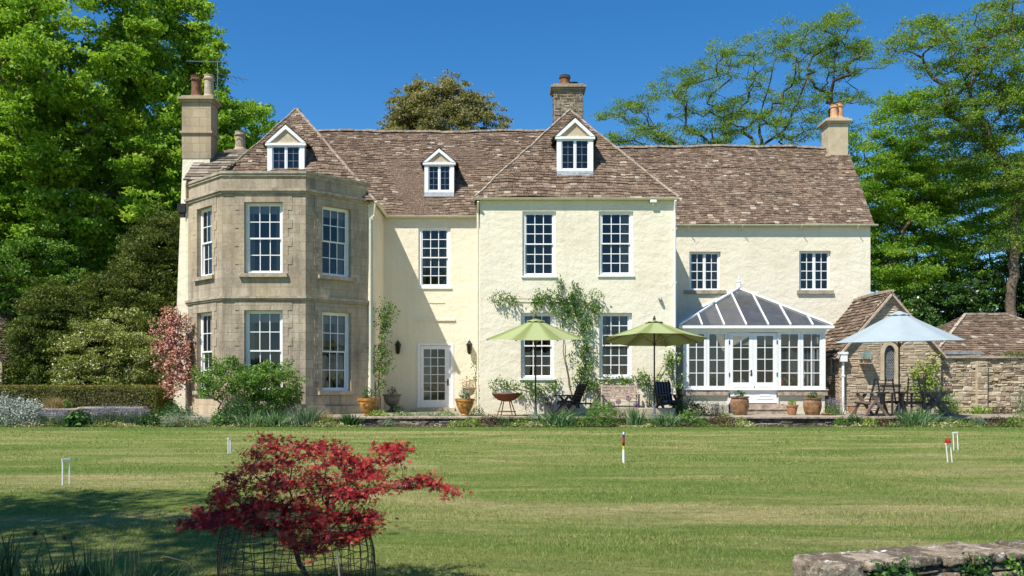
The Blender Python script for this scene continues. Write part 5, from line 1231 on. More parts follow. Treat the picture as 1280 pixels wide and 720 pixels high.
o = thing('fire_bowl', 'rusty shallow fire bowl on four splayed legs', 'fire bowl', (X_(633, 28.0), 28.0, TZ)); x, y = X_(633, 28.0), 28.0; zt = Z_(491.5, 28)
m = MB(); m.lathe((x, y, zt), [(.06, -.26), (.22, -.23), (.36, -.14), (.45, -.03), (.46, 0), (.43, 0), (.40, -.06), (.25, -.17), (.05, -.2)], 28); m.build('bowl', 'rust', o, smooth=True)
for a in (.5, 2.1, 3.7, 5.3): m = MB(); m.tube([(x + .16 * math.cos(a), y + .16 * math.sin(a), zt - .24), (x + .34 * math.cos(a), y + .34 * math.sin(a), TZ)], .017, 7); m.build('leg', 'rust', o)
m = MB(); m.tube([(x + .29 * math.cos(a), y + .29 * math.sin(a), TZ + .14) for a in [k * PI / 8 for k in range(17)]], .012, 6); m.build('ring', 'rust', o)

# pots and urns
amph = lambda r, h: [(r * .42, 0), (r * .46, h * .06), (r * .40, h * .12), (r * .62, h * .28), (r * .86, h * .55), (r * .98, h * .84), (r * 1.06, h * .86), (r * 1.08, h), (r * .93, h), (r * .9, h * .9)]
jar = lambda r, h: [(r * .72, 0), (r * .88, h * .2), (r * 1.0, h * .5), (r * .98, h * .75), (r * .88, h * .9), (r * .98, h * .92), (r * 1.0, h), (r * .86, h), (r * .8, h * .88)]
def pot_at(px, pyb, Y, z, *a, **k): return X_(px, Y), Y
x, y = pot_at(460, 0, 28.0, 0); a_ = potplant('ornate_pot', 'ornate ochre glazed pot near the bay corner with a small green plant', x, y, TZ, .31, .56, 'glazed_ochre', 'dark_leaf', .2, 220, cat='plant pot', prof=amph(.31, .56), lh=.22)
m = MB()
for k in range(8): a = k * PI / 4; m.tube([(x + .31 * .93 * math.cos(a + t_ * .8 - .4), y + .31 * .93 * math.sin(a + t_ * .8 - .4), TZ + .36 + .07 * math.sin(t_ * PI)) for t_ in [q / 6 for q in range(7)]], .012, 5)
m.build('garland', 'glazed_ochre', a_)
x, y = pot_at(581, 0, 28.2, 0); a_ = potplant('ornate_pot', 'ornate ochre glazed pot right of the garden door steps', x, y, TZ, .29, .54, 'glazed_ochre', 'grey_green_leaf', .2, 240, cat='plant pot', prof=amph(.29, .54), lh=.2)
m = MB()
for k in range(8): a = k * PI / 4; m.tube([(x + .29 * .93 * math.cos(a + t_ * .8 - .4), y + .29 * .93 * math.sin(a + t_ * .8 - .4), TZ + .35 + .07 * math.sin(t_ * PI)) for t_ in [q / 6 for q in range(7)]], .012, 5)
m.build('garland', 'glazed_ochre', a_)
urn = [(.19, 0), (.19, .05), (.08, .09), (.06, .18), (.10, .22), (.22, .30), (.27, .42), (.29, .56), (.34, .60), (.34, .63), (.28, .63), (.25, .5)]
potplant('stone_urn', 'grey pedestal urn in the shade left of the garden door', X_(490, 31.6), 31.6, TZ, .3, .63, 'lead_urn', 'bronze_leaf', .22, 80, cat='urn', prof=urn, lh=.18)
w = MB(); w.box(X_(573, 32.3) , X_(597, 32.3), 32.05, 32.6, TZ, TZ + .42); tag(w.build('stone_plinth', 'pale_stone', None, loc=(X_(585, 32.3), 32.3, TZ)), 'square stone plinth carrying the small urn right of the garden door', 'plinth')
potplant('stone_urn', 'small pale urn of dry sedum on the plinth right of the garden door', X_(586, 32.3), 32.3, TZ + .42, .24, .42, 'buff_clay', 'straw_leaf', .34, 260, cat='urn', prof=[(a * .8, b * .7) for a, b in urn], lh=.3)
potplant('glazed_pot', 'large brown glazed pot left of the conservatory steps', X_(924.5, 28.9), 28.9, TZ, .31, .60, 'brown_glaze', 'dark_leaf', .2, 180, cat='plant pot', prof=jar(.30, .60), lh=.14)
potplant('glazed_pot', 'large brown and ochre glazed pot right of the conservatory steps', X_(1015.5, 28.9), 28.9, TZ, .30, .55, 'brown_glaze', 'dark_leaf', .19, 160, cat='plant pot', prof=jar(.29, .55), lh=.13)
potplant('clay_pot', 'small plain clay pot between the steps and the large right pot', X_(990, 28.9), 28.9, TZ, .19, .32, 'terracotta', 'lime_green_leaf', .15, 110, cat='plant pot', lh=.13)
m = MB(); m.lathe((X_(1035, 28.7), 28.7, TZ), [(.1, 0), (.2, .03), (.21, .06), (.18, .06), (.1, .03)], 18); tag(m.build('plant_saucer', 'terracotta', None, loc=(X_(1035, 28.7), 28.7, TZ)), 'shallow clay saucer near the white downpipe', 'saucer')
w = MB(); w.lathe((X_(1066, 29.6), 29.6, TZ), [(.1, 0), (.17, .26), (.19, .28), (.16, .28)], 16); tag(w.build('clay_pot', 'terracotta', None, loc=(X_(1066, 29.6), 29.6, TZ)), 'empty clay pot on the ground behind the left garden chair', 'plant pot')

# ------------------------------------------------------------------ croquet
def hoop(label, px, pyb, h, wd, rot, lean=0.0, clip=False):
    Y = EYE * F / (pyb - HZ); x = X_(px, Y); o = thing('croquet_hoop', label, 'croquet hoop', (x, Y, 0), 'white croquet hoops on the lawn')
    o.rotation_euler = (0, lean, rot); OFF[o.name] = (0, 0, 0); m = MB(); m.tube([(-wd / 2, 0, -.02), (-wd / 2, 0, h)], .009, 8); m.tube([(wd / 2, 0, -.02), (wd / 2, 0, h)], .009, 8); m.build('leg', 'white_paint', o)
    m = MB(); m.box(-wd / 2 - .011, wd / 2 + .011, -.011, .011, h + .0, h + .022); m.build('crossbar', 'white_paint', o)
    if clip: m = MB(); m.box(-.045, .045, -.03, .03, h + .023, h + .05); m.tube([(-.03, 0, h + .05), (-.035, 0, h + .09)], .017, 6); m.tube([(.03, 0, h + .05), (.035, 0, h + .09)], .017, 6); m.build('clip', 'peg_red', o)
    return o
hoop('white croquet hoop on the left of the lawn just above the tree shadow', 82.5, 606, .31, .08, .75)
hoop('small white croquet hoop seen edge on above the red maple', 286.5, 567, .27, .09, 1.45)
hoop('leaning white croquet hoop with a red clip, nearer the camera at right', 1187.5, 578, .30, .09, .35, -.13, True)
hoop('upright white croquet hoop farthest right at the back of the lawn', 1195, 563, .33, .10, .3, -.06)
Y = EYE * F / (578.5 - HZ); x = X_(779.5, Y); o = thing('croquet_peg', 'white croquet peg with blue red black and yellow bands', 'croquet peg', (x, Y, 0))
zz = [(0, .215, 'white_paint'), (.215, .275, 'peg_yellow'), (.275, .325, 'peg_black'), (.325, .40, 'peg_red'), (.40, .46, 'hose_blue')]
for a, b, mt in zz: m = MB(); m.tube([(x, Y, a), (x, Y, b)], .02, 12); m.build('band', mt, o)
m = MB(); m.tube([(x, Y, .46), (x, Y, .50)], [.014, .013], 10); m.build('tip', 'white_paint', o)

# ------------------------------------------------------------------ plants of the bed
def mound(name, label, px, Y, w_px, h, mat, n=700, L=.06, cat='plant', z=.04, group=None, flowers=None, wr=.5, up=.4, shell=.35, dy=1.0, stem=True):
    x = X_(px, Y); r = w_px / 2 * Y / F; o = thing(name, label, cat, (x, Y, z), group)
    C, out = clump_points((0, 0, 0), 1.0, n, 1.0, shell); C[:, 2] = np.abs(C[:, 2])
    ph = rng.uniform(0, 6, 4); bmp = 1 + .16 * np.sin(C[:, 0] * 4 + ph[0]) * np.sin(C[:, 1] * 4 + ph[1]) + .12 * np.sin(C[:, 0] * 9 + ph[2]) * np.cos(C[:, 2] * 7 + ph[3])
    C = C * bmp[:, None] * np.array([r, r * dy, h]) + np.array([x, Y, z])
    V, Fc = leaf_quads(C, L * rng.uniform(.6, 1.3, n), wr, up, out); arr_obj('foliage', V, Fc, rng.random(n), mat, o)
    if stem:
        s = MB()
        for k in range(12): q = C[rng.integers(0, n)]; s.tube([(x + R.gauss(0, r * .15), Y + R.gauss(0, r * .1), z - .03), tuple((q + np.array([x, Y, z])) / 2), tuple(q)], .005, 3)
        s.build('stem', 'twig', o)
    if flowers:
        fm, fn, fl, fr_ = flowers; C, out = clump_points((0, 0, 0), 1.0, fn, 1.0, .85); C[:, 2] = np.abs(C[:, 2]); C = C * np.array([r, r * dy, h]) * fr_ + np.array([x, Y, z])
        C = np.repeat(C, 4, 0) + rng.normal(size=(fn * 4, 3)) * fl * .4; V, Fc = leaf_quads(C, fl, .7, .3); arr_obj('flower', V, Fc, rng.random(len(C)), fm, o)['kind'] = 'stuff'
    return o
def spiky(name, label, px, Y, w_px, h, mat, n=160, wd=.035, cat='plant', z=.03, group=None, seg=4, curl=.8, tips=None):
    x = X_(px, Y); r = w_px / 2 * Y / F; o = thing(name, label, cat, (x, Y, z), group)
    Bs = np.array([x, Y, z]) + rng.normal(size=(n, 3)) * np.array([r * .35, r * .22, 0]); a = rng.uniform(0, 2 * PI, n); l_ = rng.uniform(.1, .9, n) * r * .9
    lean = np.stack([np.cos(a) * l_, np.sin(a) * l_ * .7], 1) + (Bs[:, :2] - np.array([x, Y])) * .8; V, Fc, rr = blades(Bs, h * rng.uniform(.6, 1.1, n), wd * rng.uniform(.6, 1.2, n), lean, seg, curl)
    arr_obj('leaves', V, Fc, rr, mat, o)
    if tips:
        fm, fn, fl = tips; Bf = Bs[:fn]; V, Fc, rr = blades(Bf, h * rng.uniform(.85, 1.2, len(Bf)), .008, lean[:len(Bf)] * .5, 3, .5); arr_obj('stem', V, Fc, rr, 'grey_green_leaf', o)
        T_ = V.reshape(len(Bf), -1, 3)[:, -1]; C = np.repeat(T_, 8, 0) + rng.normal(size=(len(Bf) * 8, 3)) * np.array([.012, .012, .05]) * fl; V, Fc = leaf_quads(C, .028 * fl, .6, .3); arr_obj('flower', V, Fc, rng.random(len(C)), fm, o)
    return o
def lavender(label, px, w_px, h=.42, Y=26.5, n=240):
    return spiky('lavender', label, px, Y, w_px, h, 'grey_green_leaf', n=n, wd=.018, cat='lavender', tips=('lilac_flower', int(n * .5), 1.1), seg=3)
# left to right along the lawn edge
mound('silver_shrub', 'large silver white leaved shrub at the far left of the bed', 10, 26.7, 66, .98, 'silver_leaf', 3200, .07, 'shrub', up=.1)
mound('silver_shrub', 'silver leaved shrub beside the lavender, right of the larger one', 40, 26.6, 42, .80, 'silver_leaf', 2200, .06, 'shrub', up=.1)
mound('grey_mound', 'low grey-green mound in front of the silver shrub at the left edge', 8, 26.2, 40, .34, 'grey_green_leaf', 700, .05)
lavender('faded lavender clump just right of the silver shrub', 62, 34, .38)
lavender('sparse lavender clump left of the broad-leaved plant', 80, 26, .36, 26.3)
mound('broad_leaved_plant', 'bright green broad-leaved plant between the lavender clumps', 98, 26.3, 34, .44, 'dark_leaf', 420, .15, wr=.6)
spiky('dry_tussock', 'tuft of dry straw-coloured grass on top of the low wall', 68, 27.6, 34, .42, 'straw_leaf', 420, .012, 'grass tuft', z=.50, seg=4)
mound('small_green_plant', 'small green leaves beside the dry grass tuft on the low wall', 84, 27.5, 9, .42, 'vine_leaf', 160, .07, z=.45)
spiky('purple_plant', 'dark purple leaved clump against the low wall', 84, 27.2, 18, .45, 'bronze_leaf', 200, .03)
for i, (px, w_, h_, l_) in enumerate(((122, 30, .42, 'lavender clump first right of the broad-leaved plant'), (138, 28, .46, 'lavender clump in front of the left half of the pale stone wall'), (154, 30, .45, 'lavender clump in front of the middle of the pale stone wall'), (171, 28, .43, 'lavender clump at the right end of the pale stone wall'))): lavender(l_, px, w_, h_, n=300)
mound('green_mound', 'green leafy mound between lavender and grey sage', 188, 26.4, 30, .42, 'dark_leaf', 600, .09)
mound('bronze_shrub', 'small dark red leaved plant before the clipped hedge corner', 185, 27.4, 20, .62, 'bronze_leaf', 420, .06)
mound('ground_cover', 'dark green spreading bush at the foot of the pink climber', 218, 28.0, 62, .62, 'dark_leaf', 2600, .06, dy=.7)
mound('sage_bush', 'soft grey-green sage bush at the lawn edge left of the stone kerb', 221, 26.4, 48, .46, 'grey_green_leaf', 1800, .045)
mound('sage_bush', 'small grey-green bush in front of the stone kerb end', 250, 26.5, 26, .26, 'grey_green_leaf', 600, .045)
mound('green_mound', 'fresh green clump below the left rose bush', 274, 26.4, 28, .36, 'vine_leaf', 500, .08)
mound('dark_bush', 'dark green rounded bush between the two rose bushes', 296, 26.9, 60, .82, 'dark_leaf', 3200, .06)
spiky('iris_clump', 'grey-green iris fan below the bay, first of the pair', 316, 26.3, 44, .48, 'iris_leaf', 110, .045, 'iris'); spiky('iris_clump', 'grey-green iris fan below the bay, right of the pair', 345, 26.3, 44, .50, 'iris_leaf', 120, .045, 'iris')
mound('dark_bush', 'dark green low bush behind the pair of iris fans', 335, 27.0, 64, .78, 'dark_leaf', 2600, .05)
spiky('tall_leaf_clump', 'tall dense green strap-leaved clump at the foot of the bay corner', 383, 26.4, 42, .64, 'grey_green_leaf', 320, .03)
spiky('dry_clump', 'pale straggly clump right of the tall strap-leaved clump', 406, 26.4, 28, .52, 'straw_leaf', 160, .016); mound('low_green_plant', 'low green filler beneath the pale straggly clump', 411, 26.3, 36, .28, 'vine_leaf', 500, .05)
spiky('dark_leaf_clump', 'dark green arching leaf clump left of the low dry wall', 437, 26.4, 26, .42, 'dark_leaf', 110, .045)
mound('small_green_plant', 'small green plant behind the dark arching clump', 428, 27.2, 18, .3, 'vine_leaf', 260, .05, z=.1)
# creeping plants on the terrace between bay and centre wing
for i, (px, Y, w_, h_, mt, l_) in enumerate(((474, 27.6, 30, .22, 'lime_green_leaf', 'yellow-green creeping plant right of the ornate pot'), (468, 27.9, 22, .34, 'dark_leaf', 'dark green leafy plant beside the ornate pot'), (503, 27.8, 34, .16, 'vine_leaf', 'low creeping thyme patch below the garden door step'), (531, 27.7, 36, .17, 'grey_green_leaf', 'low grey-green creeping patch in front of the garden door'), (557, 27.8, 34, .18, 'vine_leaf', 'low green creeping patch left of the right ornate pot'), (496, 31.2, 20, .34, 'dark_leaf', 'dark leafy plant beside the shaded urn'), (596, 27.9, 24, .32, 'dark_leaf', 'green plant to the right of the right ornate pot'))):
    mound('creeping_plant', l_, px, Y, w_, h_, mt, 520, .045, z=TZ, dy=.6, stem=False, flowers=('white_flower', 12, .025, 1.0) if i in (0, 2, 4) else None)
for i, (px, w_, h_, mt, l_) in enumerate(((486, 18, .16, 'grey_green_leaf', 'small tuft growing against the low dry wall'), (572, 22, .17, 'vine_leaf', 'small green tuft at the right end of the low dry wall'), (590, 30, .24, 'lime_green_leaf', 'yellow-green low plant under the right ornate pot'), (612, 34, .36, 'bronze_leaf', 'dark mixed low bush left of the fire bowl legs'), (636, 34, .30, 'dark_leaf', 'low green bush in front of the fire bowl'), (657, 30, .28, 'vine_leaf', 'low bright green plants right of the fire bowl'))):
    mound('low_plant', l_, px, 26.4, w_, h_, mt, 620, .05, dy=.7, flowers=('white_flower', 14, .022, 1.0) if i in (3, 4) else None)
spiky('iris_clump', 'large grey-green iris clump under the dark red flowers', 699, 26.3, 74, .62, 'iris_leaf', 230, .05, 'iris')
mound('red_flowering_plant', 'dark red flowering plant behind the large iris clump', 693, 26.9, 46, .80, 'bronze_leaf', 600, .05, 'flowering plant', flowers=('purple_flower', 50, .04, 1.02))
mound('pink_flowering_plant', 'pink flowering plant below the reclined chair', 712, 27.15, 26, .98, 'bronze_leaf', 300, .04, 'flowering plant', flowers=('pink_flower', 34, .035, 1.0))
mound('domed_bush', 'rounded green domed bush in front of the wooden bench', 753, 26.35, 44, .74, 'vine_leaf', 5200, .05, 'bush', shell=.75, wr=.35, stem=False)
mound('low_plant', 'pale green weeds left of the domed bush', 727, 26.3, 26, .28, 'lime_green_leaf', 360, .05); mound('low_plant', 'reddish low plant right of the domed bush', 779, 26.4, 18, .3, 'bronze_leaf', 260, .05)
spiky('iris_clump', 'light green upright iris clump with yellowing base under the bench', 793, 26.35, 28, .62, 'iris_leaf', 90, .05, 'iris')
for px, py, Y, l_ in ((786, 498, 27.0, 'tallest purple allium in front of the bench'), (773, 502, 27.0, 'purple allium left of the tallest one'), (795, 506, 26.7, 'purple allium beside the upright iris'), (766, 506, 26.9, 'small purple allium above the domed bush')):
    x, z = X_(px, Y), Z_(py, Y); o = thing('allium', l_, 'allium', (x, Y, .05), 'purple alliums'); m = MB(); m.tube([(x + .05, Y, .03), (x + .02, Y, z * .6), (x, Y, z)], .008, 5); m.build('stem', 'yew_leaf', o)
    C, out = clump_points((x, Y, z), .085, 150, 1, .8); V, Fc = leaf_quads(C, .035, .5, .2, out); arr_obj('flower', V, Fc, rng.random(150), 'purple_flower', o)
spiky('iris_clump', 'wide arching grey-green iris clump in front of the striped chair', 832, 26.3, 50, .50, 'iris_leaf', 170, .05, 'iris')
mound('low_plant', 'small green plants left of the wide iris clump', 806, 26.4, 24, .22, 'vine_leaf', 300, .05)
mound('green_shrub', 'feathery deep green shrub left of the conservatory doors', 864, 27.6, 56, .78, 'dark_leaf', 3600, .05, 'shrub', z=.1)
mound('green_shrub', 'light green leafy bush in front of the feathery shrub', 862, 26.5, 34, .50, 'vine_leaf', 900, .06, 'shrub'); 
lavender('grey-flowered catmint beside the large left glazed pot', 897, 34, .52, 27.6, 240)
mound('bronze_mound', 'low bronze-green mound at the lawn edge below the glazed pot', 902, 26.3, 46, .34, 'bronze_leaf', 1300, .045); mound('low_plant', 'yellow flowered low plant above the bronze mound', 905, 26.8, 24, .42, 'lime_green_leaf', 400, .045); mound('low_plant', 'yellow-green trailing plant at the left end of the stone steps wall', 926, 26.4, 24, .26, 'lime_green_leaf', 380, .05); mound('low_plant', 'small plants between iris and bronze mound', 880, 26.3, 22, .22, 'vine_leaf', 300, .05)
lavender('purple catmint clump beside the white downpipe', 1044, 26, .62, 29.0, 220); mound('low_plant', 'green plant at the foot of the purple catmint', 1038, 28.6, 20, .34, 'vine_leaf', 300, .05, z=TZ)
for px, w_, h_, mt, l_ in ((1052, 22, .26, 'vine_leaf', 'first low green plant right of the steps wall'), (1068, 26, .36, 'dark_leaf', 'dark low plant in front of the left garden chair'), (1086, 24, .26, 'lime_green_leaf', 'light green low plant under the left garden chair'), (1104, 24, .24, 'bronze_leaf', 'brownish low plant left of the spiky clump'), (1193, 60, .28, 'vine_leaf', 'wide low green carpet right of the spiky clump'), (1222, 26, .26, 'grey_green_leaf', 'pale wispy plant at the lawn edge below the pier'), (1246, 30, .30, 'bronze_leaf', 'dark purple low plant near the right edge'), (1276, 34, .44, 'lime_green_leaf', 'bright lime green bush at the right edge of the bed'), (1262, 20, .22, 'vine_leaf', 'small green plant beside the lime green bush')):
    mound('low_plant', l_, px, 26.4, w_, h_, mt, 600, .05, dy=.7)
spiky('spiky_clump', 'dense grey-green strap-leaved clump in front of the dining chairs', 1143, 26.4, 66, .60, 'iris_leaf', 360, .03)
mound('bush', 'bright green bush at the foot of the rubble wall behind the right chair', 1186, 29.6, 30, .85, 'vine_leaf', 1600, .06, 'bush', z=TZ - .1); spiky('yellow_clump', 'yellow-green spiky plant at the foot of the pier', 1226, 29.9, 36, .40, 'lime_green_leaf', 120, .03, z=TZ)
mound('heuchera', 'reddish low plant against the right end of the rubble wall', 1252, 29.8, 34, .30, 'bronze_leaf', 500, .06, z=TZ); mound('bush', 'grey-green bush half out of frame against the rubble wall', 1283, 29.8, 26, 1.0, 'grey_green_leaf', 900, .06, 'bush', z=TZ); mound('wall_plant', 'green plant growing on the coping of the rubble wall', 1266, 31.0, 34, .30, 'yew_leaf', 500, .06, z=wz, stem=False)

def edge_cover():
    n = 30000; x = rng.uniform(-24, 23, n); dens = .35 + .65 * (np.sin(x * 1.7) * np.sin(x * .63 + 1) > -.2); gap = ((x > X_(455, 26.3)) & (x < X_(560, 26.3))) | ((x > X_(940, 26.3)) & (x < X_(1040, 26.3))); k = rng.random(n) < np.where(gap, .10, dens); x = x[k]; n = len(x)
    y = 25.98 + np.abs(rng.normal(size=n)) * .22; z = np.abs(rng.normal(size=n)) * .055 * (1 + .6 * np.sin(x * 3.1)); C = np.stack([x, np.minimum(y, 26.85), z], 1); V, Fc = leaf_quads(C, .055 * rng.uniform(.6, 1.4, n), .5, .4)
    tag(arr_obj('ground_cover', V, Fc, np.clip(.5 + .4 * np.sin(np.repeat(x, 1) * 2.1) + rng.normal(size=n) * .2, 0, 1), 'shrub_leaf'), 'low mixed green growth filling the edge of the bed', 'ground cover', kind='stuff')
edge_cover()
# rose bushes under the bay, open and twiggy
def bush(name, label, cat, x, Y, z, tips_fn, n, mat, dens, L, flat=.7, tr=.01, base_r=.03, r0=.12, r1=.26, stemmat='twig', sub=0, wr=.55):
    o = thing(name, label, cat, (x, Y, z)); tips = tips_fn(n); st = grow([[(x, Y, z - .05), (x + .02, Y, z + .15)]], [t_ for t_ in tips], tr * .5, .15, 2.2, .16, maxr=base_r)
    trunk_mesh('stem', st, stemmat, o); crown_leaves('foliage', [(t_, R.uniform(r0, r1)) for t_ in tips], mat, o, dens, L, flat, wr, .1, sub=sub); return o
def ell_tips(px, py, wpx, hpx, Y, dy, zmin=None, q0=.45):
    def f(n):
        out = []
        while len(out) < n:
            d = Vector((R.gauss(0, 1), R.gauss(0, 1), R.gauss(0, 1))).normalized() * R.uniform(q0, 1)
            p = Vector((X_(px, Y) + d.x * wpx * Y / F / 2, Y + d.y * dy, Z_(py, Y) + d.z * hpx * Y / F / 2))
            if zmin is None or p.z > zmin: out.append(p)
        return out
    return f
bush('rose_bush', 'open twiggy rose bush in front of the left face of the bay', 'rose bush', X_(272, 27.7), 27.7, .05, ell_tips(277, 474, 76, 58, 27.7, .8), 110, 'rose_leaf', 420, .08, tr=.008, base_r=.03)
bush('rose_bush', 'broad bushy rose before the middle window of the bay', 'rose bush', X_(338, 27.6), 27.6, .05, ell_tips(338, 480, 90, 64, 27.6, .9), 190, 'rose_leaf', 440, .08, tr=.008, base_r=.03)
# climbers
def climber(name, label, stems, clumps, mat, Y, dens=600, L=.085, cat='climbing plant', flowers=None, flat=.9, thick=.22, sr=.018, r_scale=1.0, yd=.16):
    x, z = X_(stems[0][0][0], Y), Z_(stems[0][0][1], Y); o = thing(name, label, cat, (x, Y, max(z, 0)))
    s = MB()
    for pts in stems:
        P = [(X_(px, Y) + R.gauss(0, .012), Y - .05 - R.random() * .04, Z_(py, Y)) for px, py in pts]; Q = [P[0]]
        for a, b in zip(P, P[1:]):
            for k in (1, 2, 3): Q.append(tuple(Vector(a).lerp(Vector(b), k / 3) + Vector((R.gauss(0, .02), 0, R.gauss(0, .02)))))
        s.tube(Q, [sr * (1 - .6 * i / len(Q)) for i in range(len(Q))], 6)
    s.build('stem', 'twig', o); Vs, Fs, Rs = [], [], []; b = 0; FC = []
    for (px, py, wpx, hpx) in clumps:
        rx, rz = wpx / 2 * Y / F, hpx / 2 * Y / F; n = int(dens * rx * rz * PI); k = max(3, int(rx * rz * PI / .022))
        sc = np.stack([rng.uniform(-1, 1, k), rng.uniform(0, 1, k), rng.uniform(-1, 1, k)], 1); nr_ = np.sqrt(sc[:, 0] ** 2 + sc[:, 2] ** 2); sc[nr_ > 1] *= (rng.random((np.sum(nr_ > 1), 1)) * .9) / nr_[nr_ > 1][:, None]
        C = sc[rng.integers(0, k, n)] * np.array([rx, -yd, rz]) + rng.normal(size=(n, 3)) * np.array([.07, .035, .07]) * r_scale + np.array([X_(px, Y), Y - .05, Z_(py, Y)]); C[:, 1] = np.minimum(C[:, 1], Y - .02)
        V, Fc = leaf_quads(C, L * rng.uniform(.6, 1.3, n), .6, .3); Vs.append(V); Fs.append(Fc + b); b += len(V); Rs.append(np.clip(rng.random(n) * .7 + rng.random() * .3, 0, 1)); FC.append(C)
    arr_obj('foliage', np.concatenate(Vs), np.concatenate(Fs), np.concatenate(Rs), mat, o)
    if flowers:
        fm, frac, fl = flowers; C = np.concatenate(FC); C = C[rng.random(len(C)) < frac] + np.array([0, -.08, 0]); C = np.repeat(C, 3, 0) + rng.normal(size=(len(C) * 3, 3)) * .025; V, Fc = leaf_quads(C, fl, .8, .3); arr_obj('flower', V, Fc, rng.random(len(C)), fm, o)['kind'] = 'stuff'
    return o
climber('pink_clematis', 'pink flowering climber covering the left corner of the house', [[(236, 508), (233, 460), (225, 420), (216, 395)], [(238, 508), (238, 440), (232, 400)]],
        [(218, 402, 30, 34), (213, 422, 36, 50), (220, 445, 42, 52), (229, 418, 32, 60), (218, 472, 32, 34), (234, 478, 14, 34), (214, 488, 12, 20), (236, 455, 18, 44)], 'dark_leaf', 30.25, 480, .08, flowers=('pink_flower', .6, .075), yd=.45, r_scale=1.3)
climber('wall_shrub', 'tall narrow climbing shrub in the shaded corner beside the bay', [[(476, 512), (474, 470), (478, 430), (482, 385)], [(472, 512), (468, 470), (462, 445)]],
        [(483, 384, 20, 16), (478, 395, 22, 20), (490, 392, 18, 22), (479, 412, 22, 24), (484, 402, 20, 20), (478, 432, 22, 28), (473, 452, 28, 26), (482, 442, 22, 24), (462, 448, 18, 34), (474, 470, 34, 28), (458, 462, 16, 22), (484, 462, 18, 18), (470, 486, 20, 16)], 'vine_leaf', 30.9, 700, .075, cat='climbing shrub', yd=.45)
climber('grapevine', 'trained vine spreading over the cream wall between the two ground floor windows', [[(716, 505), (709, 470), (704, 440), (702, 400), (700, 378), (704, 350)], [(700, 380), (680, 374), (660, 374), (632, 372)], [(700, 378), (720, 372), (745, 384)], [(728, 500), (732, 470), (730, 430), (724, 395)], [(726, 496), (738, 484), (760, 476), (790, 474)]],
        [(631, 372, 28, 13), (622, 376, 14, 16), (640, 376, 14, 14), (675, 372, 26, 22), (670, 380, 14, 16), (690, 375, 26, 26), (698, 357, 12, 22), (705, 380, 34, 34), (716, 370, 24, 30), (730, 382, 40, 24), (743, 376, 18, 28), (720, 392, 36, 16), (733, 410, 20, 24), (722, 405, 16, 18), (728, 428, 22, 34), (736, 445, 22, 34), (728, 462, 24, 26), (712, 444, 14, 10), (738, 478, 30, 20), (722, 480, 18, 22), (735, 398, 26, 20), (706, 402, 12, 14)], 'vine_leaf', YC, 680, .075, cat='vine', yd=.20)
climber('espaliered_fruit', 'low horizontally trained climber under the left ground floor window', [[(690, 512), (684, 500), (676, 490), (650, 482), (622, 480)], [(688, 506), (694, 488), (700, 478)]],
        [(628, 478, 26, 14), (645, 481, 26, 13), (662, 482, 26, 13), (680, 484, 26, 16), (694, 480, 18, 16), (618, 482, 14, 10), (682, 498, 22, 12), (668, 491, 16, 12), (652, 490, 14, 10)], 'vine_leaf', YC, 640, .075, cat='climber', yd=.18)
climber('espaliered_fruit', 'low horizontally trained climber running behind the wooden bench', [[(742, 505), (752, 488), (768, 480), (796, 476)], [(742, 505), (748, 490), (766, 476)]],
        [(752, 478, 24, 14), (770, 477, 24, 12), (786, 476, 22, 12), (804, 474, 16, 14), (742, 484, 16, 18)], 'vine_leaf', YC, 640, .075, cat='climber', yd=.16)
climber('wall_rose', 'climbing plant at the right corner of the centre wing behind the striped chair', [[(808, 508), (810, 480), (822, 470), (838, 440)], [(846, 505), (842, 470), (840, 440)]],
        [(804, 470, 18, 22), (812, 482, 20, 18), (824, 476, 22, 18), (838, 462, 20, 26), (842, 444, 18, 26), (836, 450, 14, 20), (848, 478, 14, 22), (826, 490, 16, 16), (812, 497, 12, 14)], 'rose_leaf', YC - .02, 620, .075, flowers=('white_flower', .04, .06), cat='climbing rose', yd=.2)
climber('jasmine', 'thin climber on the downpipe left of the centre wing', [[(598, 508), (596, 470), (597, 442)]], [(594, 452, 10, 18), (598, 446, 8, 12), (597, 472, 8, 26), (598, 492, 8, 24)], 'vine_leaf', 32.0, 480, .07, yd=.12)
climber('fig', 'leafy wall shrub on the annex right of the arched window', [[(1152, 510), (1152, 480), (1156, 460), (1166, 450)], [(1154, 500), (1146, 465), (1138, 458)]],
        [(1139, 460, 16, 16), (1150, 466, 20, 20), (1160, 460, 20, 26), (1152, 476, 24, 20), (1166, 450, 12, 14), (1160, 484, 28, 20), (1134, 482, 24, 8), (1148, 494, 26, 22)], 'lime_green_leaf', YA - .02, 420, .095, cat='wall shrub', yd=.3)

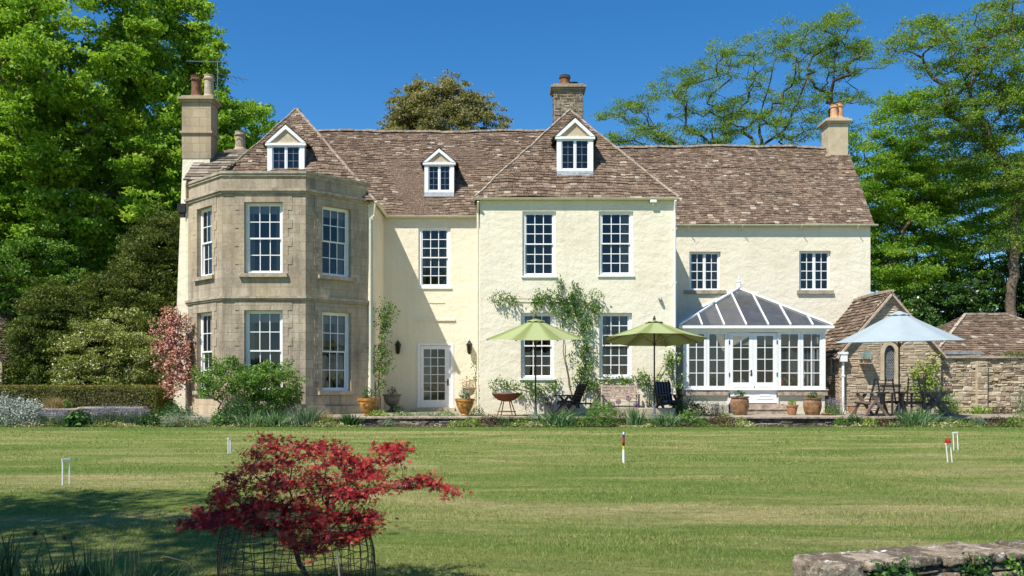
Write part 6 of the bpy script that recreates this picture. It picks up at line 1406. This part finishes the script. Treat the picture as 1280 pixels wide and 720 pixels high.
# ------------------------------------------------------------------ hedge
hd = thing('clipped_hedge', 'long clipped dark hedge with orange tipped top behind the lavender', 'hedge', (-19, 30.5, 0)); hx0, hx1, hy0, hy1, hz = -24.0, -11.9, 30.0, 31.3, 1.18
m = MB(); m.box(hx0 + .12, hx1 - .12, hy0 + .12, hy1 - .12, 0, hz - .12); m.build('branches', 'dark_bark', hd)
n = 26000; C = np.stack([rng.uniform(hx0, hx1, n), hy0 + rng.random(n) ** 2 * .16, rng.uniform(0, hz, n)], 1); n2 = 16000; D_ = np.stack([rng.uniform(hx0, hx1, n2), rng.uniform(hy0, hy1, n2), hz - rng.random(n2) ** 2 * .12], 1); n3 = 3000; E_ = np.stack([hx1 - rng.random(n3) ** 2 * .14, rng.uniform(hy0, hy1, n3), rng.uniform(0, hz, n3)], 1)
C = np.concatenate([C, D_, E_]); C[:, 1] += .05 * np.sin(C[:, 0] * 1.7) * (C[:, 1] < hy0 + .3); C[:, 2] += .02 * np.sin(C[:, 0] * 2.3 + 1) * (C[:, 2] > hz - .2); V, Fc = leaf_quads(C, .07 * rng.uniform(.6, 1.2, len(C)), .4, .3)
arr_obj('foliage', V, Fc, rng.random(len(C)), 'hedge_leaf', hd)
n = 4200; C = np.stack([rng.uniform(hx0, hx1, n), rng.uniform(hy0, hy1, n), hz + rng.uniform(-.02, .035, n)], 1); V, Fc = leaf_quads(C, .055, .35, .1); arr_obj('new_growth', V, Fc, rng.random(n), 'hedge_tip', hd)

# ------------------------------------------------------------------ trees
def tree(name, label, cat, trunk, clumps, leaf, bark, dens, L, flat, tip=.02, maxr=.4, step=.7, wig=.1, sub=0, shell=.35, wr=.55, up=.5, group=None, sprays=0, minr=0.0, down=1.6):
    o = thing(name, label, cat, trunk[0][0], group); tips = [Vector(c) for c, r in clumps]
    if sprays:
        for c, r in clumps:
            for k in range(max(1, int(sprays * r * r))):
                d = Vector((R.gauss(0, 1), R.gauss(0, 1), R.gauss(0, .4))).normalized() * r * R.uniform(.4, .95); tips.append(Vector(c) + d * 1.0)
    ch_ = grow(trunk, tips, tip, wig, 2.3, step, down, maxr); trunk_mesh('trunk', ch_, bark, o, minr)
    crown_leaves('crown', clumps, leaf, o, dens, L, flat, wr, shell, up, sub); return o
def V3(px, py, Y, dy=0): return at(px, py, Y + dy)

# big lime trees, left
Y = 43; c_ = at(88, 165, Y); cl = ell_clumps(c_, 7.7, 6.5, 10.2, 600, .65, 1.15, .2, 2.0, .15, seed=3) + [(at(px + R.gauss(0, 6), py + R.gauss(0, 6), 43 + R.uniform(-2, 2)), R.uniform(.35, .7)) for px, py in ((258, 30), (265, 50), (270, 75), (264, 100), (272, 120), (282, 140), (290, 150), (290, 175), (280, 190), (300, 190), (272, 160), (258, 70), (255, 120), (250, 10), (256, 150), (265, 185), (268, 140), (245, 40), (240, 90), (248, 170)) for k in range(3)]
tree('lime_tree', 'very tall bright green broadleaf tree rising behind the left chimney', 'tree', [[(c_.x, Y, 0), (c_.x + .2, Y, 4), (c_.x - .2, Y, 8), (c_.x, Y, 14)]], cl, 'lime_leaf', 'dark_bark', 220, .215, .7, .014, .42, sub=16, up=.25)
Y = 49; c_ = at(-75, 200, Y); cl = ell_clumps(c_, 7.5, 6, 10.0, 420, .85, 1.4, .25, 1.0, .2, seed=5)
tree('lime_tree', 'second tall bright green tree at the left edge, further back', 'tree', [[(c_.x, Y, 0), (c_.x, Y, 6), (c_.x + .3, Y, 13)]], cl, 'lime_leaf', 'dark_bark', 130, .28, .7, .014, .4, sub=12, up=.25)
Y = 39; c_ = at(20, 385, Y); cl = ell_clumps(c_, 3.6, 2.5, 3.4, 170, .5, .9, .2, .3, 0, seed=6)
tree('young_tree', 'pale green young tree low at the left edge above the shed', 'tree', [[(c_.x, Y, 0), (c_.x, Y, 2.5)]], cl, 'pale_leaf', 'dark_bark', 300, .13, .5, .02, .16, sub=10)
Y = 60; c_ = at(240, 330, Y); cl = ell_clumps(c_, 8, 4, 9, 260, 1.2, 1.9, .1, 1.0, 0, seed=8)
tree('background_tree', 'green tree glimpsed behind the yew and the house', 'tree', [[(c_.x, Y, 0), (c_.x, Y, 9)]], cl, 'lime_leaf', 'dark_bark', 130, .24, .6, .04, .4, sub=5)
# yew
Y = 37; c_ = at(190, 462, Y); cl = ell_clumps(c_, 4.7, 3.2, 6.0, 620, .35, .7, .12, .2, .62, .16, seed=9)
tree('yew_tree', 'dark olive-green yew of conical shape between the tall tree and the house', 'tree', [[(c_.x, Y, 0), (c_.x, Y, 4), (c_.x, Y, 6.5)]], cl, 'yew_leaf', 'dark_bark', 420, .15, 1.5, .008, .25, sub=22, wr=.3, up=.5)
Y = 35.5; c_ = at(66, 470, Y); cl = ell_clumps(c_, 2.3, 1.8, 3.3, 260, .35, .6, .1, .1, .3, .12, seed=10)
tree('yew_tree', 'smaller dark yew with a ragged outline left of the larger one', 'tree', [[(c_.x, Y, 0), (c_.x, Y, 2.5)]], cl, 'yew_leaf', 'dark_bark', 460, .14, 1.5, .008, .12, sub=24, wr=.3, up=.5)
Y = 33.6; c_ = at(138, 462, Y); cl = ell_clumps(c_, 2.1, 1.3, 2.3, 200, .22, .42, .25, .1, .1, .12, seed=12)
tree('garden_shrub', 'twiggy light green and cream shrub above the clipped hedge', 'shrub', [[(c_.x, Y, 0), (c_.x, Y, .6)]], cl, 'shrub_leaf', 'pale_twig', 420, .10, .8, .006, .05, sub=16, sprays=3.0, step=.3)
Y = 33.2; c_ = at(198, 478, Y); cl = ell_clumps(c_, .95, .8, 1.7, 40, .2, .34, .25, .1, .1, .1, seed=13)
tree('garden_shrub', 'smaller light green shrub squeezed between the hedge and the house corner', 'shrub', [[(c_.x, Y, 0), (c_.x, Y, .6)]], cl, 'shrub_leaf', 'pale_twig', 420, .10, .8, .006, .045, sub=16, sprays=3.0, step=.3)
# evergreen oak behind the main ridge
Y = 50; c_ = at(552, 205, Y)
cl = ell_clumps(c_, 3.75, 2.6, 4.4, 520, .34, .62, .2, 10.0, .05, .07, seed=51) + [(at(px, py, Y + R.uniform(-1, 1)), r) for px, py, r in ((521, 99, .2), (521, 106, .3), (519, 114, .4), (557, 94, .2), (557, 101, .3), (556, 110, .4), (540, 112, .45), (575, 110, .4), (590, 120, .45), (505, 120, .45), (490, 138, .4), (612, 138, .4), (568, 106, .3), (532, 112, .35))]
tree('evergreen_oak', 'olive-brown domed evergreen tree behind the main roof ridge', 'tree', [[(c_.x, Y, 0), (c_.x, Y, 9), (c_.x, Y, 13)]], cl, 'oak_leaf', 'dark_bark', 400, .15, 1.5, .01, .3, sub=24, up=.6)

# open feathery acacias right: every pad of foliage laid out on its own limb
def pads(L_, Y, dy, sc=2.415, ox=750, oy=0, grow_=1.2, q=8):
    out = []
    for x, y, r in L_:
        px, py, rp = ox + x / sc, oy + y / sc, r / sc
        for k in range(q):
            yy = Y + R.uniform(-dy, dy); rr = rp * Y / F * grow_; c = at(px + R.gauss(0, rp * .62), py + R.gauss(0, rp * .40), yy); out.append((c, rr * R.uniform(.3, .68)))
    return out
Y = 47
A_ = [(110, 305, 55), (60, 330, 40), (50, 425, 40), (150, 400, 60), (270, 235, 60), (320, 200, 40), (300, 300, 60), (230, 270, 40), (350, 370, 70), (400, 190, 45), (450, 150, 50), (370, 150, 35), (530, 130, 60), (480, 230, 40), (560, 300, 60), (620, 110, 60), (660, 90, 50), (730, 50, 45), (700, 60, 30), (700, 130, 40), (770, 150, 55), (820, 180, 45), (660, 180, 55), (600, 160, 40), (740, 210, 50), (640, 330, 60), (540, 370, 50), (680, 280, 50), (590, 230, 40), (480, 350, 55), (430, 400, 60), (200, 430, 50), (800, 130, 30), (700, 400, 50), (430, 290, 45), (770, 300, 40), (20, 345, 26), (250, 380, 50), (380, 320, 40), (620, 400, 50), (300, 420, 50)]
h_ = len(A_)
def tk(*pts, Y=47): return [tuple(at(px, py, Y + d)) for px, py, d in pts]
g1 = [p for p in A_ if p[0] < 420]; g2 = [p for p in A_ if 420 <= p[0] < 640 or p == (640, 330, 60)]; g3 = [p for p in A_ if p[0] >= 600 and p not in g2]
gacc = 'open feathery acacia trees behind the right wing'
tree('acacia_tree', 'leftmost feathery acacia, its low open crown beside the centre chimney', 'tree', [tk((905, 478, 0), (898, 330, 0), (880, 240, .5), (868, 200, 0)), tk((880, 240, 0), (850, 185, -1), (820, 160, 0), (800, 135, 1))], pads(g1, 47, 1.8), 'robinia_leaf', 'dark_bark', 300, .10, .45, .008, .13, sub=24, step=.45, wig=.20, wr=.45, group=gacc, sprays=3)
tree('acacia_tree', 'middle feathery acacia with a forked crown above the right wing ridge', 'tree', [tk((945, 478, 0), (950, 330, 0), (952, 220, 0), (955, 180, 0)), tk((952, 200, 0), (950, 150, 1), (962, 105, .5), (968, 75, 0)), tk((955, 180, 0), (978, 165, 0), (990, 140, 1), (1008, 100, 0), (1022, 80, 0))], pads(g2, 47, 1.6), 'robinia_leaf', 'dark_bark', 300, .10, .45, .008, .16, sub=24, step=.45, wig=.20, wr=.45, group=gacc, sprays=3)
tree('acacia_tree', 'tallest of the feathery acacias over the ridge, right behind the orange chimney pots', 'tree', [tk((1035, 478, 0), (1036, 330, 0), (1038, 220, 0), (1040, 130, 0), (1042, 90, 0), (1050, 40, 0)), tk((1042, 110, 0), (1060, 92, 1), (1080, 84, 0))], pads(g3, 48, 1.6), 'robinia_leaf', 'dark_bark', 300, .10, .45, .008, .15, sub=24, step=.45, wig=.20, wr=.45, group=gacc, sprays=3)
B_ = [(900, 120, 40), (940, 90, 45), (1010, 80, 45), (1000, 130, 50), (1060, 90, 50), (1100, 130, 60), (1050, 180, 60), (960, 160, 40), (1150, 110, 60), (1200, 70, 60), (1250, 90, 60), (1180, 20, 40), (1250, 20, 50), (1120, 200, 60), (1200, 160, 70), (1270, 150, 60), (1170, 250, 60), (1100, 260, 50), (1250, 240, 60), (1200, 330, 80), (1100, 340, 60), (1270, 350, 60), (1040, 250, 35), (930, 200, 30), (880, 150, 26), (1320, 60, 70), (1380, 140, 70), (1340, 230, 70), (1420, 40, 70), (1460, 220, 80), (1400, 320, 80), (1300, 420, 80), (1200, 450, 80), (1240, 540, 80), (1120, 480, 70), (1330, 520, 80), (1180, 400, 60), (1260, 620, 80), (1230, 280, 60), (1290, 300, 60), (1180, 560, 70), (1300, 460, 70), (1240, 700, 80), (1130, 420, 60), (1150, 300, 50), (1090, 420, 50), (1080, 210, 40), (1340, 620, 80), (1060, 320, 50), (1000, 330, 40), (1020, 400, 50), (1340, -40, 70), (1240, -30, 50)]
Y = 41
tree('old_acacia', 'old twisted acacia with a thick gnarled forking trunk at the right edge', 'tree', [tk((1268, 478, 0), (1266, 400, 0), (1266, 330, 0), (1270, 260, 0), (1272, 215, 0), Y=41), tk((1270, 240, 0), (1250, 200, -.5), (1235, 170, 0), (1222, 140, 0), (1205, 100, 0), Y=41), tk((1222, 140, 0), (1200, 150, .3), (1182, 135, 0), (1180, 108, 0), (1166, 98, .3), (1140, 65, 0), Y=41), tk((1272, 215, 0), (1290, 160, 0), (1300, 90, 0), (1320, 30, 0), Y=41), tk((1245, 160, 0), (1266, 108, -.5), (1268, 80, 0), (1275, 50, 0), Y=41)],
     pads(B_, 41, 1.7), 'robinia_leaf', 'bark', 260, .11, .45, .008, .22, sub=24, step=.45, wig=.22, wr=.45, sprays=3)
# denser acacias filling the right side
Y = 45; c_ = at(1150, 290, Y); cl = ell_clumps(c_, 3.9, 3.0, 7.0, 300, .5, 1.0, .45, 1.2, .3, .2, seed=21)
tree('acacia_tree', 'dense bright green acacia right behind the end of the right wing', 'tree', [[(c_.x + .4, Y, 0), (c_.x, Y, 3.5), (c_.x - .3, Y, 9)], [(c_.x, Y, 3.0), (c_.x + 1.5, Y, 6), (c_.x + 2, Y, 9)]], cl, 'robinia_dense', 'bark', 200, .15, .26, .008, .18, sub=18, step=.5, wig=.15, wr=.4)
Y = 48; c_ = at(1250, 330, Y); cl = ell_clumps(c_, 5, 3.0, 5.6, 260, .55, .95, .4, 1.0, .1, .2, seed=22)
tree('acacia_tree', 'layered mid-green acacia behind the old twisted trunk', 'tree', [[(c_.x - 2.2, Y, 0), (c_.x - 2, Y, 3.5), (c_.x - 1, Y, 7)], [(c_.x - 2, Y, 2.5), (c_.x + 1.5, Y, 5), (c_.x + 3, Y, 8)]], cl, 'robinia_dense', 'bark', 180, .16, .26, .008, .18, sub=16, step=.5, wig=.15, wr=.4)
Y = 44; c_ = at(1108, 285, Y); cl = ell_clumps(c_, 2.4, 2.0, 6.2, 190, .5, .85, .4, 1.0, .2, .2, seed=24)
tree('acacia_tree', 'slimmer bright green acacia close against the gable of the right wing', 'tree', [[(c_.x + 1.2, Y, 0), (c_.x + .6, Y, 3.5), (c_.x, Y, 7)]], cl, 'robinia_dense', 'bark', 200, .15, .26, .008, .15, sub=18, step=.5, wig=.15, wr=.4)
# dark laurels behind the outbuilding
for i, (px, py, rx, rz, l_) in enumerate(((1180, 425, 2.6, 2.7, 'dark laurel hedge mass behind the annex roof'), (1262, 400, 3.2, 3.3, 'glossy dark laurel behind the hipped outbuilding roof'), (1350, 400, 3.4, 3.6, 'dark laurel beyond the right edge of the outbuilding'))):
    Y = 42.5; c_ = at(px, py, Y); cl = ell_clumps(c_, rx, 1.6, rz, 110, .4, .75, .15, .2, .0, .14, seed=30 + i)
    tree('laurel', l_, 'laurel', [[(c_.x, Y, 0), (c_.x, Y, 1.2)]], cl, 'laurel_leaf', 'dark_bark', 300, .15, .8, .02, .12, sub=9)
# tree standing behind the photographer's left shoulder: it throws the shade on the lawn
cl = ell_clumps((-9.4, 2.6, 8.4), 3.4, 3.1, 2.6, 120, .6, 1.0, .3, 5.0, 0, .15, seed=41) + ell_clumps((-5.75, 1.0, 8.0), 1.15, 1.1, 1.2, 36, .3, .5, .3, 5.0, 0, .15, seed=42)
tree('shade_tree', 'broadleaf tree out of frame at left whose shadow falls on the lawn', 'tree', [[(-9.8, 2.4, 0), (-9.7, 2.4, 4), (-9.5, 2.5, 7)]], cl, 'lime_leaf', 'dark_bark', 120, .14, .6, .03, .3, sub=8)

# ------------------------------------------------------------------ red maple in its wire cage
MY = 5.55; mx = X_(372, MY); mo = thing('japanese_maple', 'low spreading red-leaved maple growing out of a wire cage in the left foreground', 'maple', (mx, MY, 0))
prof = [(240, 650, 14), (255, 640, 16), (275, 625, 22), (262, 655, 12), (300, 600, 22), (285, 612, 16), (318, 580, 18), (320, 562, 12), (345, 556, 12), (365, 552, 10), (350, 575, 22), (385, 560, 16), (405, 552, 10), (425, 562, 12), (335, 600, 24), (365, 600, 26), (395, 590, 26), (420, 580, 22), (440, 572, 12), (445, 590, 22), (460, 575, 16), (478, 556, 10), (492, 558, 12), (505, 557, 8), (485, 572, 12), (470, 592, 16), (310, 625, 26), (340, 630, 26), (375, 625, 28), (405, 620, 28), (430, 612, 24), (455, 615, 20), (480, 605, 10), (500, 600, 12), (520, 600, 12), (535, 596, 7), (550, 604, 8), (565, 610, 8), (295, 645, 20), (325, 652, 20), (360, 655, 22), (392, 650, 24), (420, 640, 22), (448, 638, 20), (468, 645, 16), (405, 672, 20), (385, 682, 14), (425, 668, 18), (450, 660, 16), (365, 675, 10), (270, 640, 14), (330, 545, 6)]
tips = []
for px, py, r in prof:
    for k in range(max(3, int(r / 2.2))):
        dy = R.gauss(0, .20) + (0.0); 
        if py > 640: dy = -abs(dy) * .9
        tips.append(at(px + R.gauss(0, r * .38), 4 + py + R.gauss(0, r * .28), MY + max(-.42, min(.5, dy))))
trunk_mesh('trunk', grow([[(mx, MY, 0), (mx + .01, MY, .18), (mx - .02, MY, .34)]], tips, .0016, .16, 2.5, .07, 1.0, .02), 'dark_bark', mo)
leafs = []
for t_ in tips:
    for k in range(R.randint(17, 26)): leafs.append((t_[0] + R.gauss(0, .042), t_[1] + R.gauss(0, .042), t_[2] + R.gauss(0, .017)))
C = np.array(leafs); n = len(C); N = unit(rng.normal(size=(n, 3)) * .55 + np.array([-.1, -.35, .9])); T = unit(rng.normal(size=(n, 3)) + np.array([0, -.3, -.35])); T = unit(T - N * np.sum(T * N, 1, keepdims=True)); Bn = np.cross(N, T)
S_ = .027 * rng.uniform(.65, 1.25, n); Vs = []
for a, l_ in ((0, 1.0), (.62, .92), (-.62, .92), (1.25, .68), (-1.25, .68)):
    d = T * math.cos(a) + Bn * math.sin(a); s2 = -T * math.sin(a) + Bn * math.cos(a); L_ = (S_ * l_)[:, None]; dr = N * L_ * -.18
    Vs.append(np.stack([C, C + d * L_ * .5 + s2 * L_ * .12, C + d * L_ + dr, C + d * L_ * .5 - s2 * L_ * .12], 1))
V = np.stack(Vs, 1).reshape(-1, 3); arr_obj('crown', V, np.arange(len(V)).reshape(-1, 4), np.repeat(rng.random(n), 5), 'maple_leaf', mo)
cg = thing('wire_cage', 'rusty wire mesh cage around the foot of the red maple', 'plant cage', (X_(370, MY), MY, 0)); cx_, cr = X_(370, MY), .475
m = MB(); nh = 44
wob = lambda a, z: cr * (1 + .02 * math.sin(3 * a + 5 * z) + .015 * math.sin(7 * a - 9 * z)) * (1 - .10 * max(0, z - .25) / .2)
def cp(a, z): r = wob(a, z); return (cx_ + r * math.cos(a), MY + r * math.sin(a), z + .012 * math.sin(2 * a + 1))
for k in range(nh):
    a = 2 * PI * k / nh + R.gauss(0, .015); m.tube([cp(a + .03 * math.sin(z * 11 + k), z) for z in np.linspace(0, .43 + R.uniform(-.015, .02), 9)], .0026, 4)
for z in (.02, .08, .135, .185, .235, .285, .335, .385, .425): zz_ = z; m.tube([cp(2 * PI * k / 60, zz_ + .006 * math.sin(k * 1.3 + z * 40)) for k in range(61)], .0026, 4)
m.build('mesh', 'wire', cg)
m = MB(); m.tube([(X_(428, MY - .45), MY - .45, -.05), (X_(424, MY - .45), MY - .46, .25), (X_(421, MY - .45), MY - .45, Z_(690, MY - .45))], .006, 6); tag(m.build('plant_stake', 'buff_clay', None, loc=(X_(425, MY - .45), MY - .45, 0)), 'thin pale cane standing in front of the wire cage', 'cane')

# ------------------------------------------------------------------ foreground left: daffodil leaves
gf = 'tufts of strap leaves along the bottom left edge'
for i, (px, Y, h, n, l_) in enumerate(((8, 5.00, 0.50, 34, 'tallest dark strap-leaf tuft in the bottom left corner'), (40, 4.80, 0.40, 40, 'dark strap-leaf tuft second from the left corner'), (75, 4.90, 0.37, 36, 'dark strap-leaf tuft third from the left corner'), (112, 5.00, 0.41, 44, 'strap-leaf tuft left of the bare upright stalks'), (140, 4.80, 0.40, 40, 'strap-leaf tuft under the bare upright stalks'), (165, 4.90, 0.36, 30, 'strap-leaf tuft right of the bare stalks'), (200, 5.00, 0.32, 26, 'small strap-leaf tuft below the lawn shade'), (-30, 4.90, 0.52, 30, 'strap-leaf tuft cut off by the left edge'), (238, 5.10, 0.26, 18, 'lowest strap-leaf tuft left of the cage'))):
    spiky('daffodil_clump', l_, px, Y, 70, h, 'daffodil_leaf', n * 2, .02, 'leaf tuft', z=0, group=gf, seg=6, curl=1.3)
for px0, px1, py1, Y, l_ in ((262, 205, 697, 4.9, 'bent dry daffodil stalk with a withered head left of the cage'), (68, 45, 665, 4.9, 'bent dark daffodil stalk with a hooked head at left'), (96, 82, 670, 4.9, 'short bent daffodil stalk with a dark head')):
    x0, x1, z1 = X_(px0, Y), X_(px1, Y), Z_(py1, Y); o = thing('dry_stalk', l_, 'flower stalk', (x0, Y, 0)); m = MB(); m.tube([(x0 + .03, Y, 0), (x0, Y, z1 * .55), ((x0 + x1) / 2 - .0, Y, z1 * .93), (x1 + .015, Y, z1 + .005), (x1, Y, z1)], .0038, 5); m.build('stem', 'daffodil_dry' if px0 > 200 else 'daffodil_leaf', o)
    C, out = clump_points((x1 - .006, Y, z1 - .006), .012, 26, 1, .3); V, Fc = leaf_quads(C, .024, .4, .1); arr_obj('flower', V, Fc, rng.random(26), 'straw_leaf' if px0 > 200 else 'bronze_leaf', o)
for k, px in enumerate((140, 162, 167, 173, 131)):
    Y = 4.9; x = X_(px, Y); z = Z_((655, 668, 664, 672, 668)[k], Y); o = thing('seed_stalk', ['tallest thin seed stalk among the strap leaves', 'first of the three close seed stalks', 'middle of the three close seed stalks', 'right of the three close seed stalks', 'thin seed stalk left of the tallest'][k], 'seed stalk', (x, Y, 0)); m = MB(); m.tube([(x + .01, Y, 0), (x + .004, Y, z * .6), (x, Y, z)], .0016, 4); m.build('stem', 'daffodil_dry', o)
    C = np.array([x, Y, z]) + rng.normal(size=(14, 3)) * np.array([.006, .006, .02]); V, Fc = leaf_quads(C, .008, .5, .2); arr_obj('flower', V, Fc, rng.random(14), 'straw_leaf', o)
# ivy on the foreground wall
for i, (px, py, w_, h_, l_) in enumerate(((1105, 716, 40, 20, 'dark green ivy patch beside the end block of the foreground wall'), (1132, 716, 30, 18, 'ivy patch just right of the first one on the foreground wall'), (1218, 712, 40, 20, 'ivy patch in the middle of the foreground wall'), (1270, 710, 22, 20, 'light green ivy sprig at the right end of the foreground wall'))):
    Y = 5.28 if px < 1150 else 5.5; o = thing('ivy_patch', l_, 'ivy', at(px, py, Y)); n = 130 if w_ > 30 else 60; C = np.array(tuple(at(px, py, Y))) + rng.normal(size=(n, 3)) * np.array([w_ * Y / F * .28, .03, h_ * Y / F * .42]); V, Fc = leaf_quads(C, .034 * rng.uniform(.6, 1.2, n), .75, .2, np.tile(np.array([0, -1.2, .3]), (n, 1))); arr_obj('foliage', V, Fc, rng.random(n), 'dark_leaf' if i < 3 else 'vine_leaf', o)
# small clover and daisies near the wall
# ------------------------------------------------------------------ grass blades on the near lawn
def lawn_blades():
    Vs, Fs, Rs = [], [], []; b = 0
    for y0, y1, dens, h, wd in ((4.9, 7, 4200, .030, .0042), (7, 10, 2200, .030, .0055), (10, 14, 900, .032, .008), (14, 19, 420, .034, .012), (19, 25.8, 230, .036, .016)):
        xw = .60 * y1 + .4; n = int(dens * (y1 - y0) * 2 * xw * .92); x = rng.uniform(-xw, xw, n); y = rng.uniform(y0, y1, n); k = np.abs(x) < .585 * y + .4; x, y = x[k], y[k]; n = len(x)
        f_ = .7 + .5 * (np.sin(x * 1.3 + np.sin(y * 2.1)) * np.sin(y * 1.9 + x * .4)); H = h * rng.uniform(.5, 1.25, n) * f_.clip(.55, 1.2)
        if y0 < 6:   # longer round the cage
            d = np.hypot(x - mx, y - MY); H = np.where((d > .44) & (d < .56), H * 1.6, H)
        B_ = np.stack([x, y, np.full(n, -.002)], 1); a = rng.uniform(0, 2 * PI, n); le_ = H * rng.uniform(.2, 1.1, n); ln = np.stack([np.cos(a) * le_, np.sin(a) * le_], 1)
        V = np.empty((n, 3, 3)); sd = rng.uniform(-.6, .6, n); S2 = np.stack([np.cos(sd), np.sin(sd), np.zeros(n)], 1) * (wd * .5 * rng.uniform(.6, 1.2, n))[:, None]
        V[:, 0] = B_ - S2; V[:, 1] = B_ + S2; V[:, 2] = B_; V[:, 2, :2] += ln; V[:, 2, 2] += H
        Vs.append(V.reshape(-1, 3)); Fs.append(np.arange(n * 3).reshape(n, 3) + b); b += n * 3; Rs.append(rng.random(n))
    o = arr_obj('grass', np.concatenate(Vs), np.concatenate(Fs), np.concatenate(Rs), 'blade'); tag(o, 'short mown lawn grass with straw-coloured bands across it', 'grass', kind='stuff'); print('blades', b // 3)
lawn_blades()
print('objects', len(bpy.data.objects))
